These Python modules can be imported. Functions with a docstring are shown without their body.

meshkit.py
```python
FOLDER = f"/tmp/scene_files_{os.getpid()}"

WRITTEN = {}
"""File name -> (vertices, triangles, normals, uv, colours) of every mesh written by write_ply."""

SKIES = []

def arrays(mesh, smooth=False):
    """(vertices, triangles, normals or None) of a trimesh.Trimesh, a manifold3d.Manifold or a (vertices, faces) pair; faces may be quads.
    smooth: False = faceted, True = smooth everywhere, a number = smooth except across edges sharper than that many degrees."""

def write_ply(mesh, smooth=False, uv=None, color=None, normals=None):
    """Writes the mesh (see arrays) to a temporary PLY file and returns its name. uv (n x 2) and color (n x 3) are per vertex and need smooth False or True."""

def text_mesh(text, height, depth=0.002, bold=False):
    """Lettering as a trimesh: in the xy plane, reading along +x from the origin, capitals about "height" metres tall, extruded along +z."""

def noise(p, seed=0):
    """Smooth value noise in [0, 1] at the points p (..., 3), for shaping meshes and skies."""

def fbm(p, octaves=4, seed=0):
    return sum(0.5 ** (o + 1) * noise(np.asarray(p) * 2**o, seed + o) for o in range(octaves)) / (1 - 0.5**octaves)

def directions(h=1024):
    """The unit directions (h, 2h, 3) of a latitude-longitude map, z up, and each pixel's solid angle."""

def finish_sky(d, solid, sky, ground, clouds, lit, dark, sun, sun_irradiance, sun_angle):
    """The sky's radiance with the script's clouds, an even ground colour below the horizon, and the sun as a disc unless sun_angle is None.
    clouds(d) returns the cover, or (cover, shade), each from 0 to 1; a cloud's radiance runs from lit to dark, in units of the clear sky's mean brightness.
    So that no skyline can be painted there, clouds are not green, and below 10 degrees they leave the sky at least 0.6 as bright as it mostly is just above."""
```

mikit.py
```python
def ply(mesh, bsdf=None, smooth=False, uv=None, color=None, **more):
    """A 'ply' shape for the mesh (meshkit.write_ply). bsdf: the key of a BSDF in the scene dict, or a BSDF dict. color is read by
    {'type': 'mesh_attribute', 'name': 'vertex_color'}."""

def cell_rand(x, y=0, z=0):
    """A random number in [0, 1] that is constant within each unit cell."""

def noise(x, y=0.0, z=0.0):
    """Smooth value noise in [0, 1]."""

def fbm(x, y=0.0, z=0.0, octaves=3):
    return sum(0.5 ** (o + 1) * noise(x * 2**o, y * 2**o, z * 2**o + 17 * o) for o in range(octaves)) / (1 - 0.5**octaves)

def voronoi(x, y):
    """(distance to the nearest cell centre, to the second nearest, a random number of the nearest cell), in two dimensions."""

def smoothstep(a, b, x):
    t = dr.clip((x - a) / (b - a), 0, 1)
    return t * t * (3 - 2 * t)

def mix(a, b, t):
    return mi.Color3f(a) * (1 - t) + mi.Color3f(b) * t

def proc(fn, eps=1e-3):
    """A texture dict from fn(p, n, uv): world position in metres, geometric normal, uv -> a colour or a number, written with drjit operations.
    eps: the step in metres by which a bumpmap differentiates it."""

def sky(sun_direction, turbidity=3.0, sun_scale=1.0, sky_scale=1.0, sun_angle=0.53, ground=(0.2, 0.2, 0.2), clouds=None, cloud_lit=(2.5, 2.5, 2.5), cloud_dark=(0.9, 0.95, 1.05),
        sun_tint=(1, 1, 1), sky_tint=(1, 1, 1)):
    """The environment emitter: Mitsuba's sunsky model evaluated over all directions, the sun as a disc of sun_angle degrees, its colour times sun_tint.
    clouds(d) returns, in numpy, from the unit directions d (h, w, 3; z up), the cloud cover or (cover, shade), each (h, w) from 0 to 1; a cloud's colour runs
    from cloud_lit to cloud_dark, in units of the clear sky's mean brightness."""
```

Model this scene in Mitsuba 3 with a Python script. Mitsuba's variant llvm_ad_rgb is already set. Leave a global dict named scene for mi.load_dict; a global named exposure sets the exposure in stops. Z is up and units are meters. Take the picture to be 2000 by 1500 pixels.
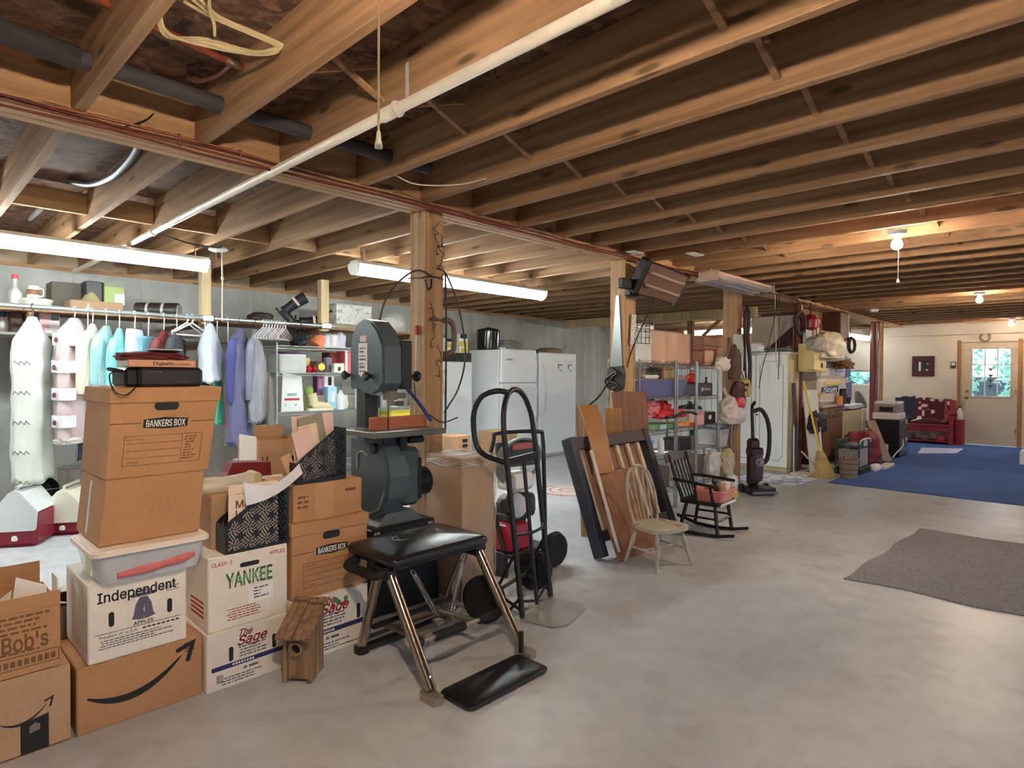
import math, random
import numpy as np, trimesh, drjit as dr, mitsuba as mi
import mikit, meshkit
from mikit import proc, fbm, noise, voronoi, smoothstep, mix
from shapely.geometry import Polygon, LineString, Point, box as sbox
T = mi.ScalarTransform4f
rng = np.random.default_rng(7)
scene, labels = {}, {}
# ---------------------------------------------------------------- camera, sky, exposure
exposure = 2.5
CY, CP, CR = [math.radians(a) for a in (43.8596, -0.9178, 0.2679)]
_fw = np.array([math.cos(CY)*math.cos(CP), math.sin(CY)*math.cos(CP), math.sin(CP)])
_rt = np.array([math.sin(CY), -math.cos(CY), 0.0])
_up = np.cross(_rt, _fw)
_up = -_rt*math.sin(CR) + _up*math.cos(CR)
EYE = np.array([0, 0, 1.35])
scene['camera'] = {'type': 'perspective', 'fov': 2*math.degrees(math.atan(1000/1191.68)), 'fov_axis': 'x', 'near_clip': 0.05, 'far_clip': 200.0,
                   'to_world': T().look_at(origin=EYE.tolist(), target=(EYE+_fw).tolist(), up=_up.tolist())}
scene['sky'] = mikit.sky((-0.3, 0.5, 0.8), turbidity=4.0, sky_scale=5.5, sun_scale=0.0, ground=(0.06, 0.07, 0.06))
TUBE = 9.6     # radiance of the fluorescent lenses
BULB = 122.0     # radiance of the bulbs
BULB_COL = (1.0, 0.80, 0.60)
TUBE_COL = (0.93, 1.0, 0.99)

# ---------------------------------------------------------------- materials
def mat(name, col, rough=0.6, metal=0.0, spec=0.5, fn=None, rfn=None, coat=0.0, bump=None, bscale=0.001, sheen=0.0, two=True, **more):
    b = {'type': 'principled', 'base_color': proc(fn) if fn else {'type': 'rgb', 'value': list(col)}, 'roughness': proc(rfn) if rfn else rough, 'metallic': metal, 'specular': spec, **more}
    if coat: b['clearcoat'] = coat; b['clearcoat_gloss'] = 0.9
    if sheen: b['sheen'] = sheen
    if bump: b = {'type': 'bumpmap', 'arbitrary': proc(bump, 2e-3), 'scale': bscale, 'bsdf': b}
    if two: b = {'type': 'twosided', 'bsdf': b}
    scene['mat_'+name] = b
    return 'mat_'+name
_mc = {}
def C(r, g, b, rough=0.55, metal=0.0, spec=0.5, coat=0.0):
    """a plain material given by its sRGB colour 0..255"""
    k = (r, g, b, rough, metal, spec, coat)
    if k not in _mc:
        lin = [((c/255+0.055)/1.055)**2.4 if c > 10 else c/255/12.92 for c in (r, g, b)]
        _mc[k] = mat('plain_%d' % len(_mc), lin, rough, metal, spec, coat=coat)
    return _mc[k]
def S(r, g, b): return [((c/255+0.055)/1.055)**2.4 for c in (r, g, b)]

def wood_fn(axis, a, b, knots=True, sc=1.0):
    a, b = S(*a), S(*b)
    def f(p, n, uv):
        q = [p.x, p.y, p.z]
        l = q[axis]; o = [q[i] for i in range(3) if i != axis]
        g = fbm(l*1.2*sc, o[0]*28*sc, o[1]*28*sc, 3)
        g2 = noise(l*3*sc, o[0]*140*sc, o[1]*140*sc)
        c = mix(a, b, dr.clip(g*1.5-0.25+0.25*(g2-0.5), 0, 1))
        c = c*(0.85+0.3*noise(l*0.35, o[0]*2.3+7, o[1]*0.2))
        if knots:
            d, _, w = voronoi(l*2.2, o[1]*8+o[0]*13)
            k = (1-smoothstep(0.06, 0.16, d))*dr.select(w > 0.72, 1.0, 0.0)
            c = c*(1-0.6*k)
        return c
    return f
M_JOIST = mat('joist_wood', 0, 0.75, fn=wood_fn(1, (170, 134, 98), (124, 92, 64)))
M_BEAM = mat('beam_wood', 0, 0.75, fn=wood_fn(0, (200, 160, 116), (158, 118, 82)))
M_POST = mat('post_wood', 0, 0.7, fn=wood_fn(2, (182, 148, 108), (144, 108, 74)))
M_LUMBER = mat('pale_lumber', 0, 0.7, fn=wood_fn(2, (222, 200, 160), (190, 164, 122), knots=False))
M_PINE = mat('weathered_pine', 0, 0.8, fn=wood_fn(2, (160, 128, 96), (112, 84, 60), sc=2.0))
M_DARKWOOD = mat('dark_wood', 0, 0.45, fn=wood_fn(2, (96, 52, 34), (56, 30, 22), knots=False))
M_PLY = mat('plywood', 0, 0.35, fn=wood_fn(2, (150, 100, 66), (112, 72, 46), knots=False, sc=0.6))
def _osb(p, n, uv):
    d, e, w = voronoi(p.x*22+3*noise(p.x*9, p.y*9), p.y*22+3*noise(p.y*9, p.x*9+5))
    return mix(S(120, 88, 68), S(76, 54, 42), w)*(0.7+0.5*noise(p.x*60, p.y*60))
M_OSB = mat('strand_board', 0, 0.8, fn=_osb)
def _conc(p, n, uv):
    a = fbm(p.x*0.9, p.y*0.9, 0.0, 4); b = fbm(p.x*14, p.y*14, 3.0, 3)
    c = mix(S(160, 162, 166), S(190, 191, 193), dr.clip(a*1.8-0.4, 0, 1))*(0.92+0.16*b)
    m = smoothstep(0.60, 0.8, fbm(p.x*5+3, p.y*5, 7.0, 4))
    return c*(1-0.10*m)
def _concr(p, n, uv):
    return 0.30+0.22*fbm(p.x*1.7, p.y*1.7, 0.0, 4)+0.05*noise(p.x*40, p.y*40)
M_FLOOR = mat('painted_concrete', 0, rfn=_concr, fn=_conc, spec=0.5)
def _wallc(p, n, uv):
    a = fbm(p.x*1.3, p.z*1.3, p.y, 4); b = noise(p.x*30, p.z*30, p.y)
    st = fbm(p.x*7, p.z*0.7, 0.0, 3)
    return mix(S(150, 152, 146), S(190, 190, 184), dr.clip(a*1.8-0.4, 0, 1))*(0.93+0.1*b)*(0.85+0.3*st)
M_WALLC = mat('bare_concrete', 0, 0.85, fn=_wallc)
M_CREAM = mat('cream_wall', 0, 0.7, fn=lambda p, n, uv: mix(S(216, 202, 184), S(228, 216, 198), fbm(p.x*2, p.y*2, p.z*2, 3)))
def _card(a, b):
    a, b = S(*a), S(*b)
    return lambda p, n, uv: mix(a, b, fbm(p.x*6, p.y*6, p.z*6, 3))*(0.95+0.1*noise(p.x*300, p.y*300, p.z*30))
M_CARD = mat('cardboard', 0, 0.75, fn=_card((186, 138, 94), (168, 122, 82)))
M_CARD2 = mat('pale_cardboard', 0, 0.75, fn=_card((192, 154, 118), (172, 136, 102)))
M_CARDW = mat('white_cardboard', 0, 0.65, fn=_card((232, 222, 206), (220, 208, 192)))
def _rug(a, b, sc):
    a, b = S(*a), S(*b)
    return lambda p, n, uv: mix(a, b, noise(p.x*sc, p.y*sc))*(0.85+0.3*fbm(p.x*1.5, p.y*1.5, 0.0, 3))
M_BLUE = mat('blue_carpet', 0, 0.95, spec=0.1, fn=_rug((62, 86, 138), (92, 118, 172), 140.0))
M_GREY = mat('grey_mat', 0, 0.95, spec=0.1, fn=_rug((112, 110, 112), (140, 138, 140), 120.0))
WHITE, BLACK, STEEL, CHROME = C(236, 238, 236, 0.4), C(22, 22, 24, 0.45), C(150, 152, 152, 0.35, 0.9), C(215, 215, 215, 0.16, 1.0)
DGREY, GREY, CREAM, RED, PAPER = C(52, 54, 58), C(128, 128, 128), C(226, 214, 188), C(170, 36, 44), C(234, 230, 222, 0.8)
RUBBER = C(20, 20, 21, 0.8)
scene['mat_glass'] = {'type': 'thindielectric', 'int_ior': 1.5}
GLASS = 'mat_glass'
def film(name, col, alpha, rough=0.15):
    scene['mat_'+name] = {'type': 'blendbsdf', 'weight': alpha, 'a': {'type': 'thindielectric', 'int_ior': 1.35}, 'b': {'type': 'twosided', 'bsdf': {'type': 'principled', 'base_color': {'type': 'rgb', 'value': list(col)}, 'roughness': rough, 'specular': 0.6}}}
    return 'mat_'+name
FILM = film('clear_film', (0.8, 0.82, 0.85), 0.22, 0.12)
FILM2 = film('cloudy_plastic', (0.80, 0.82, 0.82), 0.45, 0.3)
FILM3 = film('shrink_wrap', (0.75, 0.72, 0.68), 0.12, 0.08)

# ---------------------------------------------------------------- mesh helpers
cat_ = trimesh.util.concatenate
def bx(x0, y0, z0, x1, y1, z1, b=0.004):
    x0, x1 = sorted((x0, x1)); y0, y1 = sorted((y0, y1)); z0, z1 = sorted((z0, z1))
    b = min(b, (x1-x0)*.35, (y1-y0)*.35, (z1-z0)*.35)
    if b <= 0.0005:
        m = trimesh.creation.box(extents=(x1-x0, y1-y0, z1-z0)); m.apply_translation(((x0+x1)/2, (y0+y1)/2, (z0+z1)/2)); return m
    m = _UNITB.copy(); v = m.vertices.copy(); s = _SGN; h = np.array([x1-x0, y1-y0, z1-z0])/2
    v = s*(h-b*(_INS)); m.vertices = v+np.array([(x0+x1)/2, (y0+y1)/2, (z0+z1)/2]); return m
def _unitb():
    pts, sg, ins = [], [], []
    for a in (-1, 1):
        for b in (-1, 1):
            for c in (-1, 1):
                for k in range(3):
                    s = np.array([a, b, c], float); i = np.ones(3); i[k] = 0
                    pts.append(s*(1-0.2*i)); sg.append(s); ins.append(i)
    pts = np.array(pts); hull = trimesh.Trimesh(pts, trimesh.convex.convex_hull(pts).faces, process=False) if False else None
    from scipy.spatial import ConvexHull
    h = ConvexHull(pts); f = h.simplices.copy(); n = h.equations[:, :3]
    for i, t in enumerate(f):
        if np.dot(np.cross(pts[t[1]]-pts[t[0]], pts[t[2]]-pts[t[0]]), n[i]) < 0: f[i] = t[::-1]
    return trimesh.Trimesh(pts, f, process=False), np.array(sg), np.array(ins)
_UNITB, _SGN, _INS = _unitb()
def cb(cx, cy, z0, w, d, h, b=0.004): return bx(cx-w/2, cy-d/2, z0, cx+w/2, cy+d/2, z0+h, b)
def smooth_path(pts, n=6, closed=False):
    p = np.array(pts, float)
    if len(p) < 3: return p
    q = np.vstack([p[-1], p, p[0], p[1]]) if closed else np.vstack([2*p[0]-p[1], p, 2*p[-1]-p[-2]])
    out = []
    for i in range(1, len(q)-2):
        for t in np.linspace(0, 1, n, endpoint=False):
            a, b, c, d = q[i-1], q[i], q[i+1], q[i+2]
            out.append(0.5*((2*b)+(-a+c)*t+(2*a-5*b+4*c-d)*t*t+(-a+3*b-3*c+d)*t**3))
    if not closed: out.append(p[-1])
    return np.array(out)
def tube(pts, r, n=8, smooth=0, closed=False, flat=None):
    """a swept tube; r a number or one per point; flat=(a, b) scales the section"""
    p = smooth_path(pts, smooth, closed) if smooth else np.array(pts, float)
    m = len(p); rr = np.interp(np.linspace(0, 1, m), np.linspace(0, 1, np.size(r)), np.atleast_1d(r)) if np.size(r) > 1 else np.full(m, float(r))
    t = np.roll(p, -1, 0)-np.roll(p, 1, 0)
    if not closed: t[0] = p[1]-p[0]; t[-1] = p[-1]-p[-2]
    t /= np.maximum(np.linalg.norm(t, axis=1, keepdims=True), 1e-9)
    u = np.cross(t[0], [0, 0, 1]) if abs(t[0][2]) < 0.9 else np.cross(t[0], [0, 1, 0])
    u /= np.linalg.norm(u); V = []
    a = np.linspace(0, 2*np.pi, n, endpoint=False)+np.pi/n
    fa, fb = flat or (1, 1)
    for i in range(m):
        u = u-t[i]*np.dot(u, t[i]); u /= max(np.linalg.norm(u), 1e-9); w = np.cross(t[i], u)
        V.append(p[i]+rr[i]*(fa*np.cos(a)[:, None]*u+fb*np.sin(a)[:, None]*w))
    V = np.vstack(V); F = []
    for i in range(m if closed else m-1):
        j = (i+1) % m
        for k in range(n):
            l = (k+1) % n; F += [(i*n+k, i*n+l, j*n+l), (i*n+k, j*n+l, j*n+k)]
    if not closed:
        for k in range(1, n-1): F += [(0, k+1, k), ((m-1)*n, (m-1)*n+k, (m-1)*n+k+1)]
    return trimesh.Trimesh(V, F, process=False)
def lathe(prof, n=20, at=(0, 0, 0)):
    """profile of (radius, height) from bottom to top, about z"""
    pr = np.array(prof, float); a = np.linspace(0, 2*np.pi, n, endpoint=False); m = len(pr)
    V = np.vstack([np.c_[r*np.cos(a), r*np.sin(a), np.full(n, z)] for r, z in pr]); F = []
    for i in range(m-1):
        for k in range(n):
            l = (k+1) % n; F += [(i*n+k, i*n+l, (i+1)*n+l), (i*n+k, (i+1)*n+l, (i+1)*n+k)]
    if pr[0][0] > 1e-6:
        for k in range(1, n-1): F.append((0, k+1, k))
    if pr[-1][0] > 1e-6:
        for k in range(1, n-1): F.append(((m-1)*n, (m-1)*n+k, (m-1)*n+k+1))
    M = trimesh.Trimesh(V, F, process=False); M.apply_translation(at); return M
def cyl(r, h, at=(0, 0, 0), n=20, axis=2, b=None):
    b = min(r, h)*0.08 if b is None else b
    m = lathe([(r-b, 0), (r, b), (r, h-b), (r-b, h)], n)
    if axis == 0: m.apply_transform([[0, 0, 1, 0], [1, 0, 0, 0], [0, 1, 0, 0], [0, 0, 0, 1]])
    if axis == 1: m.apply_transform([[0, 1, 0, 0], [0, 0, 1, 0], [1, 0, 0, 0], [0, 0, 0, 1]])
    m.apply_translation(at); return m
def prism(poly, h, axis=2, at=(0, 0, 0)):
    """polygon (list of points or shapely) extruded along axis (0: polygon in y,z; 1: in x,z; 2: in x,y)"""
    P = poly if hasattr(poly, 'exterior') or hasattr(poly, 'geoms') else Polygon(poly)
    P = P.buffer(0)
    m = cat_([trimesh.creation.extrude_polygon(g, h, engine='earcut') for g in getattr(P, 'geoms', [P])])
    if axis == 0: m.apply_transform([[0, 0, 1, 0], [1, 0, 0, 0], [0, 1, 0, 0], [0, 0, 0, 1]])
    if axis == 1:
        m.apply_transform([[1, 0, 0, 0], [0, 0, -1, 0], [0, 1, 0, 0], [0, 0, 0, 1]]); m.apply_translation((0, h, 0))
    m.apply_translation(at); return m
def rrect(w, h, r, cx=0, cy=0): return sbox(cx-w/2+r, cy-h/2+r, cx+w/2-r, cy+h/2-r).buffer(r, 4)
def sphere(r, at=(0, 0, 0), sub=2, scale=(1, 1, 1)):
    m = trimesh.creation.icosphere(subdivisions=sub, radius=r); m.apply_scale(scale); m.apply_translation(at); return m
def blob(w, d, h, seed=0, amp=0.12, freq=2.2, sub=4, flatb=0.35, at=(0, 0, 0), sq=0.75):
    """a soft lumpy bag or cushion, resting on z = 0"""
    m = trimesh.creation.icosphere(subdivisions=sub, radius=1.0); v = np.array(m.vertices)
    v = np.sign(v)*np.abs(v)**sq
    k = 1+amp*2*(meshkit.fbm(v*freq+seed*7.31)-0.5) if hasattr(meshkit, 'fbm') else 1
    v = v*np.reshape(k, (-1, 1)); v[:, 2] = np.maximum(v[:, 2], -1+flatb); v[:, 2] -= v[:, 2].min()
    v = v*[w/2, d/2, h/v[:, 2].max()]
    m.vertices = v+np.array(at); return m
def sheet(fn, nu, nv, th=0.004, closed_u=False):
    """fn(u, v) -> points (n, 3), u and v in 0..1; a thin solid cloth"""
    u, v = np.meshgrid(np.linspace(0, 1, nu), np.linspace(0, 1, nv), indexing='ij')
    P = np.asarray(fn(u.ravel(), v.ravel())).reshape(nu, nv, 3)
    du, dv = np.gradient(P, axis=0), np.gradient(P, axis=1); N = np.cross(du, dv); N /= np.maximum(np.linalg.norm(N, axis=2, keepdims=True), 1e-9)
    A, B = (P+N*th/2).reshape(-1, 3), (P-N*th/2).reshape(-1, 3); n0 = nu*nv; F = []
    idx = np.arange(n0).reshape(nu, nv)
    a, b, c, d = idx[:-1, :-1].ravel(), idx[1:, :-1].ravel(), idx[1:, 1:].ravel(), idx[:-1, 1:].ravel()
    F = [np.c_[a, b, c], np.c_[a, c, d], np.c_[a, c, b]+n0, np.c_[a, d, c]+n0]
    e = np.r_[idx[:, 0], idx[-1, 1:], idx[::-1, -1][1:], idx[0, ::-1][1:]]
    F += [np.c_[e[:-1], e[1:]+n0, e[1:]], np.c_[e[:-1], e[:-1]+n0, e[1:]+n0]]
    return trimesh.Trimesh(np.vstack([A, B]), np.vstack(F), process=False)
_tx = {}
def text(s, h, depth=0.0006, bold=False, cx=0, cz=0, width=None, face='front', slant=0.0):
    """lettering on a plane facing -y (front): centred at x = cx, z = cz, proud of y = 0"""
    k = (s, bold)
    if k not in _tx: _tx[k] = meshkit.text_mesh(s, 1.0, 1.0, bold)
    m = _tx[k].copy(); v = np.array(m.vertices); lo, hi = v.min(0), v.max(0)
    v[:, 0] -= (lo[0]+hi[0])/2; v[:, 1] -= 0.5
    sx = width/(hi[0]-lo[0]) if width else h
    x = v[:, 0]*sx+v[:, 1]*h*slant; z = v[:, 1]*h; y = -v[:, 2]*depth
    m.vertices = np.c_[x+cx, y, z+cz]; return m
def rot(m, deg, axis=(0, 0, 1), about=(0, 0, 0)):
    m.apply_transform(trimesh.transformations.rotation_matrix(math.radians(deg), axis, about)); return m
def mv(m, x=0, y=0, z=0): m.apply_translation((x, y, z)); return m

# ---------------------------------------------------------------- things, parts, setting
_n = {}
def numbered(name):
    k = _n.get(name, -1)+1; _n[name] = k
    return name if k == 0 else '%s_%03d' % (name, k)
class Thing:
    """the key that its parts' keys start with, and where it stands"""
    def __init__(s, name, label=None, category=None, at=(0, 0, 0), rz=0, group=None, kind=None, tilt=None, raw=False):
        s.key = name if raw else numbered(name); s.m = T().translate(list(at)).rotate([0, 0, 1], rz); s.c = {}
        if tilt: s.m = s.m @ T().rotate(list(tilt[1]), tilt[0])
        L = {}
        if label: L['label'] = label
        if category: L['category'] = category
        if group: L['group'] = group
        if kind: L['kind'] = kind
        if L: labels[s.key] = L
        s.pl = []
    def add(s, part, mesh, m, smooth=False, label=None, kind=None, **more):
        if part:
            k = s.c.get(part, -1)+1; s.c[part] = k
            key = s.key+'__'+part+('' if k == 0 else '_%03d' % k)
        else: key = s.key
        d = mesh if isinstance(mesh, dict) else mikit.ply(mesh, m, smooth=smooth, **more)
        scene[key] = {**d, 'to_world': s.m}
        L = {}
        if label: L['label'] = label
        if kind: L['kind'] = kind
        if L and part: labels[key] = L
        s.pl.append((key[len(s.key):], d))
        return key
    def sub(s, key, part, mesh, m, smooth=False, **kw): return s.add(key[len(s.key)+2:]+'__'+part, mesh, m, smooth, **kw)
    def copy(s, label, at, rz=0, group=None, tilt=None, category=None):
        base = s.key.rsplit('_', 1)[0] if s.key[-3:].isdigit() else s.key
        o = Thing(base, label, category or labels[s.key]['category'], at, rz, group or labels[s.key].get('group'), tilt=tilt)
        for suf, d in s.pl: scene[o.key+suf] = {**d, 'to_world': o.m}
        o.pl = s.pl
        return o
def one(name, mesh, m, label, category, at=(0, 0, 0), rz=0, smooth=False, group=None, tilt=None, kind=None):
    t = Thing(name, label, category, at, rz, group, tilt=tilt, kind=kind); t.add(None, mesh, m, smooth); return t
def struct(key, mesh, m, smooth=False):
    t = Thing(key, kind='structure', raw=True)
    if mesh is not None: t.add(None, mesh, m, smooth)
    return t
# ================================================================ the setting
X0, X1, Y0, Y1 = -5.0, 15.0, -5.5, 7.55
BM0, BM1, BZ, JZ, SZ = 3.05, 3.237, 2.39, 2.41, 2.645      # beam faces, beam bottom, joist bottom, subfloor
floor = struct('floor', bx(X0-.2, Y0-.2, -.1, X1+.2, Y1+.2, 0, 0), M_FLOOR)
M_RIM = mat('rim_board', 0, 0.9, fn=lambda p, n, uv: mix(S(196, 176, 148), S(146, 88, 74), smoothstep(0.45, 0.7, fbm(p.x*3.5, p.z*9, p.y, 3))))
wb = struct('wall_back', bx(X0, Y1, 0, X1, Y1+.2, 2.37, 0), M_WALLC)
for k, x in enumerate(np.arange(X0+.3, X1, 0.61)):
    wb.add('form_seam', bx(x-.007, Y1-.006, 0, x+.007, Y1+.01, 2.37, .002), M_WALLC)
_tie = cyl(.016, .006, n=10, axis=1)
for x in np.arange(X0+.3, X1, 0.61):
    if 1.0 < x < 12:
        for z in (.6, 1.25, 1.9): wb.add('tie_plug', mv(_tie.copy(), x+.03, Y1-.006, z), GREY)
M_LEDGE = mat('cream_ledge', S(222, 210, 192), 0.7)
def wall_with_holes(key, pieces, m):
    return struct(key, cat_([bx(*p, 0) for p in pieces]), m)
DY0, DY1, DZ = 1.10, 1.98, 2.02
WY0, WY1, WZ0, WZ1 = 3.50, 4.10, 1.14, 1.47
wr = wall_with_holes('wall_right', [(X1, Y0, 0, X1+.2, DY0, SZ), (X1, DY0, DZ, X1+.2, DY1, SZ), (X1, DY1, 0, X1+.2, WY0, SZ), (X1, WY0, 0, X1+.2, WY1, WZ0), (X1, WY0, WZ1, X1+.2, WY1, SZ), (X1, WY1, 0, X1+.2, Y1+.2, SZ)], M_CREAM)
wr.add('ledge', bx(X1-.05, Y0, 2.18, X1, Y1, 2.38, .004), M_LEDGE)
struct('wall_left', bx(X0-.2, Y0-.2, 0, X0, Y1+.2, SZ, 0), M_WALLC)
# the wall behind the camera has three windows
WF = [(-3.6, -1.8), (0.0, 2.2), (4.4, 6.8), (9.2, 11.6)]
pcs, xx = [], X0-.2
for a, b in WF:
    pcs += [(xx, Y0-.2, 0, a, Y0, SZ), (a, Y0-.2, 0, b, Y0, .5), (a, Y0-.2, 2.1, b, Y0, SZ)]; xx = b
pcs.append((xx, Y0-.2, 0, X1+.2, Y0, SZ))
wall_with_holes('wall_front', pcs, M_CREAM)
for i, (a, b) in enumerate(WF):
    w = struct('window_%d' % (i+2), cat_([bx(a, Y0-.14, .5, b, Y0-.08, .55), bx(a, Y0-.14, 2.05, b, Y0-.08, 2.1), bx(a, Y0-.14, .5, a+.05, Y0-.08, 2.1), bx(b-.05, Y0-.14, .5, b, Y0-.08, 2.1), bx((a+b)/2-.02, Y0-.14, .5, (a+b)/2+.02, Y0-.08, 2.1)]), WHITE)
    w.add('pane', bx(a+.05, Y0-.112, .55, (a+b)/2-.02, Y0-.108, 2.05, 0), GLASS); w.add('pane', bx((a+b)/2+.02, Y0-.112, .55, b-.05, Y0-.108, 2.05, 0), GLASS)
w = struct('window_1', cat_([bx(X1+.04, WY0, WZ0, X1+.1, WY1, WZ0+.03), bx(X1+.04, WY0, WZ1-.03, X1+.1, WY1, WZ1), bx(X1+.04, WY0, WZ0, X1+.1, WY0+.03, WZ1), bx(X1+.04, WY1-.03, WZ0, X1+.1, WY1, WZ1)]), WHITE)
w.add('pane', bx(X1+.068, WY0+.03, WZ0+.03, X1+.072, WY1-.03, WZ1-.03, 0), GLASS)
# door_1: slab with nine panes, jambs, knob
M_DOOR = C(208, 192, 172, 0.5)
GY0, GY1, GZ0, GZ1 = 1.215, 1.80, 0.965, 1.885
d = struct('door_1', cat_([bx(X1+.02, DY0+.004, .008, X1+.06, DY1-.004, GZ0), bx(X1+.02, DY0+.004, GZ1, X1+.06, DY1-.004, DZ-.004), bx(X1+.02, DY0+.004, GZ0, X1+.06, GY0, GZ1), bx(X1+.02, GY1, GZ0, X1+.06, DY1-.004, GZ1)]), M_DOOR)
d.add('glazing_frame', cat_([bx(X1+.008, GY0-.03, GZ0-.03, X1+.022, GY1+.03, GZ0), bx(X1+.008, GY0-.03, GZ1, X1+.022, GY1+.03, GZ1+.03), bx(X1+.008, GY0-.03, GZ0, X1+.022, GY0, GZ1), bx(X1+.008, GY1, GZ0, X1+.022, GY1+.03, GZ1)]), M_DOOR)
for i in range(3):
    for j in range(3):
        ya, yb = GY0+(GY1-GY0)*i/3, GY0+(GY1-GY0)*(i+1)/3; za, zb = GZ0+(GZ1-GZ0)*j/3, GZ0+(GZ1-GZ0)*(j+1)/3
        d.add('pane', bx(X1+.038, ya+.007, za+.007, X1+.042, yb-.007, zb-.007, 0), GLASS)
for i in (1, 2):
    y = GY0+(GY1-GY0)*i/3; d.add('muntin', bx(X1+.03, y-.009, GZ0, X1+.05, y+.009, GZ1, .002), WHITE)
    z = GZ0+(GZ1-GZ0)*i/3; d.add('muntin', bx(X1+.031, GY0, z-.009, X1+.049, GY1, z+.009, .002), WHITE)
BRASS = C(196, 160, 92, 0.25, 1.0)
d.add('knob', mv(rot(lathe([(.03, 0), (.03, .008), (.012, .012), (.012, .04), (.026, .05), (.03, .065), (.022, .08), (0, .083)], 16), -90, (0, 1, 0)), X1+.02, DY1-.10, .93), BRASS, True)
d.add('deadbolt', mv(rot(lathe([(.028, 0), (.028, .012), (.02, .018), (0, .018)], 16), -90, (0, 1, 0)), X1+.02, DY1-.10, 1.06), BRASS, True)
for z in (.25, 1.0, 1.78): d.add('hinge', bx(X1-.002, DY0+.022, z, X1+.02, DY0+.04, z+.1, .003), BRASS)
tr = struct('trim_1', None, None)
M_TRIM = mat('door_trim', 0, 0.5, fn=wood_fn(2, (176, 126, 74), (150, 104, 58), knots=False))
tr.add('casing', bx(X1-.018, DY1, 0, X1+.02, DY1+.055, DZ+.05), M_TRIM); tr.add('casing', bx(X1-.018, DY0-.065, 0, X1+.02, DY0, DZ+.05), M_TRIM)
tr.add('casing', bx(X1-.012, DY0, DZ, X1+.02, DY1, DZ+.03), M_DOOR)
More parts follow.
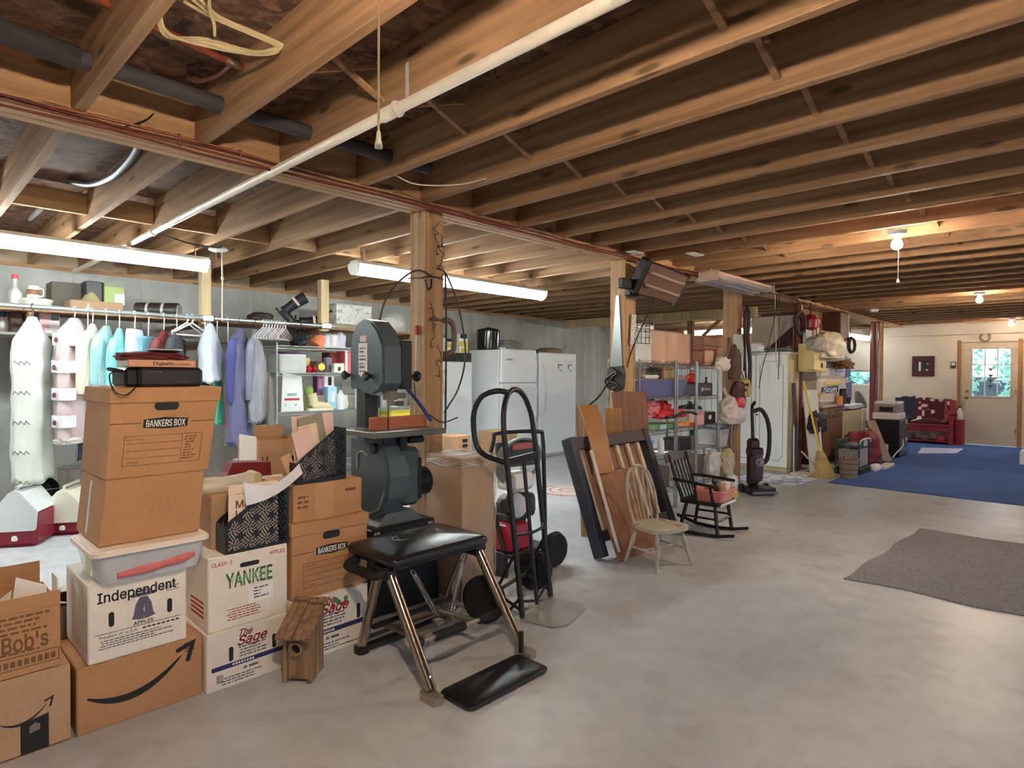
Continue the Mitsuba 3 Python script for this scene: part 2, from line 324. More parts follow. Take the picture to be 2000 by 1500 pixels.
# ---- ceiling: subfloor, joists, beam, blocking, bridging
ce = struct('ceiling', bx(X0-.2, Y0-.2, SZ, X1+.2, Y1+.2, SZ+.05, 0), M_OSB)
JX = [1.461-.445*k for k in range(14, 2, -1)] + [.579, 1.055, 1.461, 1.912, 2.36, 2.80, 3.236] + [3.236+.447*k for k in range(1, 27)]
JX = [x for x in JX if X0+.02 < x < X1-.05]
JX = sorted(set(round(x, 3) for x in JX if not any(0 < abs(x-q) < .2 for q in (.579, 1.055) if x != q)))
_jn = {}
for i, x in enumerate(JX):
    j = (i*37) % 5; dx = .003*((i*7) % 3-1)
    ce.add('joist', bx(x-.021, Y0, JZ, x+.021, BM0, SZ, .003), M_JOIST)
    ce.add('joist', bx(x-.021+dx, BM1, JZ, x+.021+dx, Y1+.05, SZ, .003), M_JOIST)
ce.add('beam', cat_([bx(X0, BM0, BZ, X1, BM0+.06, SZ, .004), bx(X0, BM0+.064, BZ, X1, BM0+.123, SZ, .004), bx(X0, BM0+.127, BZ, X1, BM1, SZ, .004)]), M_BEAM)
ce.add('ledger', bx(X0, BM0-.04, BZ+.004, X1, BM0, BZ+.03, .003), M_BEAM)
for a, b in zip(JX[:-1], JX[1:]):
    if a > -1.5:
        yb = 5.1+.03*((int(a*10)) % 2)
        ce.add('blocking', bx(a+.022, yb, 2.455, b-.022, yb+.04, 2.60, .003), M_BEAM)
    for yr in (2.12, .88):
        if a > 1.0 and a < 9:
            for s in (0, 1):
                z0, z1 = (2.46, 2.61) if s else (2.61, 2.46)
                ce.add('bridging', tube([(a+.021, yr+.03*s, z0), (b-.021, yr+.03*s, z1)], .015, 4, flat=(1.2, .6)), M_JOIST)
ce.add('sill_plate', bx(X0, Y1-.005, 2.37, X1, Y1+.15, JZ, .003), M_BEAM)
ce.add('rim_board', bx(X0, Y1+.06, JZ, X1, Y1+.1, SZ, 0), M_RIM)
# header, partition and brace at the end of the storage bay
ce.add('header', bx(9.33, 3.80, 2.25, 9.42, Y1, JZ-.002, .004), M_LUMBER)
ce.add('header_stud', bx(9.34, 4.85, 1.95, 9.42, 4.95, 2.25, .004), M_PINE)
ce.add('header_stud', bx(9.34, 5.60, 1.95, 9.42, 5.68, 2.25, .004), M_PINE)
ce.add('brace', tube([(9.46, 4.25, 2.40), (9.46, 4.72, 2.0)], .04, 4, flat=(1.2, .6)), M_PINE)
ce.add('brace', tube([(9.46, 3.9, 2.36), (9.46, 4.1, 2.27)], .04, 4, flat=(1.2, .6)), M_PINE)
M_SIDING = mat('red_brown_boards', 0, 0.7, fn=wood_fn(1, (150, 96, 72), (104, 58, 44)))
sd = struct('wall_bay', None, None)
for k in range(5): sd.add('board', bx(12.6, 4.2, 1.25+.235*k, 12.64, Y1, 1.48+.235*k, .006), M_SIDING)
M_PART = mat('plasterboard', 0, 0.8, fn=lambda p, n, uv: mix(S(186, 174, 160), S(204, 194, 180), fbm(p.y*4, p.z*3, 0.0, 3)))
pt = struct('wall_partition', bx(9.55, BM1+.01, 0, 9.65, 3.95, 2.26, .004), M_PART)
pt.add('top_rail', bx(9.53, BM1+.01, 2.26, 9.66, 3.80, 2.30, .004), C(58, 58, 56))
# ---- outdoors: ground and shrubs beyond the door and the far window
one('lawn', bx(15.3, -12, -.35, 40, 16, -.25, 0), mat('grass', 0, 0.9, fn=_rug((70, 110, 50), (110, 150, 80), 9.0)), 'green lawn outside beyond the glazed door', 'lawn', kind='stuff')
M_LEAF = mat('leaves', 0, 0.6, fn=lambda p, n, uv: mix(S(140, 196, 160), S(216, 238, 222), noise(p.x*9, p.y*9, p.z*9)))
def shrub(at, w, h, seed, lab):
    r = np.random.default_rng(seed); n = 900; V, F = [], []
    d_ = r.normal(size=(n, 3)); d_ /= np.linalg.norm(d_, axis=1, keepdims=True); P = d_*r.uniform(.6, 1, (n, 1))*[w/2, w/2, h/2]+[0, 0, h*.55]
    for i in range(n):
        a, b = r.normal(size=(2, 3)); a /= np.linalg.norm(a); b -= a*(a@b); b /= np.linalg.norm(b); s = r.uniform(.08, .16); k = len(V)
        V += [P[i]-a*s, P[i]+b*s*.45, P[i]+a*s, P[i]-b*s*.45]; F += [(k, k+1, k+2), (k, k+2, k+3)]
    t = Thing('shrub', lab, 'shrub', at)
    t.add('foliage', trimesh.Trimesh(V, F, process=False), M_LEAF, kind='stuff'); t.add('stem', tube([(0, 0, -.2), (.05, 0, h*.5)], (.05, .02), 6), M_PINE)
shrub((20, 1.0, 0), 2.0, 2.9, 1, 'leafy green shrub seen through the right half of the door glass')
shrub((20.6, 3.4, 0), 2.4, 2.8, 2, 'leafy green shrub seen through the left half of the door glass')
shrub((21, 6.2, 0), 3.0, 2.2, 3, 'leafy green shrub seen through the small far window')
# ================================================================ lamps
def bulb_lamp(x, y, z, label, scale=1.0, cord=None, lit=True):
    t = Thing('bulb_lamp', label, 'ceiling light', (x, y, z), group='bare bulb ceiling lights')
    t.add('base', lathe([(.055, .075), (.062, .08), (.058, .10), (.048, JZ-z)] if JZ-z > .1 else [(.055, .06), (.06, .09)], 20), WHITE, 30)
    t.add('socket', cyl(.022, .05, (0, 0, .04), 14), C(240, 235, 225))
    if lit:
        m = mikit.ply(lathe([(.0, -.048), (.016, -.045), (.032, -.032), (.038, -.014), (.034, .008), (.022, .028), (.015, .045)], 18), WHITE, smooth=True)
        m['emitter'] = {'type': 'area', 'radiance': {'type': 'rgb', 'value': [BULB*scale*c for c in BULB_COL]}}
        t.add('bulb', m, None)
    if cord:
        t.add('pull_cord', tube([(.05, 0, .05), (.05, 0, -cord+.03)], .0025, 5), C(220, 200, 170))
        t.add('pull_bell', lathe([(.006, 0), (.014, .002), (.009, .02), (.004, .03)], 10, (.05, 0, -cord)), C(225, 215, 190))
    return t
bulb_lamp(.477, .70, 2.165, 'bare bulb above the camera whose long white pull cord hangs into view', 2.8, None)
bulb_lamp(5.13, 1.067, 2.312, 'largest bare glowing bulb in a white socket, right of the dark heater', 2.2, .28)
bulb_lamp(9.675, 1.10, 2.325, 'bare glowing bulb on the ceiling, second of the three towards the door', 1.6)
bulb_lamp(14.36, 1.16, 2.325, 'smallest bare glowing bulb, nearest to the far door', 1.0)
for x, lab in ((.6, 'bare bulb on the ceiling behind the camera, nearest to it'), (9.7, 'bare bulb on the ceiling right of the picture, towards the far door')): bulb_lamp(x, -3.0, 2.32, lab, .25)
labels[next(k for k in labels if k.startswith('bulb_lamp') and 'long white' in labels[k]['label'])].pop('group')
cord = Thing('light_cord', 'long white string pull cord with a small bell end, hanging in the upper left', 'pull cord', (.477, .713, 0))
cord.add('string', tube([(0, -.01, 2.2), (0, 0, 1.9), (0, 0, 1.675)], .0016, 6), C(214, 190, 150))
cord.add('bell', lathe([(.003, 0), (.0055, .001), (.005, .007), (.0035, .012), (.003, .022), (.001, .025)], 12, (0, 0, 1.657)), C(230, 222, 196), True)
def fluorescent(x0, x1, y, z, label, lit=True, axis=0, hang=True, kind=0, power=1.0):
    """a wraparound strip light along axis; z is the bottom"""
    L = x1-x0
    t = Thing('strip_light', label, 'strip light', ((x0+x1)/2, y, z) if axis == 0 else (y, (x0+x1)/2, z), 0 if axis == 0 else 90, group='long fluorescent strip lights')
    prof = [(-.060, .125), (-.068, .098), (.068, .098), (.060, .125)] if kind == 0 else [(-.085, .105), (-.085, .09), (.085, .09), (.085, .105), (.06, .125), (-.06, .125)]
    t.add('housing', prism(prof, L, 0, (-L/2, 0, 0)), C(222, 222, 216, .35) if kind == 0 else C(226, 190, 170, .4))
    a = np.linspace(math.pi, 2*math.pi, 13)
    if kind == 0:
        lens = [(-.066, .102)]+[(.075*math.cos(q), .085+.075*math.sin(q)*1.05) for q in a]+[(.066, .102)]
        m = mikit.ply(prism(lens, L-.03, 0, (-L/2+.015, 0, 0)), WHITE, smooth=35)
        if lit: m['emitter'] = {'type': 'area', 'radiance': {'type': 'rgb', 'value': [TUBE*power*c for c in TUBE_COL]}}
        t.add('lens', m, None)
        for s in (-1, 1): t.add('end_cap', prism([(.085*math.cos(q), .09+.088*math.sin(q)) for q in a]+[(.085, .105), (-.085, .105)], .012, 0, (s*L/2-.006, 0, 0)), WHITE)
    else:
        t.add('reflector', prism([(-.15, .02), (-.146, .018), (-.06, .09), (.06, .09), (.146, .018), (.15, .02), (.062, .1), (-.062, .1)], L, 0, (-L/2, 0, 0)), C(206, 206, 204, .3, .3))
        for s in (-1, 1):
            t.add('tube', cyl(.016, L-.12, (-L/2+.06, s*.05, .045), 12, 0), C(236, 236, 236, .25))
            t.add('end_cap', bx(s*L/2-.02, -.1, .015, s*L/2+.02, .1, .12), C(150, 120, 100, .5))
    if hang:
        for s in (-.46, .46): t.add('hanger', tube([(s*L, 0, .12), (s*L+.015, 0, (JZ-z)*.6), (s*L, 0, JZ-z)], .006, 5), C(210, 200, 180))
    return t
fluorescent(-.48, 1.955, 5.5, 2.20, 'lit fluorescent strip above the hanging clothes, running out of the left edge')
fluorescent(2.785, 5.19, 4.53, 2.175, 'lit fluorescent strip passing behind the first wooden post')
fluorescent(5.72, 7.15, 2.80, 2.265, 'unlit open-reflector strip light hanging beside the beam, near the heater', False, kind=1)
fluorescent(4.40, 5.95, 11.2, 2.12, 'lit strip light far back above the white cabinets, seen behind the third post', True, 1)
fluorescent(12.9, 14.9, 3.62, 2.1, 'small far strip light beyond the steel posts near the little window', True, power=.25)
fluorescent(-4.4, -2.0, 5.3, 2.2, 'strip light of the storage side beyond the left edge of the picture', True)
t = Thing('unlit_lamp_holder', 'white porcelain lamp holder without a bulb, pull string below it, over the clothes rail', 'lamp holder', (1.999, 5.36, JZ))
t.add('base', lathe([(.02, -.05), (.035, -.045), (.075, -.03), (.075, -.015), (.05, 0)], 20), WHITE, 30)
t.add('socket', cyl(.02, .06, (0, 0, -.10), 12), C(60, 44, 36))
t.add('pull_string', tube([(.03, 0, -.05), (.034, 0, -.30), (.03, 0, -.62)], .006, 6), C(232, 226, 210))
t.add('pull_knob', sphere(.014, (.034, 0, -.26), 1), C(232, 226, 210), True)
t = Thing('smoke_detector', 'round white smoke detector on the joists left of the second far bulb', 'smoke detector', (11.0, 2.59, JZ))
t.add('body', lathe([(0, -.045), (.05, -.042), (.062, -.02), (.068, 0)], 24), WHITE, 40); t.add('grille', cyl(.03, .004, (0, 0, -.048), 16), GREY)
# ================================================================ the row of boxes in the foreground
INK, INKB, INKR, INKG, INKN, INKV = C(30, 26, 26, .7), C(112, 74, 44, .7), C(176, 66, 58, .7), C(52, 96, 62, .7), C(48, 46, 92, .7), C(92, 88, 104, .7)
def ffront(poly, d=.0007): return prism(poly, d, 1, (0, -d, 0))
def bars(rects, d=.0006): return cat_([bx(x, -d, z, x+w, 0, z+h, 0) for x, z, w, h in rects])
def small_print(x0, x1, z0, z1, rows, r, fill=.9, ragged=.3):
    """rows of tiny lettering, too small to read in the photograph, as strokes"""
    out = []; dz = (z1-z0)/rows
    for i in range(rows):
        xe = x0+(x1-x0)*(1-ragged*r.random()); x = x0+(x1-x0)*ragged*.3*r.random(); z = z1-dz*(i+.75)
        while x < xe:
            w = r.uniform(.5, 2.0)*dz; out.append((x, z, min(w, xe-x), dz*.45)); x += w+dz*.35
    return bars(out)
def smile(w, h, t):
    """the curved arrow printed on a carton"""
    u = np.linspace(0, 1, 22); x = u*w*.86; z = -h*4*u*(1-u)*.62+u*h*.55; th = t*(.35+1.0*np.sin(np.pi*np.clip(u*1.0, 0, 1))**.8)
    th[-1] = t*.3
    body = Polygon(list(zip(x, z+th/2))+list(zip(x[::-1], (z-th/2)[::-1])))
    hx, hz = w, h*.95
    head = LineString([(hx-w*.17, hz-h*.16), (hx-w*.02, hz), (hx-w*.07, hz-h*.62)]).buffer(t*.42, join_style=2)
    return [body, head]
def handhole(w, h, x, z): return ffront(rrect(w, h, min(w, h)*.48, x, z), .0009)
def carton(name, label, w, d, h, at, m, group=None, shear=(0, 0), taper=0, lid=None, cat='box', rz=0, open_top=False):
    t = Thing(name, label, cat, at, rz, group)
    def sh(mesh):
        v = np.array(mesh.vertices); k = v[:, 2:3]
        v = v+k*np.array([[shear[0], shear[1], 0]])+np.c_[(v[:, 0]-w/2)*v[:, 2]*taper, 0*k, 0*k]; mesh.vertices = v; return mesh
    t.sh, t.w, t.d, t.h = sh, w, d, h
    if open_top:
        th = .005
        t.add('body', sh(cat_([bx(0, 0, 0, w, th, h, .001), bx(0, d-th, 0, w, d, h, .001), bx(0, th, 0, th, d-th, h, .001), bx(w-th, th, 0, w, d-th, h, .001), bx(th, th, 0, w-th, d-th, th, .001)])), m)
    else: t.add('body', sh(bx(0, 0, 0, w, d, h, .004)), m)
    if lid:
        o = .007
        t.add('lid', sh(bx(-o, -o, h-lid, w+o, d+o, h+.006, .003)), m)
    t.pr = lambda part, mesh, mm, label=None, y=0: t.add(part, sh(mv(mesh, 0, y, 0)), mm, label=label, kind='stuff' if 'small_print' in part or part in ('printed_table', 'printed_marks', 'handwriting') else None)
    return t
R3 = np.random.default_rng(3)
def bankers(t, w, h, ink):
    """lid, hand hole, black name plate and the ruled table of a records box"""
    t.pr('hand_hole', handhole(w*.23, h*.10, w*.5, h*.80), INK, y=-.0005)
    t.pr('name_plate', ffront(Polygon([(w*.30, h*.555), (w*.5, h*.535), (w*.72, h*.555), (w*.72, h*.65), (w*.5, h*.67), (w*.30, h*.65)])), INK)
    t.pr('lettering', text('BANKERS BOX', h*.075, .0006, True, w*.51, h*.602, w*.37), PAPER, y=-.0008)
    z = h*.61
    t.pr('printed_rule', bars([(.004, z-.002, w*.27, .004)]), ink); t.pr('printed_rule', bars([(w*.75, z-.002, w*.25-.004, .004)]), ink)
    x0, x1, zz0, zz1 = w*.14, w*.88, h*.13, h*.46; q = .0022
    rr = [(x0, zz0, x1-x0, q), (x0, zz1, x1-x0, q), (x0, zz0, q, zz1-zz0), (x1, zz0, q, zz1-zz0), (w*.68, zz0, q, zz1-zz0)]
    rr += [(x0+.01, zz0+(zz1-zz0)*k, w*.5, q) for k in (.25, .5, .75)]
    t.pr('printed_table', cat_([bars(rr), small_print(w*.70, w*.84, zz0+.01, zz1-.005, 9, R3, ragged=.5), text('CONTENTS', .008, .0006, False, x0+w*.1, zz1-.012), text('EXPIRY', .008, .0006, False, x0+w*.1, zz0+.012)]), ink)
# -- left pair
t = carton('carton', 'brown carton with a black panel and a thin curved arrow, bottom left corner', .40, .36, .285, (.082, 2.70, 0), M_CARD2, 'brown cartons of the front row')
t.pr('printed_arrow', cat_([ffront(p) for p in smile(.15, .05, .007)]).apply_translation((.20, 0, .135)), INK)
t.pr('black_panel', ffront(Polygon([(.255, .005), (.335, .005), (.335, .13), (.255, .115)])), INK)
t.pr('black_panel_mark', cat_([ffront(Polygon([(.28, .075), (.31, .08), (.31, .10), (.295, .108), (.28, .098)]))]), C(120, 110, 100), y=-.0008)
t.pr('edge_tape', bars([(0, .005, .395, .004)]), C(90, 62, 40))
t = carton('carton', 'open brown carton lettered Bob\'s with papers sticking out, topmost at the left edge', .385, .33, .225, (.068, 2.70, .289), M_CARD, 'brown cartons of the front row', open_top=True)
t.pr('flap', bx(0, -.004, .222, .385, 0, .275, .001), M_CARD); t.pr('flap', bx(0, .33, .222, .375, .334, .31, .001), M_CARD)
t.pr('lettering', cat_([text("Bob's", .055, .0008, True, .285, .115, .13), bars([(.205+.019*k, .034, .013, .022) for k in range(9)]), bars([(.19, .024, .19, .003), (.19, .067, .19, .003), (.19, .024, .003, .045), (.378, .024, .003, .045)])]), INKB)
t.pr('small_print', cat_([small_print(.20, .36, .145, .215, 4, R3), small_print(.19, .36, .075, .09, 1, R3)]), INKB)
def paper(name, label, pts, m=PAPER, cat='paper', group=None, th=.003):
    """a loose sheet through four corner points"""
    P = np.array(pts, float)
    f = lambda u, v: ((1-u)*(1-v))[:, None]*P[0]+(u*(1-v))[:, None]*P[1]+(u*v)[:, None]*P[2]+((1-u)*v)[:, None]*P[3]+np.c_[0*u, 0*u, .012*np.sin(np.pi*u)*np.sin(np.pi*v)]
    return one(name, sheet(f, 8, 8, th), m, label, cat, group=group)
paper('paper_bundle', 'folded cream paper standing in the open carton at the left edge', [(.20, 2.78, .36), (.31, 2.80, .36), (.33, 2.82, .56), (.24, 2.80, .50)], C(214, 206, 190), group=None)
paper('paper_bundle', 'white patterned paper standing in the open carton, right one of the two', [(.31, 2.80, .36), (.43, 2.80, .36), (.435, 2.84, .55), (.345, 2.84, .60)])
one('envelope', bx(0, 0, 0, .005, .10, .22, .001), PAPER, 'white envelope standing between the open carton and the apple box', 'envelope', (.46, 2.80, .36))
# carton of papers behind
t = carton('carton', 'dark open carton with loose cream sheets on it, behind the open lettered carton', .30, .25, .36, (.30, 3.14, 0), C(92, 82, 72, .8), 'brown cartons of the front row', open_top=True)
paper('loose_sheet', 'cream sheet lying slanted on the dark carton behind the lettered one', [(.33, 3.20, .44), (.40, 3.16, .40), (.56, 3.12, .375), (.45, 3.24, .385)])
paper('loose_sheet', 'white card lying flat behind the slanted cream sheet', [(.42, 3.30, .375), (.60, 3.30, .375), (.60, 3.39, .38), (.42, 3.39, .38)])
# -- second stack
t = carton('carton', 'large brown carton with a big black curved arrow, under the Independent apple box', .438, .35, .252, (.500, 2.70, 0), M_CARD, 'brown cartons of the front row')
t.pr('printed_arrow', cat_([ffront(p) for p in smile(.375, .105, .021)]).apply_translation((.033, 0, .130)), INK)
t.pr('printed_marks', bars([(.372, .205, .003, .03), (.380, .205, .003, .03), (.366, .23, .012, .003), (.393, .205, .003, .03), (.401, .205, .003, .03), (.388, .23, .012, .003), (.366, .2, .045, .002)]), INK)
t = carton('apple_box', 'white apple box lettered Independent with a printed bell, under the clear tote', .340, .37, .300, (.535, 2.695, .255), M_CARDW, 'white apple boxes of the front row')
t.pr('lettering', text('Independent', .038, .0008, True, .165, .243, .27), INK)
bell = [(.142, .135), (.15, .15), (.155, .185), (.165, .205), (.172, .215), (.196, .215), (.203, .205), (.212, .185), (.217, .15), (.226, .135), (.20, .128), (.168, .128)]
t.pr('printed_bell', cat_([ffront(Polygon(bell)), ffront(rrect(.085, .014, .004, .184, .225)), ffront(rrect(.05, .008, .003, .184, .239))]), INKV)
t.pr('printed_bell_crack', ffront(Polygon([(.184, .13), (.188, .15), (.182, .165), (.188, .18), (.186, .13)]), .001), C(190, 186, 190), y=-.0006)
for x in (.075, .277): t.pr('hand_hole', handhole(.018, .056, x, .155), INK, y=-.0005)
t.pr('caption', cat_([text('APPLES', .013, .0006, True, .184, .116, .07), text('Product of U.S.A.', .010, .0006, False, .10, .092, .13, slant=.2), bars([(.18+.017*k, .089, .012, .006) for k in range(8)])]), INK)
t.pr('printed_rule', bars([(.02, .104, .30, .002)]), INK); t.pr('small_print', small_print(.02, .31, .045, .082, 4, R3), INKV)
t.pr('handwriting', tube([(.262, -.001, .235), (.27, -.001, .245), (.268, -.001, .225), (.28, -.001, .242), (.287, -.001, .228), (.295, -.001, .24), (.30, -.001, .226), (.31, -.001, .238), (.265, -.001, .215), (.315, -.001, .22)], .001, 4, 3), INK)
# clear tote
t = Thing('tote', 'clear plastic storage tote with a pale rim, under the plain brown box', 'storage tote', (.546, 2.635, .560))
def tote_shell(w0, d0, w1, d1, h, th=.004):
    def ring(w, d, z, r=.03):
        p = np.array(rrect(w, d, r).exterior.coords)[:-1]; return np.c_[p, np.full(len(p), z)]
    L = [ring(w0, d0, 0), ring(w1, d1, h), ring(w1-2*th, d1-2*th, h), ring(w0-2*th, d0-2*th, th)]; n = len(L[0]); V = np.vstack(L); F = []
    for i in range(3):
        for k in range(n): l = (k+1) % n; F += [(i*n+k, i*n+l, (i+1)*n+l), (i*n+k, (i+1)*n+l, (i+1)*n+k)]
    for k in range(1, n-1): F += [(0, k+1, k), (3*n, 3*n+k, 3*n+k+1)]
    return trimesh.Trimesh(V, F, process=False)
TW, TD = .39, .36
t.add('tub', mv(tote_shell(TW*.88, TD*.88, TW, TD, .115), TW/2, TD/2, 0), FILM2, 30)
t.add('rim', mv(prism(rrect(TW+.025, TD+.025, .035).difference(rrect(TW-.03, TD-.03, .02)), .016), TW/2, TD/2, .108), C(232, 214, 196, .4))
t.add('lid', mv(prism(rrect(TW+.01, TD+.01, .03), .006), TW/2, TD/2, .122), C(226, 212, 198, .4))
t.add('label', bx(-.001, .06, .03, .004, .14, .11, 0), C(226, 218, 190))
one('folded_cloth', blob(TW*.80, TD*.80, .085, 4, .16, 3, 4, .3), C(120, 110, 98, .9), 'grey folded cloth inside the clear tote', 'cloth', (.546+TW/2, 2.635+TD/2, .566), smooth=True)
one('pink_cloth', tube([(0, 0, .018), (.09, -.004, .024), (.16, .002, .03), (.22, 0, .038), (.27, .006, .05)], [.012, .018, .017, .02, .018], 10, 5, flat=(1, 1)), C(204, 112, 110, .9), 'pink towel pressed against the front of the clear tote', 'towel', (.620, 2.655, .566), smooth=True)
t = carton('records_box', 'plain brown box in the middle of the tallest stack, on the clear tote', .356, .37, .250, (.570, 2.70, .690), M_CARD, 'brown records boxes', shear=(.10, 0))
t.add('edge_tape', t.sh(cat_([bx(-.002, .19, .02, .001, .215, .225, 0)])), C(206, 206, 204, .3))
t = carton('records_box', 'brown lidded records box at the top of the tallest stack, under the black appliance', .372, .39, .345, (.592, 2.70, .941), M_CARD, 'brown records boxes', shear=(.105, 0), taper=.18, lid=.055)
bankers(t, .372, .345, INKB)
# on top of it
TX, TZ = .628, 1.293
t = Thing('paper_shredder_head', 'black boxy appliance lying on the tallest box stack, under the cookbook', 'appliance', (TX+.035, 2.70, TZ), 1)
t.add('body', bx(.045, 0, 0, .285, .20, .078, .012), C(40, 34, 32, .35)); t.add('end_cap', bx(0, .01, .002, .05, .19, .074, .01), C(16, 16, 17, .3))
t.add('handle', tube([(.0, .04, .062), (-.03, .06, .07), (-.033, .10, .07), (0, .12, .062)], .006, 8, 4), BLACK)
t.add('power_cord', tube([(.0, .03, .06), (-.05, .01, .05), (-.045, -.02, -.01), (-.01, -.03, -.03), (.03, -.02, .0)], .0025, 6, 6), BLACK)
t.add('printed_mark', cat_([tube([(.18, -.0005, .018), (.205, -.0005, .024), (.23, -.0005, .016)], .0012, 4, 4), bars([(.085, .058, .012, .004), (.103, .058, .012, .004), (.12, .057, .008, .006)])]), C(84, 78, 74))
t = Thing('cookbook', 'thick book with orange-brown spine lettered Diabetic Cookbook, lying on the black appliance', 'book', (TX+.045, 2.705, TZ+.079), -1)
t.add('cover', cat_([bx(0, 0, 0, .243, .19, .003, .001), bx(0, 0, .025, .243, .19, .028, .001), bx(0, -.002, 0, .243, .003, .028, .002)]), C(204, 150, 112, .5))
t.add('pages', bx(.003, .004, .003, .238, .186, .025, .001), PAPER)
t.add('lettering', cat_([mv(text('Diabetic', .015, .0006, True, .125, .014, .078), 0, -.0022, 0), mv(text('Cookbook', .007, .0006, True, .195, .012, .055), 0, -.0022, 0)]), C(64, 34, 20))
one('maroon_bundle', blob(.25, .18, .036, 9, .22, 3.2, 4, .5), C(94, 32, 36, .5), 'crumpled maroon cloth bundle lying on the cookbook', 'cloth', (TX+.15, 2.79, TZ+.107), smooth=True)
t = Thing('dish', 'white rimmed dark oval dish on top of the maroon bundle', 'dish', (TX+.20, 2.80, TZ+.137), 0)
t.add('bowl', lathe([(.03, 0), (.055, .004), (.062, .012)], 24), C(20, 20, 24, .3), True); t.add('rim', lathe([(.058, .010), (.068, .012), (.068, .016), (.055, .016)], 24), WHITE)
# -- third stack
t = carton('apple_box', 'white apple box with a blue stripe and red script, under the Yankee box', .355, .34, .248, (.945, 2.672, 0), M_CARDW, 'white apple boxes of the front row')
def sage(t, w, h, holes):
    t.pr('blue_stripe', ffront(Polygon([(.02, h*.335), (w-.02, h*.35), (w-.02, h*.43), (.02, h*.415)])), INKN)
    t.pr('red_script', cat_([text('The', h*.12, .0007, True, w*.46, h*.89, w*.17, slant=.35), text('Sage', h*.16, .0007, True, w*.55, h*.755, w*.36, slant=.35)]), C(120, 26, 40))
    t.pr('small_print', cat_([small_print(w*.36, w*.74, h*.46, h*.67, 4, R3), small_print(w*.08, w*.9, h*.06, h*.20, 3, R3, ragged=.6), small_print(w*.42, w*.66, h*.22, h*.31, 1, R3)]), INKV)
    t.pr('stripe_lettering', bars([(w*.3+k*.012, h*.365, .008, h*.035) for k in range(8)]), PAPER, y=-.0008)
    for x in holes: t.pr('hand_hole', handhole(.018, h*.25, x, h*.57), INK, y=-.0005)
sage(t, .355, .248, (.10, .29))
t.pr('barcode', bars([(.04+.004*k, .03, .002, .035) for k in range(7)]), INKB)
t = carton('apple_box', 'white apple box lettered Yankee in green, under the black magazine holder', .348, .345, .318, (.956, 2.685, .249), M_CARDW, 'white apple boxes of the front row')
t.pr('lettering', text('YANKEE', .062, .0008, True, .175, .205, .205), INKG); t.pr('lettering_core', text('YANKEE', .036, .0010, False, .175, .205, .175), C(150, 190, 140))
t.pr('red_lettering', cat_([text('CLASS-1', .016, .0007, True, .058, .285, .085), text('APPLES', .016, .0007, True, .30, .29, .072)]), INKR)
t.pr('hand_hole', handhole(.085, .02, .175, .262), INK, y=-.0005); t.pr('red_small_print', small_print(.075, .25, .03, .085, 5, R3), INKR)
t.pr('sticker', ffront(rrect(.11, .075, .004, .225, .125)), PAPER); t.pr('sticker_print', cat_([small_print(.185, .27, .10, .155, 4, R3, ragged=.6)]), INKV, y=-.0008)
t.add('side_print', cat_([bx(-.0008, .05, .05+.02*k, 0, .2, .06+.02*k, 0) for k in range(4)]), INKR)
# magazine holders: a pierced box cut on the slant
def magazine_holder(name, label, at, rz, w, d, h, low, flip=False):
    t = Thing(name, label, 'magazine holder', at, rz, group='black pierced magazine holders')
    pol = Polygon([(0, 0), (w, 0), (w, h), (w*.78, h), (.02, low+.02), (0, low)]); rim = .008
    inner = pol.buffer(-rim); holes = []
    r = np.random.default_rng(11)
    for cx in np.arange(.03, w, .07):
        for cz in np.arange(.035, h, .07):
            for ring, n in ((.010, 5), (.021, 10), (.031, 14)):
                for k in range(n):
                    a = 2*math.pi*k/n+ring*40; p = (cx+ring*math.cos(a), cz+ring*math.sin(a))
                    e = Point(0, 0).buffer(1, 2); from_ = LineString([(p[0]-.0048*math.cos(a+.5), p[1]-.0048*math.sin(a+.5)), (p[0]+.0048*math.cos(a+.5), p[1]+.0048*math.sin(a+.5))]).buffer(.0027, 1)
                    if inner.contains(from_): holes.append(from_)
    from shapely.ops import unary_union
    fp = pol.difference(unary_union(holes))
    t.add('pierced_side', prism(fp, .0015, 1), BLACK); t.add('pierced_side', prism(fp, .0015, 1, (0, d-.0015, 0)), BLACK)
    t.add('frame', cat_([bx(0, 0, 0, w, d, .003, .001), bx(w-.003, 0, 0, w, d, h, .001), bx(0, 0, 0, .003, d, low, .001)]), BLACK)
    return t
magazine_holder('magazine_holder', 'black pierced magazine holder full of papers, standing on the Yankee box', (1.028, 2.688, .568), 0, .285, .10, .275, .125)
for k in range(5):
    one('magazine', bx(0, 0, 0, .22, .006, .28, .001), C(*[(230, 206, 184), (236, 220, 204), (216, 196, 172), (232, 224, 214), (200, 176, 150)][k]),
        ['cream cover sheet lettered Ma, frontmost in the black holder on the Yankee box', 'pale booklet second from the front in the black holder on the Yankee box', 'tan booklet in the middle of the black holder on the Yankee box', 'white booklet second from the back in the black holder on the Yankee box', 'brown booklet at the back of the black holder on the Yankee box'][k], 'magazine', (1.045+.008*k, 2.695+.017*k, .572), 0, group='papers in the first magazine holder')
k0 = 'magazine'
t = Thing(k0, raw=True); labels.pop(None, None)
t.m = T().translate([1.045, 2.695, .572]); t.add('cover_lettering', cat_([text('Ma', .032, .0006, True, .06, .205, .06), bars([(.03, .25, .11, .002), (.03, .13, .006, .05)])]), INKB)
P_ = np.array
one('bent_sheet', sheet(lambda u, v: np.c_[.10+.26*u, -.03-.02*np.sin(np.pi*u)+.03*v, .05+.11*u**1.6+.10*v*(1-.55*u)-.03*np.sin(np.pi*u)*v], 14, 8, .0012), C(226, 226, 232, .7), 'white printed sheet curling out of the first magazine holder', 'paper', (1.005, 2.688, .725), smooth=40)
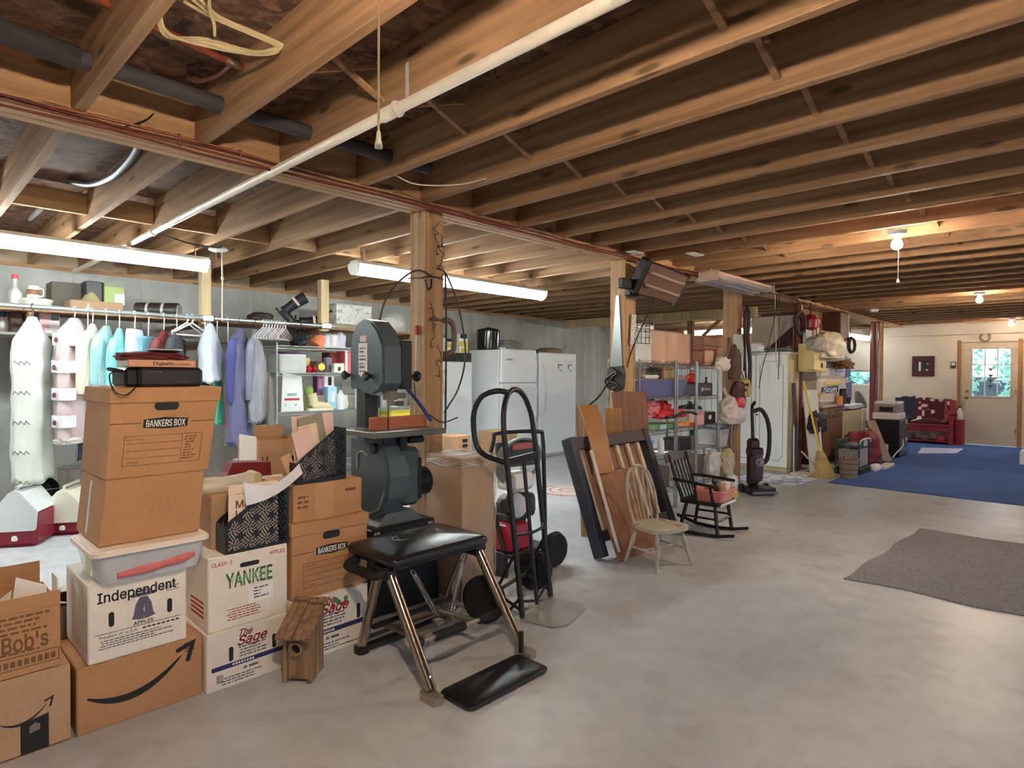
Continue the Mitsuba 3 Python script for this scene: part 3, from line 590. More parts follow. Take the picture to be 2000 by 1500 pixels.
# behind the holder
t = carton('carton', 'tall narrow brown carton behind the first magazine holder, beside the tallest stack', .14, .20, .235, (1.015, 2.81, .568), M_CARD2, 'brown cartons of the front row')
one('paper_roll', tube([(-.10, .0, .03), (.02, -.02, .035), (.12, -.05, .045)], [.036, .038, .044], 16, 3), C(204, 196, 178, .8), 'rolled cream backing paper lying over the narrow carton and the first holder', 'roll', (1.10, 2.90, .803), smooth=40)
one('roll_core', lathe([(.030, 0), (.036, .001), (.036, .045), (.026, .045), (.026, .004), (.030, 0)], 18), C(222, 200, 156, .7), 'open cream end of a second paper roll beside the rolled backing paper', 'roll', (1.235, 2.86, .845), tilt=(-80, (1, .35, 0)), smooth=40)
# support stack behind the third stack
t = carton('carton', 'brown carton standing on the floor behind the apple boxes, hidden under the red folder', .42, .32, .80, (1.05, 3.06, 0), M_CARD2, 'brown cartons of the front row')
t = Thing('red_folder', 'dark red folder box lying behind the first magazine holder', 'folder', (1.18, 3.10, .80))
t.add('cover', prism([(0, 0), (.25, 0), (.245, .085), (.05, .10), (.03, .05)], .10, 1, (0, .02, 0)), C(112, 26, 34, .5))
t.add('pages', bx(.01, .0, .004, .30, .02, .016, .001), PAPER)
# -- fourth stack
t = carton('apple_box', 'white apple box with printed fruit, on the floor behind the birdhouse', .40, .34, .290, (1.315, 2.655, 0), M_CARDW, 'white apple boxes of the front row')
sage(t, .40, .29, (.345,))
for x, z, c in ((.205, .225, (176, 40, 52)), (.235, .235, (70, 120, 60)), (.265, .222, (176, 40, 52)), (.275, .245, (90, 130, 70)), (.22, .25, (90, 130, 70))): t.pr('printed_fruit', ffront(Point(x, z).buffer(.013, 4)), C(*c, .7))
t = carton('records_box', 'brown lidded records box right of the Yankee box, under the taped carton', .402, .36, .348, (1.322, 2.675, .291), M_CARD, 'brown records boxes', lid=.05)
bankers(t, .402, .348, INKB)
t = carton('carton', 'brown taped carton on the lidded records box, under the second magazine holder', .368, .31, .175, (1.340, 2.700, .646), M_CARD, 'brown cartons of the front row')
t.pr('tape', ffront(rrect(.10, .174, .001, .16, .088)), C(186, 140, 96, .25)); t.pr('handwriting', cat_([small_print(.02, .09, .06, .13, 3, R3), small_print(.27, .35, .11, .14, 1, R3)]), INKB)
magazine_holder('magazine_holder', 'black pierced magazine holder with grey and pink folders, on the taped carton', (1.368, 2.72, .823), 0, .262, .10, .255, .10)
labs = ['pink folder frontmost in the second magazine holder', 'cream folder in the second magazine holder', 'tall grey-green folder in the second magazine holder', 'pale pink wide folder at the back of the second magazine holder', 'tan card with a letter s at the lower left of the second magazine holder']
cols = [(226, 190, 176), (226, 206, 170), (150, 146, 126), (228, 196, 184), (206, 170, 128)]
for k in range(5):
    W, Hh, tl, xx = [(.10, .25, -14, .035), (.10, .27, -10, .06), (.13, .31, -12, .085), (.22, .315, -6, .02), (.05, .13, -22, .0)][k]
    one('folder', bx(0, 0, 0, W, .004, Hh, .001), C(*cols[k], .8), labs[k], 'folder', (1.372+xx, 2.73+.016*k, .827), tilt=(tl if k != 3 else -4, (0, 1, 0)), group='folders in the second magazine holder')
# white bucket-like carton behind, by the hanging robe
t = carton('carton', 'open white and brown carton with flaps up, behind the second magazine holder by the robe', .27, .28, .30, (1.44, 3.30, .68), M_CARD2, 'brown cartons of the front row', open_top=True)
t.pr('flap', bx(.09, .27, .29, .27, .275, .36, .001), M_CARD2); t.pr('paper_lining', bx(-.003, .02, .02, 0, .25, .32, .001), PAPER); t.pr('scribble', bars([(.02, .16, .006, .05), (.045, .15, .006, .06), (.02, .18, .03, .004)]), INK)
one('storage_crate', bx(0, 0, 0, .50, .44, .675, .01), C(88, 84, 82, .6), 'grey storage crate under the open white and brown carton, behind the boxes', 'crate', (1.20, 3.42, 0)) 
# ---- birdhouse
t = Thing('birdhouse', 'weathered wooden birdhouse with a sloping plank roof in front of the apple boxes', 'birdhouse', (1.312, 2.545, 0), -50)
t.add('front', cat_([bx(-.045, -.065, .012, .045, -.05, .185, .003)]), M_PINE)
t.add('side', prism([(-.075, 0), (.075, 0), (.075, .285), (-.075, .215)], .016, 0, (.046, 0, 0)), M_PINE); t.add('side', prism([(-.075, 0), (.075, 0), (.075, .285), (-.075, .215)], .016, 0, (-.062, 0, 0)), M_PINE)
t.add('back', bx(-.046, .06, 0, .046, .075, .28, .003), M_PINE); t.add('bottom', bx(-.046, -.05, .012, .046, .06, .026, .002), M_PINE)
t.add('entrance_tube', mv(rot(lathe([(.022, 0), (.03, 0), (.03, .03), (.022, .03), (.022, 0)], 20), 90, (1, 0, 0)), 0, -.062, .155), M_PINE)
t.add('entrance', cyl(.0225, .006, (0, -.071, .155), 18, 1), INK)
for k in range(4):
    p = bx(-.078+.039*k+.001, -.135, 0, -.078+.039*(k+1)-.001, .105, .018+.004*(k % 2), .004)
    t.add('roof_plank', mv(rot(p, 25, (1, 0, 0)), 0, 0, .262), M_PINE)
# ================================================================ bandsaw
GREEN = C(74, 88, 94, .32, 0, .5)
t = Thing('bandsaw', 'dark grey-green upright band saw on a black stand, in front of the first wooden post', 'band saw', (1.95, 2.95, 0))
def yz(poly, d, x): return prism(poly, d, 0, (x, 0, 0))
top = Polygon([(-.09, 1.30), (-.05, 1.255), (.02, 1.235), (.10, 1.25), (.16, 1.27), (.235, 1.27), (.235, 1.50), (.215, 1.58), (.165, 1.635), (.10, 1.655), (.03, 1.64), (-.04, 1.585), (-.085, 1.50)]).buffer(.01)
t.add('upper_wheel_cover', yz(top.buffer(-.012), .012, -.012), GREEN, 20); t.add('upper_wheel_housing', yz(top, .11, 0), GREEN, 20)
t.add('rating_plate', yz(Polygon([(.055, 1.345), (.10, 1.325), (.145, 1.345), (.145, 1.525), (.055, 1.525)]), .003, -.015), C(206, 204, 200, .4), label='printed rating plate')
t.add('plate_lettering', cat_([bx(-.0165, .07+.01*(k % 3), 1.36+.022*k, -.0148, .135, 1.366+.022*k+.004*(k % 2), 0) for k in range(7)]), DGREY)
t.add('warning_label', yz(rrect(.065, .035, .003, .10, 1.55), .003, -.014), C(206, 170, 170, .5))
t.add('tension_box', bx(.14, -.07, 1.26, .21, .0, 1.54, .006), BLACK)
t.add('column', cat_([bx(.02, .12, .93, .11, .23, 1.27, .01)]), C(34, 36, 40, .4))
for y, z in ((.245, 1.34), (.02, 1.335), ): t.add('knob', mv(rot(lathe([(.012, 0), (.012, .02), (.024, .024), (.028, .036), (.02, .046), (0, .047)], 10), -90, (0, 1, 0)), -.012, y, z), BLACK, 30)
t.add('knob', mv(rot(lathe([(.01, 0), (.01, .04), (.03, .044), (.034, .06), (.024, .075), (0, .076)], 10), 90, (0, 1, 0)), .19, -.06, 1.335), BLACK, 30)
t.add('guide_block', cat_([bx(.03, -.10, 1.20, .085, -.03, 1.255, .004), cyl(.02, .05, (.05, -.08, 1.17), 10), bx(.09, -.09, 1.21, .15, -.05, 1.24, .003), cyl(.014, .06, (.09, -.06, 1.18), 10, 0)]), C(120, 112, 100, .4, .5))
t.add('blade', bx(.052, -.062, 1.03, .0535, -.048, 1.22, 0), C(96, 74, 60, .4, .6))
t.add('table', cat_([bx(-.12, -.20, 1.002, .36, .20, 1.034, .004)]), C(118, 116, 108, .35, .6)); t.add('table_insert', cyl(.03, .002, (.053, -.055, 1.033), 18), STEEL)
t.add('fence', bx(-.05, -.035, 1.036, .345, -.012, 1.105, .004), mat('fence_board', 0, .6, fn=wood_fn(0, (186, 112, 74), (160, 88, 56), knots=False)), label='reddish wooden fence board')
t.add('trunnion', cat_([bx(0, -.08, .93, .10, .10, 1.0, .008), bx(.10, -.11, .80, .15, .0, 1.0, .006), cyl(.02, .10, (.16, -.10, .97), 12, 0), cyl(.028, .03, (-.03, -.02, .93), 12, 0)]), BLACK)
low = Polygon([(-.06, .955), (.235, .955), (.235, .66), (.20, .58), (.13, .54), (.03, .53), (-.06, .57), (-.12, .66), (-.14, .78), (-.12, .88)]).buffer(.012)
t.add('lower_wheel_housing', yz(low, .13, 0), GREEN, 20); t.add('lower_wheel_cover', yz(low.buffer(-.02), .012, -.012), GREEN, 20)
t.add('cover_rim', tube([(-.016, .05, .88), (-.016, .10, .90), (-.016, .15, .88), (-.016, .16, .80)], .006, 6, 4), C(120, 132, 130, .3)); t.add('cover_rim', tube([(-.014, -.115, .70), (-.014, -.06, .60), (-.014, .03, .555), (-.014, .13, .56)], .006, 6, 4), C(120, 132, 130, .3))
t.add('lower_side_box', bx(.10, -.14, .60, .215, .12, .93, .02), C(58, 70, 72, .4)); t.add('motor', cat_([cyl(.085, .16, (.215, .02, .70), 20, 0), bx(.23, -.10, .62, .26, .10, .86, .006)]), BLACK)
t.add('base_casting', prism([(-.02, .49), (.30, .49), (.22, .56), (.04, .56)], .26, 1, (0, -.06, 0)), C(96, 104, 104, .35))
t.add('stand', cat_([bx(-.085, -.095, .44, .36, .22, .49, .006), prism([(-.08, .44), (.355, .44), (.40, 0), (-.12, 0)], .01, 1, (0, -.09, 0)), prism([(-.08, .44), (.355, .44), (.40, 0), (-.12, 0)], .01, 1, (0, .20, 0)), bx(-.095, -.09, .03, -.085, .21, .44, .002), bx(.36, -.09, .03, .37, .21, .44, .002)]), C(20, 20, 22, .4))
for x in (-.06, -.04, .315, .335): t.add('bolt', cyl(.0075, .006, (x, -.1005, .467), 10, 1), C(210, 205, 195, .3, .8))
t.add('blue_rod', tube([(.16, -.08, 1.27), (.20, -.15, 1.18), (.24, -.21, 1.08)], .011, 8), C(44, 56, 110, .4))
t.add('power_cable', tube([(.20, -.10, 1.30), (.21, -.12, 1.18), (.27, -.16, 1.11), (.40, -.12, 1.06), (.55, -.08, 1.08)], .004, 6, 6), BLACK)
# ================================================================ exercise chair
VIN = C(26, 27, 30, .28, 0, .5)
ALU = mat('champagne_tube', S(176, 164, 150), .22, 1.0)
t = Thing('exercise_chair', 'black padded exercise chair on metal A-frame legs with springs and pedal bars', 'exercise chair', (1.86, 2.42, 0))
def padshape(w, d, h, r=.05, dome=.02, n=22):
    p = np.array(rrect(w, d, r).exterior.coords)[:-1]; L = []
    for s, z in ((.97, 0), (1, .008), (1, h*.55), (.97, h*.8), (.88, h*.95), (.6, h+dome*.6), (.25, h+dome)): L.append(np.c_[p*s, np.full(len(p), z)])
    n = len(p); V = np.vstack(L+[[[0, 0, h+dome*1.05]]]); F = []
    for i in range(len(L)-1):
        for k in range(n): l = (k+1) % n; F += [(i*n+k, i*n+l, (i+1)*n+l), (i*n+k, (i+1)*n+l, (i+1)*n+k)]
    b = (len(L)-1)*n
    for k in range(n): F.append((b+k, b+(k+1) % n, len(V)-1))
    for k in range(1, n-1): F.append((0, k+1, k))
    return trimesh.Trimesh(V, F, process=False)
t.add('seat', mv(padshape(.60, .40, .05, .045, .018), 0, 0, .488), VIN, 40)
t.add('seat_base', bx(-.27, -.17, .465, .27, .17, .489, .006), BLACK)
t.add('seat_emblem', cat_([tube([(.12*math.cos(a), .055*math.sin(a)+.01, 0) for a in np.linspace(.6, 5.6, 30)], .003, 4), tube([(-.10+.02*k, -.012+.022*((k*5)%3), 0) for k in range(14)], .0022, 4, 3)]).apply_translation((-.03, .0, .5525)), C(150, 152, 156, .5)) 
t.add('side_handle', tube([(-.27, -.13, .46), (-.335, -.11, .45), (-.34, 0, .45), (-.335, .11, .45), (-.27, .13, .46)], .022, 10, 5), RUBBER, 40)
t.add('side_handle', tube([(.27, -.13, .46), (.32, -.11, .45), (.325, 0, .45), (.32, .11, .45), (.27, .13, .46)], .022, 10, 5), RUBBER, 40)
for sx in (-1, 1):
    t.add('front_leg', tube([(sx*.27, -.12, .47), (sx*.275, -.44, .035)], .024, 14), ALU, 40); t.add('rear_leg', tube([(sx*.27, -.06, .47), (sx*.245, .13, .035)], .024, 14), ALU, 40)
    t.add('leg_bracket', bx(sx*.27-.028, -.16, .42, sx*.27+.028, -.02, .475, .008), BLACK)
    t.add('foot', prism(rrect(.06, .11, .02), .03, 2, (sx*.285, -.455, 0)), C(150, 140, 128, .35, .4)); t.add('foot', prism(rrect(.06, .07, .02), .03, 2, (sx*.245, .135, 0)), BLACK)
    t.add('leg_bolt', cyl(.014, .01, (sx*.275-.005, -.42, .085), 10, 0), CHROME)
def spring(p, q):
    p, q = np.array(p, float), np.array(q, float); n = 26; e = []
    L = np.linspace(0, 1, 160); a = L*2*math.pi*34; d = (q-p)/np.linalg.norm(q-p); u = np.cross(d, [0, 1, 0]); u /= np.linalg.norm(u); w = np.cross(d, u)
    body = tube([p+(q-p)*.0, q], .0115, 12); return body
def coil(p, q, r=.0125, turns=46, wire=.0016):
    p, q = np.array(p, float), np.array(q, float); d = (q-p)/np.linalg.norm(q-p); u = np.cross(d, [0, 1, 0]); u /= np.linalg.norm(u); w = np.cross(d, u); n = turns*8
    s = np.linspace(0, 1, n); a = s*2*math.pi*turns
    return tube(p+(q-p)*s[:, None]+r*(np.cos(a)[:, None]*u+np.sin(a)[:, None]*w), wire, 4)
for (p, q) in (((-.135, -.12, .43), (.02, -.12, .175)), ((.185, -.12, .44), (.115, -.12, .175))):
    p, q = np.array(p), np.array(q); d = (q-p)/np.linalg.norm(q-p)
    k = t.add('spring', cat_([coil(p+d*.03, q-d*.03), tube([p+d*.02, q-d*.02], .010, 8)]), CHROME, 40)
    t.sub(k, 'hook', tube([p+d*.03, p+d*.012+[.011, 0, 0], p-d*.004, p+d*.012-[.011, 0, 0], p+d*.03], .003, 6, 4), CHROME); t.sub(k, 'hook_001', tube([q-d*.03, q-d*.012+[.011, 0, 0], q+d*.004, q-d*.012-[.011, 0, 0], q-d*.03], .003, 6, 4), CHROME)
    t.add('spring_bracket', bx(q[0]-.022, -.145, .135, q[0]+.022, -.10, .158, .004), CHROME)
t.add('crossbar', tube([(-.245, .10, .075), (.245, .10, .075)], .016, 10), ALU); t.add('crossbar', tube([(-.25, .03, .155), (.25, .03, .165)], .02, 8, flat=(1, .6)), BLACK)
t.add('base_rail', bx(-.25, .105, .008, .25, .15, .04, .008), BLACK)
t.add('pedal_arm', tube([(-.16, .06, .13), (-.18, -.30, .165)], .014, 8), C(120, 112, 100, .4, .6)); t.add('pedal_arm', tube([(.10, .06, .14), (.115, -.27, .165)], .014, 8), C(120, 112, 100, .4, .6))
t.add('pedal_plate', bx(-.12, -.145, .115, .16, -.09, .135, .005), C(110, 108, 100, .4, .5))
t.add('pedal_bar', tube([(-.225, -.305, .18), (.31, -.29, .168)], .0115, 10), C(190, 176, 164, .3, .7))
t.add('foam_grip', tube([(-.145, -.305, .178), (.03, -.30, .175)], .021, 12), RUBBER); t.add('foam_grip', tube([(.13, -.295, .172), (.295, -.29, .168)], .021, 12), RUBBER); t.add('end_plug', sphere(.02, (-.228, -.305, .18), 1), BLACK, True)
t.add('foot_pad', mv(padshape(.49, .20, .022, .03, .004), .0, -.545, .006), VIN, 40); t.add('pad_stud', cyl(.012, .10, (.25, -.46, .03), 8), BLACK)
# ================================================================ tall wrapped carton
t = Thing('tall_carton', 'tall brown carton wrapped in clear film standing at the foot of the first post', 'box', (2.39, 2.70, 0))
t.add('body', bx(0, 0, 0, .265, .33, .845, .004), M_CARD2); t.add('tape', bx(-.001, -.0015, .56, .266, .0, .62, 0), C(190, 150, 104, .25)); t.add('tape', bx(-.0015, 0, .56, 0, .33, .62, 0), C(190, 150, 104, .25))
def wrapfilm():
    m = trimesh.creation.box(extents=(.281, .346, .862)); 
    for _ in range(5): m = m.subdivide()
    v = np.array(m.vertices); n = v/np.array([.1405, .173, .431]); k = (meshkit.fbm(v*[14, 14, 22])-.5)*.012
    s = (np.abs(n) > .97)*np.sign(n); m.vertices = v+s*k[:, None]+[.1325, .165, .427]; return m
t.add('film', wrapfilm(), FILM3, True)
t.add('film_folds', cat_([tube([(-.008, .33*u, .80+.012*k+.006*math.sin(9*u+k)) for u in np.linspace(0, 1, 12)], .003, 5) for k in range(3)]+[tube([(.265*u, -.008, .80+.012*k+.006*math.sin(9*u+k)) for u in np.linspace(0, 1, 12)], .003, 5) for k in range(3)]), FILM2, True)
# ================================================================ hand truck
BLKM = C(38, 40, 42, .4, .3)
t = Thing('hand_truck', 'black steel hand truck with looped handles, standing right of the tall wrapped carton', 'hand truck', (2.44, 2.258, 0), 15)
ln = .17
t.add('rail', tube([(0, 0, .02), (0, ln*.55, .80), (0, ln*.72, 1.05), (.03, ln*.80, 1.17), (.10, ln*.86, 1.245), (.19, ln*.87, 1.26), (.28, ln*.85, 1.22), (.345, ln*.78, 1.12), (.362, ln*.70, 1.0), (.362, ln*.55, .80), (.362, 0, .02)], .016, 12, 5), BLKM, 40)
t.add('rear_handle', tube([(.0, ln*.6+.01, .86), (.0, ln+.09, .90), (.0, ln+.14, .98), (.0, ln+.15, 1.12), (.0, ln+.10, 1.22), (.02, ln*.9+.03, 1.255), (.10, ln*.86, 1.245)], .016, 12, 5), BLKM, 40)
t.add('top_bar', bx(0, ln*.55-.012, .845, .362, ln*.55+.012, .885, .004), BLKM)
for z in (.46, ): t.add('cross_bar', tube([(0, ln*.55*z/.8-.0, z), (.09, ln*.55*z/.8-.05, z), (.27, ln*.55*z/.8-.05, z), (.362, ln*.55*z/.8, z)], .014, 8, 3, flat=(1, .6)), BLKM)
t.add('centre_bar', tube([(.181, .0, .03), (.181, ln*.55, .86)], .0115, 8), BLKM); t.add('lower_brace', tube([(0, .02, .10), (.181, 0, .05), (.362, .02, .10)], .008, 6), BLKM)
t.add('toe_plate', prism([(-.01, .01), (.372, .01), (.372, -.20), (.31, -.245), (.05, -.245), (-.01, -.20)], .008, 2, (0, 0, .004)), C(168, 166, 162, .35, .3)); t.add('toe_gusset', tube([(.01, 0, .14), (.01, .10, .02)], .008, 6), BLKM)
t.add('axle', tube([(-.13, .17, .128), (.49, .17, .128)], .011, 8), BLKM)
for s in (0, 1): t.add('axle_brace', tube([(s*.362, .05, .36), (s*.362, .17, .128)], .009, 6), BLKM); t.add('axle_strut', tube([(s*.362, .0, .05), (s*.362, .17, .128)], .009, 6), BLKM)
for x in (-.155, .435):
    k = t.add('wheel', mv(rot(lathe([(.075, -.03), (.105, -.036), (.124, -.024), (.128, 0), (.124, .024), (.105, .036), (.075, .03)], 32), 90, (0, 1, 0)), x+.03, .17, .128), RUBBER, 40)
    t.sub(k, 'rim', mv(rot(lathe([(0, -.02), (.03, -.026), (.04, -.012), (.076, -.02), (.076, .02), (.04, .012), (.03, .026), (0, .02)], 20), 90, (0, 1, 0)), x+.03, .17, .128), C(54, 52, 52, .4), 30)
# ================================================================ pressure washer behind it
t = Thing('pressure_washer', 'petrol pressure washer with a red tank and a coiled hose behind the hand truck', 'pressure washer', (3.06, 2.92, 0))
t.add('tank', mv(padshape(.24, .26, .17, .05, .01), -.06, .0, .17), C(150, 30, 48, .35), 40)
t.add('base_plate', bx(-.2, -.16, .14, .2, .16, .165, .006), BLKM)
t.add('engine', cat_([cyl(.085, .16, (-.02, -.08, .43), 16, 1), bx(-.12, -.07, .345, .08, .11, .40, .01), cyl(.05, .10, (-.14, -.05, .46), 14, 0), bx(.06, -.09, .36, .14, .09, .52, .02)]), C(60, 56, 54, .45, .4))
t.add('recoil_cover', mv(rot(lathe([(0, .035), (.03, .034), (.075, .024), (.085, 0)], 18), 90, (1, 0, 0)), -.07, -.10, .46), C(196, 196, 194, .35), 30)
t.add('fins', cat_([bx(.0+.015*k, -.13, .41, .008+.015*k, -.08, .50, .001) for k in range(6)]), C(120, 116, 110, .4, .6)); t.add('air_box', bx(-.10, -.10, .555, .11, .08, .67, .02), C(226, 226, 222, .35))
t.add('pump', cat_([cyl(.045, .12, (.02, -.04, .23), 12), bx(-.06, -.08, .24, .06, .06, .31, .01)]), C(70, 64, 58, .4, .5))
t.add('handle', tube([(-.2, -.1, .18), (-.15, .10, .62), (-.06, .14, .88), (.0, .15, .93), (.30, .05, .93), (.35, .04, .88), (.30, -.02, .60), (.2, -.12, .18)], .015, 10, 5), BLKM, 40)
t.add('panel', rot(bx(-.13, .02, .70, .25, .05, .88, .006), -6, (0, 0, 1)), C(52, 60, 56, .4)); t.add('panel_label', rot(bx(.0, .014, .82, .20, .02, .865, .002), -6, (0, 0, 1)), C(170, 90, 84, .5)); t.add('panel_print', rot(bx(-.05, .016, .74, .05, .02, .775, .002), -6, (0, 0, 1)), C(150, 160, 110, .5))
for k in range(4): t.add('hose', tube([(.06+(.23+.008*k)*math.cos(a), -.02+.012*k+.03*math.cos(a), .765+(.135+.008*k)*math.sin(a)-.01*k) for a in np.linspace(0, 2*math.pi, 30)[:-1]], .0095, 8, closed=True), C(118, 120, 118, .4), 40)
for y in (-.25, .25):
    k = t.add('wheel', mv(rot(lathe([(.07, -.025), (.11, -.03), (.125, 0), (.11, .03), (.07, .025)], 28), 90, (1, 0, 0)), .22, y*.75, .125), RUBBER, 40); t.sub(k, 'rim', cyl(.07, .03, (.22, y*.75-.015, .125), 16, 1), C(70, 66, 64, .4))
t.add('axle', tube([(.22, -.18, .125), (.22, .18, .125)], .01, 8), BLKM); t.add('rest_foot', bx(-.2, -.12, 0, -.17, .12, .15, .006), BLKM)
# ================================================================ pixel -> place helper (offline measurements)
def W(px, py, X=None, Y=None, Z=None):
    d = _fw*1191.68+_rt*(px-1000)-_up*(py-750)
    k = X/d[0] if X is not None else Y/d[1] if Y is not None else (Z-EYE[2])/d[2]
    return EYE+d*k
def fit(a, b, t, u, Y):
    p, q = W(a, t, Y=Y), W(b, t, Y=Y); m = (a+b)/2
    return p[0], q[0], W(m, t, Y=Y)[2], W(m, u, Y=Y)[2]
# ================================================================ posts
def post(label, x0, x1, y0=3.08, y1=3.245, m=M_POST):
    t = Thing('wooden_post', label, 'post', (x0, y0, 0)); t.add(None, bx(0, 0, 0, x1-x0, y1-y0, BZ-.001, .005), m); return t
post('thick wooden post next to the band saw, with a clamp and looped cables on it', 2.411, 2.557)
post('wooden post carrying the dark heater and a hand saw', 4.673, 4.85)
post('wooden post hung with dark cords and a grey glove, beyond the heater', 7.0, 7.165)
def steel(label, x, y=3.14):
    t = Thing('steel_post', label, 'post', (x, y, 0)); t.add('pipe', cyl(.06, BZ-.02, (0, 0, .01), 20), C(112, 48, 44, .35)); t.add('cap_plate', bx(-.1, -.1, BZ-.012, .1, .1, BZ-.001), C(112, 48, 44, .35)); t.add('base_plate', bx(-.1, -.1, 0, .1, .1, .012), C(112, 48, 44, .35)); return t
steel('maroon steel pipe post beside the white wardrobe, behind the yellow broom', 9.25); steel('maroon steel post near the small far window, left of the printer', 13.35)
one('wooden_upright', bx(13.62, 3.06, 0, 13.74, 3.20, BZ-.001), M_TRIM, 'brown wooden upright right of the far maroon steel post', 'post')
one('metal_strip', bx(13.50, 3.08, 0, 13.54, 3.10, BZ-.001, .004), CHROME, 'shiny metal strip between the far steel post and the brown upright', 'metal strip', (0, 0, 0))
# ================================================================ leaning boards
def panel(name, label, cat, m, base, up, right, w, h, th, parts=None, group=None):
    """a board: base corner point, unit vectors up and right"""
    u, r = np.array(up, float), np.array(right, float); u /= np.linalg.norm(u); r /= np.linalg.norm(r); n = np.cross(r, u)
    M = np.eye(4); M[:3, 0], M[:3, 1], M[:3, 2], M[:3, 3] = r, -n, u, base
    t = Thing(name, label, cat, group=group); t.m = T(M)
    if parts is None: t.add(None, bx(0, -th, 0, w, 0, h, .002), m)
    return t
t = panel('bed_rail_panel', 'dark navy framed panel with pale vertical slats leaning on the second post', 'slatted panel', None, (3.60, 2.585, 0.02), (0, .30, .80), (1, .0, 0), 1.28, .88, .05, True)
NAVY, DKW = C(36, 40, 52, .5), C(62, 52, 54, .55)
t.add('stile', bx(0, -.045, 0, .075, .045, .90), NAVY); t.add('stile', bx(1.025, -.045, 0, 1.10, .045, .90), C(24, 22, 26, .5))
t.add('top_rail', bx(.075, -.04, .80, 1.025, .03, .895), DKW); t.add('bottom_rail', bx(.075, -.03, .10, 1.025, .03, .18), DKW)
for k in range(6): t.add('slat', bx(.13+.155*k, -.02, .18, .17+.155*k, .005, .80, .003), C(206, 180, 152, .6))
for k in range(5): t.add('back_board', bx(.175+.155*k, .012, .18, .28+.155*k, .026, .80, .002), C(134, 100, 78, .6))
panel('plywood_sheet', 'glossy square brown plywood sheet leaning on the slatted panel, behind the small chair', 'plywood sheet', M_PLY, (3.675, 2.465, 0), (0, .26, .60), (1, 0, 0), .56, .655, .006)
panel('lath', 'thin pale lath leaning at the left side of the slatted panel', 'lath', C(206, 198, 184), (3.70, 2.475, 0), (.02, .30, .80), (1, 0, 0), .035, .83, .012)
one('hardboard_strip', sheet(lambda u, v: np.c_[3.70+.24*v+.22*u**1.4, 2.70+.32*u-.05*np.sin(np.pi*u)*1.0, .60+.50*u], 16, 4, .006), mat('hardboard', S(170, 120, 78), .35), 'curved strip of brown hardboard hanging over the top of the slatted panel', 'hardboard strip', smooth=40)
panel('dark_plank_board', 'dark brown board standing on end in front of the second post', 'board', mat('brown_board', 0, .6, fn=wood_fn(2, (128, 88, 66), (104, 70, 54))), (4.45, 2.99, .30), (0, .09, 1), (1, 0, 0), .54, .90, .02)
for k, (x, y, h, lab, m) in enumerate([(4.08, 3.24, 1.08, 'tall brown board on edge behind the slatted panel, leftmost', M_PINE), (4.16, 3.16, .52, 'short dark board on edge left of the slatted panel', M_DARKWOOD), (4.20, 3.10, .50, 'pale board edge on the floor left of the slatted panel', M_LUMBER), (4.30, 3.10, 1.07, 'yellowish board standing behind the curved hardboard strip', M_TRIM)]):
    panel('leaning_board', lab, 'board', m, (x, y-.14, 0), (0, .06 if k != 2 else .02, 1), (0.25, -1, 0), .14, h, .02)
one('mat_board_stack', bx(4.35, 2.86, 0, 5.05, 2.96, .29, .01), M_DARKWOOD, 'dark low board stack on the floor under the brown standing board', 'boards')
# ================================================================ small windsor chair
SAGE = mat('worn_paint', 0, .6, fn=lambda p, n, uv: mix(S(176, 170, 150), S(140, 112, 84), smoothstep(.55, .75, fbm(p.x*16, p.y*16, p.z*12, 4))))
t = Thing('windsor_chair', 'small worn grey-green hoop-back wooden chair in front of the plywood sheet', 'chair', (3.87, 2.255, 0), -14)
seatp = Polygon([(.0, -.165), (.10, -.16), (.165, -.11), (.17, .0), (.14, .11), (.08, .15), (-.08, .15), (-.14, .11), (-.17, 0), (-.165, -.11), (-.10, -.16)]).buffer(.015)
t.add('seat', cat_([prism(seatp, .016, 2, (0, 0, .262)), prism(seatp.buffer(-.006), .026, 2, (0, 0, .256))]), SAGE, 30)
for sx in (-1, 1):
    for sy in (-1, 1):
        t.add('leg', tube([(sx*.115, sy*.10, .26), (sx*.135, sy*.12, .17), (sx*.15, sy*.135, .10), (sx*.172, sy*.158, 0)], [.013, .017, .014, .012], 10), SAGE, 40)
    t.add('stretcher', tube([(sx*.147, -.13, .115), (sx*.147, .13, .115)], .008, 8), SAGE)
t.add('stretcher', tube([(-.147, 0, .115), (.147, 0, .115)], .008, 8), SAGE)
hoop = [(-.115, .125, .27), (-.135, .16, .40), (-.13, .19, .52), (-.09, .215, .63), (0, .225, .675), (.09, .215, .63), (.13, .19, .52), (.135, .16, .40), (.115, .125, .27)]
t.add('hoop', tube(hoop, .0105, 10, 6), SAGE, 40)
for k in range(5):
    f = (k-2)/2; zt = .668-.07*f*f*1.1; t.add('spindle', tube([(f*.065, .128, .27), (f*.085, .19, .48), (f*.10, .222, zt)], .0055, 8, 3), SAGE)
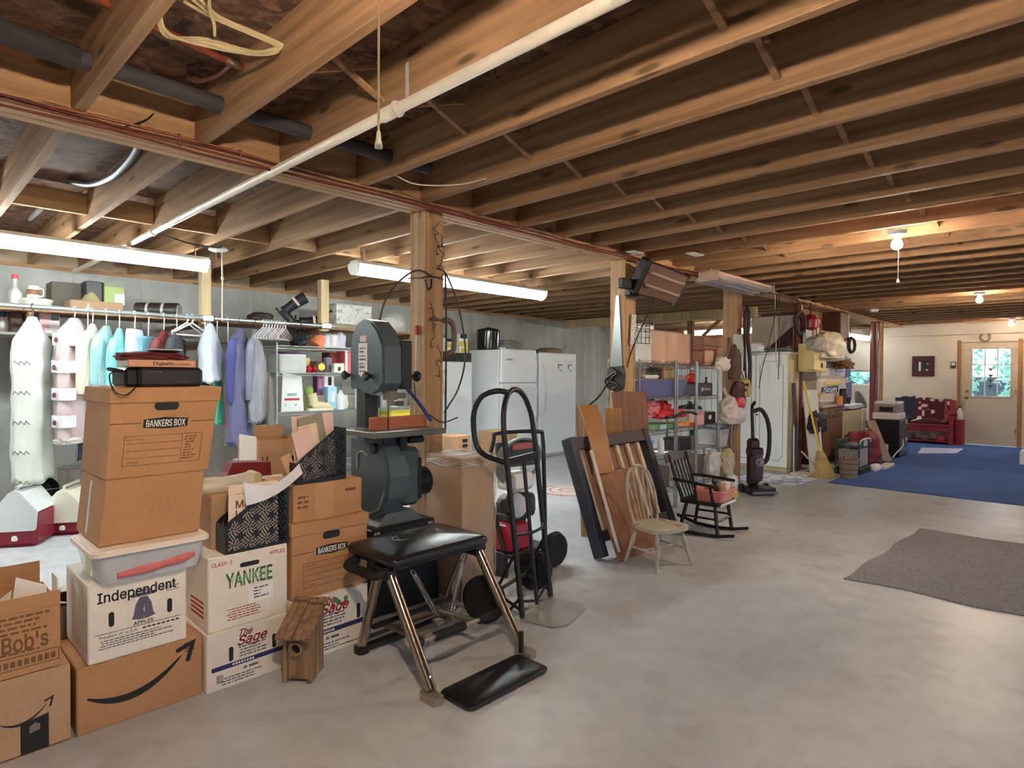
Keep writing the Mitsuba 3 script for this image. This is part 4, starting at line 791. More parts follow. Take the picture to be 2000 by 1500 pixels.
# ================================================================ black rocking chair
RK = C(24, 22, 22, .35); 
t = Thing('rocking_chair', 'small black spindle-back rocking chair holding a pink tub, right of the slatted panel', 'rocking chair', (4.945, 2.42, 0), 4)
t.add('seat', cat_([prism(rrect(.37, .36, .04), .026, 2, (0, -.01, .262))]), RK, 30); t.add('seat_front_edge', bx(-.17, -.192, .262, .17, -.186, .286, .002), C(206, 204, 200, .4))
for sx in (-1, 1):
    t.add('rocker', prism([(-.30, .035), (-.15, .006), (0, 0), (.15, .008), (.34, .06), (.34, .08), (.15, .032), (0, .024), (-.15, .03), (-.30, .058)], .026, 0, (sx*.165-.013, 0, 0)), RK)
    t.add('front_leg', tube([(sx*.14, -.13, .265), (sx*.16, -.16, .03)], .015, 10), RK); t.add('rear_leg', tube([(sx*.13, .12, .265), (sx*.16, .17, .03)], .015, 10), RK)
    t.add('back_post', tube([(sx*.15, .15, .28), (sx*.165, .21, .46), (sx*.175, .27, .66)], [.014, .013, .011], 10, 3), RK)
    t.add('arm', tube([(sx*.168, .22, .455), (sx*.20, .10, .45), (sx*.21, -.06, .44), (sx*.22, -.16, .43)], .016, 8, 4, flat=(1.4, .8)), RK, 40)
    t.add('arm_post', tube([(sx*.16, -.12, .28), (sx*.205, -.11, .435)], .012, 8), RK); t.add('arm_spindle', tube([(sx*.165, .02, .28), (sx*.20, .02, .44)], .008, 8), RK)
    t.add('side_stretcher', tube([(sx*.15, -.145, .15), (sx*.145, .145, .15)], .009, 8), RK)
t.add('front_stretcher', tube([(-.15, -.148, .13), (.15, -.148, .13)], .010, 8), RK)
for k in range(5): f = (k-2)/2; t.add('spindle', tube([(f*.11, .155, .285), (f*.125, .22, .46), (f*.135, .268, .60)], .0065, 8, 3), RK)
t.add('crest_rail', sheet(lambda u, v: np.c_[-.21+.42*u, .275+.03*np.sin(np.pi*u)+.012*v, .585+.085*v-.02*v*(2*u-1)**2], 14, 5, .016), C(96, 94, 90, .3), 40)
tb = Thing('plastic_tub', 'pink rectangular plastic tub of odds and ends on the black rocking chair', 'tub', (4.955, 2.35, .288), 4)
tb.add('tub', mv(tote_shell(.26, .22, .30, .26, .095, .006), 0, 0, 0), C(214, 136, 128, .4), 30); tb.add('rim', prism(rrect(.31, .27, .03).difference(rrect(.285, .245, .02)), .008, 2, (0, 0, .09)), C(220, 146, 138, .4))
for k, (x, y, c, lab) in enumerate([(-.06, .03, (196, 160, 120), 'tan block standing in the pink tub'), (.05, .02, (40, 34, 34), 'dark bottle standing in the pink tub'), (.09, -.05, (220, 206, 190), 'pale box in the pink tub')]):
    one('tub_item', cb(0, 0, 0, .07, .06, .11+.015*k, .008) if k != 1 else lathe([(.03, 0), (.032, .08), (.012, .10), (.012, .14)], 14), C(*c), lab, 'household item', (4.955+x, 2.35+y, .296))
# ================================================================ wire shelf units and what stands on them
CHR = C(168, 166, 160, .25, .9)
def wire_deck(w, d, n=None):
    n = n or int(w/.028); r = .0028
    m = [tube([(0, y, 0), (w, y, 0)], .004, 5) for y in (0, d)]+[tube([(0, y, -.032), (w, y, -.032)], .004, 5) for y in (0, d)]+[tube([(x, 0, 0), (x, d, 0)], .004, 5) for x in (0, w)]
    m += [bx(x-r/2, 0, -r, x+r/2, d, 0, 0) for x in np.linspace(0, w, n+2)[1:-1]]
    for y in (0, d):
        xs = np.linspace(0, w, int(w/.045)+1); zz = [(x, y, -.002 if i % 2 else -.030) for i, x in enumerate(xs)]; m.append(tube(zz, .0028, 4))
    return cat_(m)
def wire_shelf(label, x0, x1, y0, y1, zs, top, m=CHR, group='chrome wire shelf units'):
    t = Thing('wire_shelf', label, 'shelf unit', (x0, y0, 0), group=group); w, d = x1-x0, y1-y0
    for x in (0.0, w):
        for y in (0.0, d): t.add('post', cat_([tube([(x, y, 0), (x, y, top)], .0105, 10)]+[cyl(.0145, .03, (x, y, z-.03), 10) for z in zs]), m)
    dk = wire_deck(w, d)
    for z in zs: t.add('deck', mv(dk.copy(), 0, 0, z), m)
    return t
wire_shelf('chrome wire shelf directly right of the second post, with the beige rolls on top', 4.95, 5.62, 3.10, 3.45, (.20, .55, .80, 1.13, 1.465), 1.50)
wire_shelf('narrow chrome wire shelf, second from the second post', 5.66, 6.06, 3.10, 3.45, (.20, .55, .80, 1.13, 1.465), 1.50)
wire_shelf('chrome wire shelf with the stacked brown boxes on top, third from the second post', 6.09, 6.59, 3.10, 3.45, (.20, .55, .80, 1.12, 1.455), 1.49)
wire_shelf('low chrome wire shelf with a white bag hanging on it, next to the vacuum cleaner', 6.62, 6.96, 3.10, 3.45, (.20, .52, .78), .82)
def bottle(name, label, cat, at, r, h, m, cap=None, sh=.62, group=None):
    t = Thing(name, label, cat, at, group=group)
    t.add('body', lathe([(r*.92, 0), (r, .01), (r, h*sh), (r*.45, h*(sh+.14)), (r*.38, h*.9)], 16), m, 40); t.add('cap', cyl(r*.45, h*.12, (0, 0, h*.89), 12), cap or WHITE); return t
def jar(name, label, cat, at, r, h, m, lid, group=None):
    t = Thing(name, label, cat, at, group=group)
    t.add('body', lathe([(r*.93, 0), (r, .008), (r, h*.86), (r*.9, h*.9)], 18), m, 40); t.add('lid', cyl(r*.97, h*.12, (0, 0, h*.89), 18), lid); return t
def pack(name, label, cat, px, Y, z, d, m, parts=(), bev=.006, group=None, h=None):
    """a box placed by its measured extent (left, right, top pixel) on a shelf at height z"""
    x0, x1, zt, _ = fit(px[0], px[1], px[2], px[2], Y); hh = h or max(zt-z, .03)
    t = Thing(name, label, cat, (x0, Y, z), group=group); w = x1-x0
    if not parts: t.add(None, bx(0, 0, 0, w, d, hh, bev), m)
    else:
        t.add('body', bx(0, 0, 0, w, d, hh, bev), m)
        for (pn, a, b, c, e, mm) in parts: t.add(pn, bx(w*a, -.002, hh*c, w*b, .001, hh*e, 0), mm)
    t.w, t.hh = w, hh; return t
def lump(name, label, cat, px, Y, z, d, m, seed, amp=.2, freq=2.4, group=None, sub=4, flatb=.35):
    x0, x1, zt, _ = fit(px[0], px[1], px[2], px[2], Y); w = x1-x0
    return one(name, blob(w, d, max(zt-z, .03), seed, amp, freq, sub, flatb), m, label, cat, ((x0+x1)/2, Y+d/2, z), smooth=True, group=group)
Z1, Z2, Z3, Z4, Z5 = 1.470, 1.135, .805, .555, .205
# top
t = Thing('paper_towel_pack', 'large film-wrapped pack of beige and white paper rolls on top of the first wire shelf', 'paper roll pack', (5.0, 3.12, Z1))
for k in range(8): t.add('roll', lathe([(.058, 0), (.062, .004), (.062, .31), (.056, .315), (.02, .315), (.02, .31)], 20, (.065+.128*k, .075, 0)), C(*[(214, 230, 232), (226, 226, 222), (206, 168, 142), (222, 186, 158), (210, 166, 138), (226, 190, 164), (208, 162, 132), (212, 170, 142)][k], .8), 30)
for k in range(8): t.add('roll', lathe([(.058, 0), (.062, .004), (.062, .31), (.056, .315), (.02, .315), (.02, .31)], 20, (.065+.128*k, .21, 0)), C(222, 184, 158, .8), 30)
t.add('film', bx(-.004, .008, 0, 1.03, .278, .324, .02), FILM3, False)
for k, (x, lab) in enumerate([(5.10, 'white crumpled plastic tuft on the left of the paper roll pack'), (5.27, 'white crumpled plastic tuft on the middle of the paper roll pack')]): one('plastic_tuft', blob(.13, .12, .05, 20+k, .35, 3.2, 4), C(236, 238, 240, .3), lab, 'plastic wrap', (x, 3.22, Z1+.326), smooth=True)
bm = C(124, 78, 58, .6)
pack('brown_box', 'dark brown box, lower left of the box pile on the third wire shelf', 'box', (1354, 1374, 683), 3.12, 1.458, .22, bm, group='brown boxes on the wire shelf')
pack('brown_box', 'dark brown box, upper left of the box pile on the third wire shelf', 'box', (1354, 1375, 657), 3.12, fit(0+1354, 1374, 683, 683, 3.12)[2]+.001, .22, C(112, 66, 52, .6), group='brown boxes on the wire shelf')
pack('brown_box', 'tan box with a pale panel, lower right of the wire shelf box pile', 'box', (1375, 1401, 682), 3.12, 1.458, .22, C(132, 86, 62, .6), [('pale_panel', .05, .7, .02, .98, C(200, 164, 138))], group='brown boxes on the wire shelf')
pack('brown_box', 'brown box with a dark band, upper right of the wire shelf box pile', 'box', (1376, 1402, 656), 3.12, fit(1375, 1401, 682, 682, 3.12)[2]+.001, .22, C(136, 92, 70, .6), [('band', .02, .98, .28, .36, C(50, 30, 24))], group='brown boxes on the wire shelf')
# second deck
t = Thing('storage_box', 'long blue-grey underbed storage box on the second deck of the first wire shelves', 'storage box', (4.98, 3.13, Z2))
t.add('tub', prism([(.07, 0), (.86, 0), (.93, .15), (.0, .15)], .27, 1), C(88, 94, 140, .4)); t.add('lid', bx(-.01, -.01, .15, .94, .28, .172, .008), C(104, 112, 146, .4)); t.add('latch', bx(.03, -.006, .10, .05, 0, .15, .002), C(70, 78, 120))
pack('cloth_pile', 'white folded cloth pile on the blue storage box', 'cloth', (1262, 1288, 731), 3.15, Z2+.175, .2, C(222, 218, 206, .8), bev=.012)
pack('tan_carton', 'tan carton on the blue storage box, behind the shelf posts', 'box', (1297, 1322, 716), 3.18, Z2+.175, .2, C(168, 140, 104, .7))
lump('dark_bundle', 'dark and white striped bundle on the blue storage box, below the paper rolls', 'bundle', (1276, 1300, 716), 3.2, Z2+.175, .18, C(60, 56, 56, .7), 31)
pack('grey_box', 'grey-brown box at the left end over the blue storage box', 'box', (1243, 1262, 718), 3.2, Z2+.175, .2, C(122, 104, 92, .7))
t = pack('paper_roll_upright', 'brown paper wrapped bundle standing on the second deck of the narrow wire shelf', 'bundle', (1342, 1357, 731), 3.40, Z2, .2, C(150, 122, 104, .8), bev=.02)
t = pack('radio_box', 'dark box with a pale emblem on the second deck of the third wire shelf', 'box', (1366, 1392, 746), 3.13, 1.125, .2, C(62, 58, 72, .5), [('emblem', .15, .30, .35, .65, C(190, 180, 190)), ('print', .35, .85, .42, .58, C(150, 140, 150))])
t = Thing('red_kettle', 'small red kettle with a black spout on the dark box of the third wire shelf', 'kettle', (6.20, 3.22, 1.125+t.hh+.001)); t.add('body', lathe([(.05, 0), (.068, .02), (.066, .06), (.045, .095), (.01, .105)], 20), C(190, 58, 50, .25), True); t.add('spout', tube([(.055, 0, .05), (.09, 0, .07), (.11, 0, .068)], [.014, .011, .009], 8), BLACK); t.add('handle', tube([(-.04, 0, .09), (-.02, 0, .13), (.03, 0, .13), (.045, 0, .09)], .007, 6, 4), C(170, 50, 44))
bottle('dark_bottle', 'slim dark bottle beside the dark emblem box on the third wire shelf', 'bottle', (6.50, 3.2, 1.125), .028, .20, C(30, 26, 22, .2), BLACK)
t = Thing('yellow_jar', 'yellow-olive round jar with a dark face-like print, hung at the foot of the third post', 'jar', (7.02, 2.99, 1.10)); t.add('body', lathe([(.06, 0), (.075, .02), (.08, .12), (.07, .19), (.04, .22)], 20), C(180, 156, 96, .5), True); t.add('dark_print', cat_([sphere(.02, (-.045, -.062, .14), 1), sphere(.02, (-.065, -.03, .14), 1), sphere(.014, (-.06, -.05, .08), 1)]), C(50, 36, 26)); t.add('hanger', tube([(0, 0, .21), (.02, .03, .28), (.03, .082, .34)], .006, 5), BLACK)
# third deck
REDB, PINKB = C(204, 48, 56, .35), C(214, 110, 120, .45)
for k, (px, lab, c) in enumerate([((1265, 1296, 777), 'pink and white plastic bag, leftmost red bag on the wire shelf', (214, 120, 128)), ((1296, 1316, 779), 'dark red plastic bag behind the large red bag on the wire shelf', (190, 44, 50)), ((1292, 1347, 797), 'large crumpled red bag in front on the third deck', (212, 52, 58))]):
    lump('red_bag', lab, 'bag', px, 3.13+.06*(k != 2), Z3+(.10 if k == 2 else .12), .24-.05*k, C(*c, .35), 40+k, .32, 3.0, group='red bags on the wire shelf')
t = pack('green_box', 'green and white box lying under the red bags on the third deck', 'box', (1279, 1319, 827), 3.12, Z3, .28, C(96, 140, 104, .5), [('pale_panel', .25, .55, .1, .9, C(170, 186, 210))])
pack('orange_bag', 'orange and peach food bag on the third deck of the narrow wire shelf', 'bag', (1322, 1358, 824), 3.12, Z3, .22, C(220, 160, 96, .4), [('red_print', .7, .95, .1, .9, C(190, 80, 60))], bev=.03)
one('black_strap', tube([(5.42, 3.09, .925), (5.60, 3.085, .93), (5.78, 3.085, .965), (5.95, 3.085, .955), (6.05, 3.085, .935)], .014, 8, 5), BLACK, 'black strap across the red bags and the orange food bag', 'strap', smooth=True)
t = Thing('saucepan', 'steel pan with a black lid on the third deck of the third wire shelf', 'pan', (6.28, 3.28, Z3)); t.add('body', lathe([(.12, 0), (.13, .01), (.13, .17)], 24), C(176, 170, 160, .35, .5), 40); t.add('lid', lathe([(.13, .17), (.135, .175), (.12, .20), (.03, .22), (.02, .25), (0, .252)], 24), BLACK, 30); t.add('handle', tube([(.10, 0, .2), (.13, 0, .28)], .012, 6), BLACK)
pack('pink_box', 'narrow pink box on the third deck, left of the black patterned tin', 'box', (1364, 1376, 802), 3.12, Z3, .14, C(222, 168, 160, .5), [('darker_top', 0, 1, .75, 1, C(200, 130, 136))])
pack('black_tin', 'black tin with a white swirl on the third deck of the third wire shelf', 'tin', (1378, 1398, 803), 3.12, Z3, .14, C(34, 30, 30, .35), [('swirl', .3, .55, .4, .75, C(200, 196, 188))])
t = Thing('plastic_bag', 'cloudy white plastic bag with a red patch hanging right of the wire shelves', 'bag', (6.80, 3.02, .80)); t.add('bag', blob(.46, .24, .33, 51, .2, 2.3, 4, .2), C(214, 202, 198, .35), True); t.add('red_patch', blob(.20, .10, .12, 52, .2, 2.0, 3, .2, (-.02, -.085, .185)), C(206, 72, 82, .4), True); t.add('knot', tube([(-.05, .04, .30), (-.08, .06, .37), (-.06, .08, .40)], .02, 6, 3), C(220, 214, 212, .35))
# fourth deck and below
t = Thing('blue_tub', 'light blue plastic tub on the fourth deck, just right of the slatted panel', 'tub', (5.22, 3.28, Z4)); t.add('tub', tote_shell(.20, .20, .25, .25, .15), C(116, 160, 214, .4), 30)
bottle('white_bottle', 'white spray bottle between the blue tub and the black appliance', 'bottle', (5.47, 3.17, Z4), .032, .21, C(232, 232, 230), WHITE)
pack('black_appliance', 'black boxy appliance on the fourth deck of the narrow wire shelf', 'appliance', (1327, 1351, 853), 3.13, Z4, .2, C(44, 40, 40, .4), [('front_grille', .1, .9, .1, .5, C(28, 26, 26))], bev=.012)
pack('grey_canister', 'speckled grey canister on the fourth deck, right of the black appliance', 'canister', (1353, 1367, 850), 3.13, Z4, .12, C(156, 150, 144, .5), bev=.03)
for k in range(3): bottle('green_bottle', ['dark green bottle, left of three on the fourth deck', 'dark green bottle, middle of three on the fourth deck', 'dark green bottle, right of three on the fourth deck'][k], 'bottle', (6.16+.085*k, 3.2+.03*k, Z4), .036, .19, C(30, 84, 66, .2), BLACK, group='green bottles on the wire shelf')
t = Thing('clear_tub', 'clear plastic tub with purple and brown things, on the low wire shelf', 'storage tub', (6.79, 3.27, .525)); t.add('tub', tote_shell(.26, .28, .30, .32, .20), FILM2, 30); t.add('contents', blob(.22, .24, .15, 61, .3, 3, 4, .3, (0, 0, .008)), C(128, 104, 116, .7), True); t.add('lid', prism(rrect(.31, .33, .03), .012, 2, (0, 0, .20)), C(120, 110, 134, .4))
for k, (x, y, w, h, c, lab) in enumerate([(6.30, 3.02, .22, .30, (196, 192, 186), 'large cloudy clear bag of clothes hanging below the green bottles'), (6.62, 3.0, .20, .30, (190, 176, 140), 'tan clear bag hanging from the low wire shelf'), (6.02, 3.26, .26, .28, (150, 140, 132), 'greyish clear bag on the bottom deck behind the rocking chair')]):
    one('clear_bag', blob(w, .14 if k != 2 else .24, h, 70+k, .28, 2.6, 4, .2), C(*c, .3), lab, 'bag', (x, y, .235 if k != 2 else Z5), smooth=True, group='clear bags at the wire shelves')
for k, (x0, x1, c, lab, h) in enumerate([(4.97, 5.28, (150, 160, 172), 'grey-blue tub on the bottom deck behind the slatted panel', .25), (5.32, 5.60, (96, 84, 78), 'brown box on the bottom deck of the first wire shelf', .22), (5.68, 6.02, (206, 196, 184), 'pale box on the bottom deck of the narrow wire shelf', .20), (6.40, 6.57, (112, 92, 84), 'brown box on the bottom deck of the third wire shelf', .24)]):
    if k != 2: one('bottom_box', bx(x0, 3.14, Z5, x1, 3.42, Z5+h, .01), C(*c), lab, 'box')
pack('tan_board', 'narrow tan board standing at the right end of the wire shelves', 'board', (1437, 1447, 828), 3.2, 0, .03, M_LUMBER)
t = Thing('duster', 'white string duster with a yellow sponge head hanging in front of the low wire shelf', 'duster', (6.30, 2.80, 0)); t.add('cord', tube([(0, .29, .52), (0, .05, .44), (0, 0, .30)], .004, 5, 3), C(220, 220, 224)); t.add('bag', blob(.13, .11, .17, 81, .22, 2.6, 4, .2, (0, 0, .13)), C(208, 206, 206, .3), True); t.add('sponge', blob(.12, .10, .10, 82, .15, 2.5, 4, .2, (.0, -.01, .035)), C(212, 182, 96, .8), True)
# ================================================================ vacuum cleaner
t = Thing('vacuum_cleaner', 'dark red upright vacuum cleaner with a looped hose in front of the white wardrobe', 'vacuum cleaner', (6.98, 2.80, 0), -40)
DR = C(52, 22, 28, .3)
t.add('floor_head', prism(rrect(.30, .24, .05), .07, 2, (0, -.05, .012)), BLACK); t.add('bumper', bx(-.15, -.185, .02, .15, -.165, .05, .006), C(120, 110, 110, .3)); 
t.add('canister', lathe([(.055, .14), (.07, .17), (.072, .40), (.05, .44)], 18, (0, .02, 0)), C(74, 60, 66, .2), 30); t.add('body', cat_([bx(-.07, .06, .07, .07, .15, .62, .03), bx(-.08, .0, .42, .08, .14, .52, .02)]), DR); t.add('cyclone_ring', cat_([cyl(.05, .02, (0, -.055, .36), 16, 1), cyl(.02, .03, (.0, -.08, .36), 10, 1)]), C(140, 130, 134, .25, .5))
t.add('handle', tube([(0, .11, .6), (0, .13, .80), (0, .14, .98), (.0, .08, 1.04)], .018, 10, 4), BLACK); t.add('hose', tube([(.05, .12, .32), (.16, .10, .36), (.19, .09, .60), (.17, .10, .82), (.10, .12, .95), (.02, .14, .93)], .024, 12, 6), BLACK, 40)
for s in (-1, 1): t.add('wheel', cyl(.05, .03, (s*.15-.015, .08, .05), 16, 0), BLACK)
# ================================================================ hanging rail with clothes
RY, RZ = 6.30, 1.885
t = Thing('clothes_rail', 'long grey metal pipe rail carrying the hanging clothes', 'clothes rail', (0, RY, RZ)); t.add('pipe', tube([(-1.5, 0, 0), (3.62, 0, 0)], .019, 12), C(150, 156, 156, .35, .6)); t.add('bracket', bx(2.20, -.02, -.03, 2.30, .05, .03), STEEL); t.add('bracket', bx(3.46, -.02, -.03, 3.58, .05, .03), STEEL)
one('hanging_stud', bx(2.205, 6.33, 1.83, 2.295, 6.42, JZ, .004), M_LUMBER, 'pale wooden stud hanging from the joists left of the white tank top', 'wooden stud')
one('hanging_stud', bx(3.475, 6.33, 1.83, 3.575, 6.42, JZ, .004), M_LUMBER, 'pale wooden stud hanging from the joists above the orange cap', 'wooden stud')
sb = Thing('wall_shelf', 'long board shelf above and behind the clothes rail', 'shelf', (0, 0, 0)); sb.add('board', bx(-1.5, 6.45, 1.86, 5.4, 6.98, 1.885, .003), M_PINE)
for x in (-.9, .9, 2.25, 3.5, 4.9): sb.add('bracket', bx(x-.02, 6.47, 1.80, x+.02, 7.54, 1.86, .003), M_PINE)
lb = Thing('wall_shelf', 'lower board shelf behind the hanging clothes, seen under the rail', 'shelf'); lb.add('board', bx(-1.5, 6.55, 1.66, 2.6, 7.0, 1.685, .003), C(128, 128, 120, .8)); 
for x in (-.9, .9, 2.4): lb.add('bracket', bx(x-.02, 6.57, 1.60, x+.02, 7.54, 1.66, .003), M_PINE)
def hanger_mesh(w=.40, drop=.10, r=.005, hook=.055):
    """a plain coat hanger in the y-z plane hanging from z = 0"""
    h = [(0, -.022, -.012), (0, -.012, .016), (0, .008, .020), (0, .022, .002), (0, .012, -.03), (0, 0, -hook)]
    tri = [(0, 0, -hook), (0, w/2, -hook-drop), (0, w/2-.01, -hook-drop-.02), (0, -w/2+.01, -hook-drop-.02), (0, -w/2, -hook-drop), (0, 0, -hook)]
    return cat_([tube(h, r*.8, 6, 3), tube(tri, r, 6)])
HM = {'w': hanger_mesh(r=.009), 'thin': hanger_mesh(r=.003)}
def hang(label, x, m, kind='w', rz=0, group=None): return one('coat_hanger', HM[kind], m, label, 'coat hanger', (x, RY, RZ), rz, smooth=40, group=group)
def garment(name, label, cat, x, w, ztop, zbot, m, depth=.42, seed=1, shoulder=.10, flare=0.0, folds=5, famp=.02, rz=0, extra=None, neck=.16, kind='w', hm=WHITE, sleeve=0, film=None):
    """hanging cloth: the hanger's width runs along y, w is the thickness along x; a closed draped tube with folds"""
    n, k = 56, 34; a = np.linspace(0, 2*np.pi, n, endpoint=False); r = np.random.default_rng(seed); ph = r.uniform(0, 6, 6); H = ztop-zbot
    def shell(grow=0.0, ke=1.0):
        L = []
        for i in range(k):
            u = (i/(k-1))**1.25; z = ztop+(zbot-ztop)*u; q = np.clip(u*H/shoulder, 0, 1); s = neck+(1-neck)*(q if q < .8 else .8+.2*math.sin((q-.8)/.2*math.pi/2)); hw = depth/2*s*(1+flare*u)+grow; ht = w/2*(.30+.70*min(1, u*H/.25))+grow
            g = min(1, max(0, u*H-.05)*4)
            f = 1+famp*9*ke*g*(np.sin(a*folds+ph[0]+1.5*u+.8*np.sin(6*u+ph[4]))*.6+np.sin(a*(folds+5)+ph[1]-3*u)*.35)
            P = np.c_[ht*np.cos(a)*f, hw*np.sin(a)*(1+famp*1.5*g*np.sin(a*3+ph[2])), z+(.02*np.sin(a*2+ph[3])+.008*np.sin(a*7))*u+0*a]
            wr = meshkit.fbm(np.c_[P[:, 0]*9+seed, P[:, 1]*9, P[:, 2]*7], 3)-.5
            P[:, 0] += wr*.035*ke*g*np.sign(np.cos(a)); L.append(P)
        V = np.vstack(L+[[[0, 0, ztop+.005]], [[0, 0, zbot+.04]]]); F = []
        for i in range(k-1):
            for j in range(n): l = (j+1) % n; F += [(i*n+j, (i+1)*n+l, i*n+l), (i*n+j, (i+1)*n+j, (i+1)*n+l)]
        for j in range(n): l = (j+1) % n; F.append((j, l, k*n)); F.append(((k-1)*n+l, (k-1)*n+j, k*n+1))
        return trimesh.Trimesh(V, F, process=False)
    t = Thing(name, label, cat, (x, RY, 0), rz); t.add('cloth', shell(), m, True)
    if sleeve:
        for sg in (-1, 1): zs = ztop-shoulder; t.add('sleeve', tube([(0, sg*depth*.44, zs-.0), (-.01, sg*depth*.52, zs-.10), (-.02, sg*depth*.50, zs-sleeve*.6), (-.03, sg*depth*.47, zs-sleeve)], [.045, .055, .05, .045], 12, 4, flat=(.8, 1.1)), m, True)
    if film: t.add('film', shell(.012, 1.6), film, True)
    t.add('hanger_hook', mv(tube([(0, -.022, -.012), (0, -.012, .016), (0, .008, .022), (0, .022, .002), (0, .012, -.03), (0, 0, ztop-RZ+.01)], .005, 6, 3), 0, 0, RZ), hm)
    return t
RB = 72
t = garment('garment_bag', 'long white garment bag with grey lettering, leftmost on the rail', 'garment bag', .885, .18, 1.80, .46, C(222, 230, 222, .4), .46, 1, .20, .06, 4, .022, -35, hm=BLACK)
for k in range(5): t.add('lettering', tube([(-.015+.010*j, -.236-.005*k, 1.42-.235*k+.009*((j*3) % 4-1.5)) for j in range(13)], .004, 4, 3), C(120, 128, 124, .7))
t = garment('suit_bag', 'pink suit in a clear bag with white printed bands, second on the rail', 'suit bag', 1.17, .16, 1.81, .78, C(206, 178, 178, .6), .44, 2, .12, .04, 6, .022, -38, film=FILM)
for k in range(4):
    z = 1.60-.225*k
    def band(u, v, z=z, k=k): a = np.pi*(1.02+.75*u); return np.c_[.118*np.cos(a)*1.05, (.245 if k else .22)*np.sin(a), z+.05*(v-.5)*2+.01*np.sin(5*u)+.03*u]
    t.add('printed_band', sheet(band, 18, 3, .003), C(226, 228, 234, .5), 40); t.add('band_emblem', mv(rot(cyl(.022, .002, (0, 0, 0), 16, 1), -25), -.02, -.262 if k else -.235, z+.012), C(92, 40, 62))
t.add('bag_hem', blob(.20, .44, .07, 91, .2, 2.5, 4, .3, (0, 0, .75)), C(216, 216, 206, .5), True)
garment('blouse', 'cream blouse hanging right of the pink suit bag', 'blouse', 1.30, .10, 1.77, 1.18, C(226, 220, 202, .7), .40, 3, .10, 0, 6, .03, -30, sleeve=.5)
garment('shirt', 'pale blue shirt in clear film on a white hanger, left of the turquoise shirt', 'shirt', 1.40, .12, 1.76, 1.20, C(160, 206, 212, .35), .42, 4, .10, 0, 7, .03, -28, sleeve=.42, film=FILM3)
garment('shirt', 'turquoise shirt hanging left of the white towels', 'shirt', 1.50, .13, 1.74, 1.15, C(132, 206, 206, .7), .42, 5, .11, .05, 5, .03, -25, sleeve=.45)
t = garment('towel', 'white towel folded over a hanger above the black appliance', 'towel', 1.62, .14, 1.74, 1.42, C(214, 222, 234, .8), .30, 6, .03, 0, 3, .012, -40, neck=.9)
t = garment('towel', 'light blue towel hanging just right of the white towel', 'towel', 1.73, .08, 1.68, 1.40, C(120, 180, 200, .8), .28, 7, .04, 0, 4, .02, -40, neck=.85)
garment('jacket', 'dark red jacket hanging right of the white towel', 'jacket', 1.86, .13, 1.74, 1.38, C(102, 40, 46, .7), .40, 8, .10, 0, 6, .03, -35, sleeve=.4)
garment('jacket', 'charcoal jacket hanging right of the dark red jacket', 'jacket', 1.97, .10, 1.76, 1.38, C(56, 60, 66, .8), .40, 9, .10, 0, 6, .03, -30, sleeve=.4)
garment('tank_top', 'white sleeveless top over a green skirt, left of the blue robe', 'top', 2.27, .18, 1.83, 1.27, C(212, 224, 234, .8), .34, 10, .16, .06, 6, .02, -38)
garment('skirt', 'green skirt hanging below the white sleeveless top', 'skirt', 2.335, .12, 1.285, .86, C(64, 150, 122, .7), .26, 11, .03, .05, 7, .04, -38, neck=.8)
garment('skirt', 'navy cloth hanging below the white sleeveless top, left of the green skirt', 'skirt', 2.22, .07, 1.285, 1.0, C(62, 70, 88, .8), .22, 12, .03, 0, 5, .03, -38, neck=.8)
garment('scarf', 'red cloth hanging beside the green skirt and the blue robe', 'scarf', 2.44, .06, 1.24, .82, C(184, 52, 60, .6), .14, 13, .06, 0, 4, .03, -30, neck=.5)
t = garment('robe', 'long blue-purple robe in shiny clear plastic, right of the white top', 'robe', 2.555, .18, 1.80, .62, C(70, 74, 136, .6), .42, 14, .12, .05, 7, .03, -38, hm=BLACK, sleeve=.62, film=FILM3)
g2 = garment('coat', 'grey plastic-covered coat hanging right behind the blue robe', 'coat', 2.72, .12, 1.80, .85, C(132, 134, 150, .25), .40, 15, .12, .05, 7, .03, -34, hm=BLACK, sleeve=.6, film=FILM)
garment('trousers', 'dark navy trousers hanging low behind the pink suit bag', 'trousers', 1.26, .10, .76, .62, C(30, 40, 66, .8), .30, 16, .03, 0, 4, .03, -38, neck=.9)
for k in range(2): hang(['white plastic hanger, empty, left of the white sleeveless top', 'second empty white hanger beside the first, under the wooden stud'][k], 2.06+.045*k, WHITE, 'w', -58-10*k)
ORD = 'first second third fourth fifth sixth seventh eighth ninth'.split()
hc = [(236, 222, 222), (232, 236, 238), (214, 222, 228), (236, 238, 240), (204, 212, 220), (236, 232, 234), (226, 212, 214)]
for k in range(9): hang(ORD[k]+' white plastic hanger from the left in the tight row right of the robe', 2.80+.030*k, C(*hc[k % 7], .4), 'w', -48, group='white plastic hangers in a row')
for k in range(8): hang(ORD[k]+' black hanger from the left in the dense row below the boots', 3.10+.028*k, BLACK, 'thin', -20, group='black hangers in a row')
garment('black_cloth', 'black clothes hanging at the right end of the rail, below the boots', 'clothes', 3.22, .22, 1.80, 1.672, C(34, 36, 42, .8), .40, 17, .10, 0, 6, .03, -20, hm=BLACK)
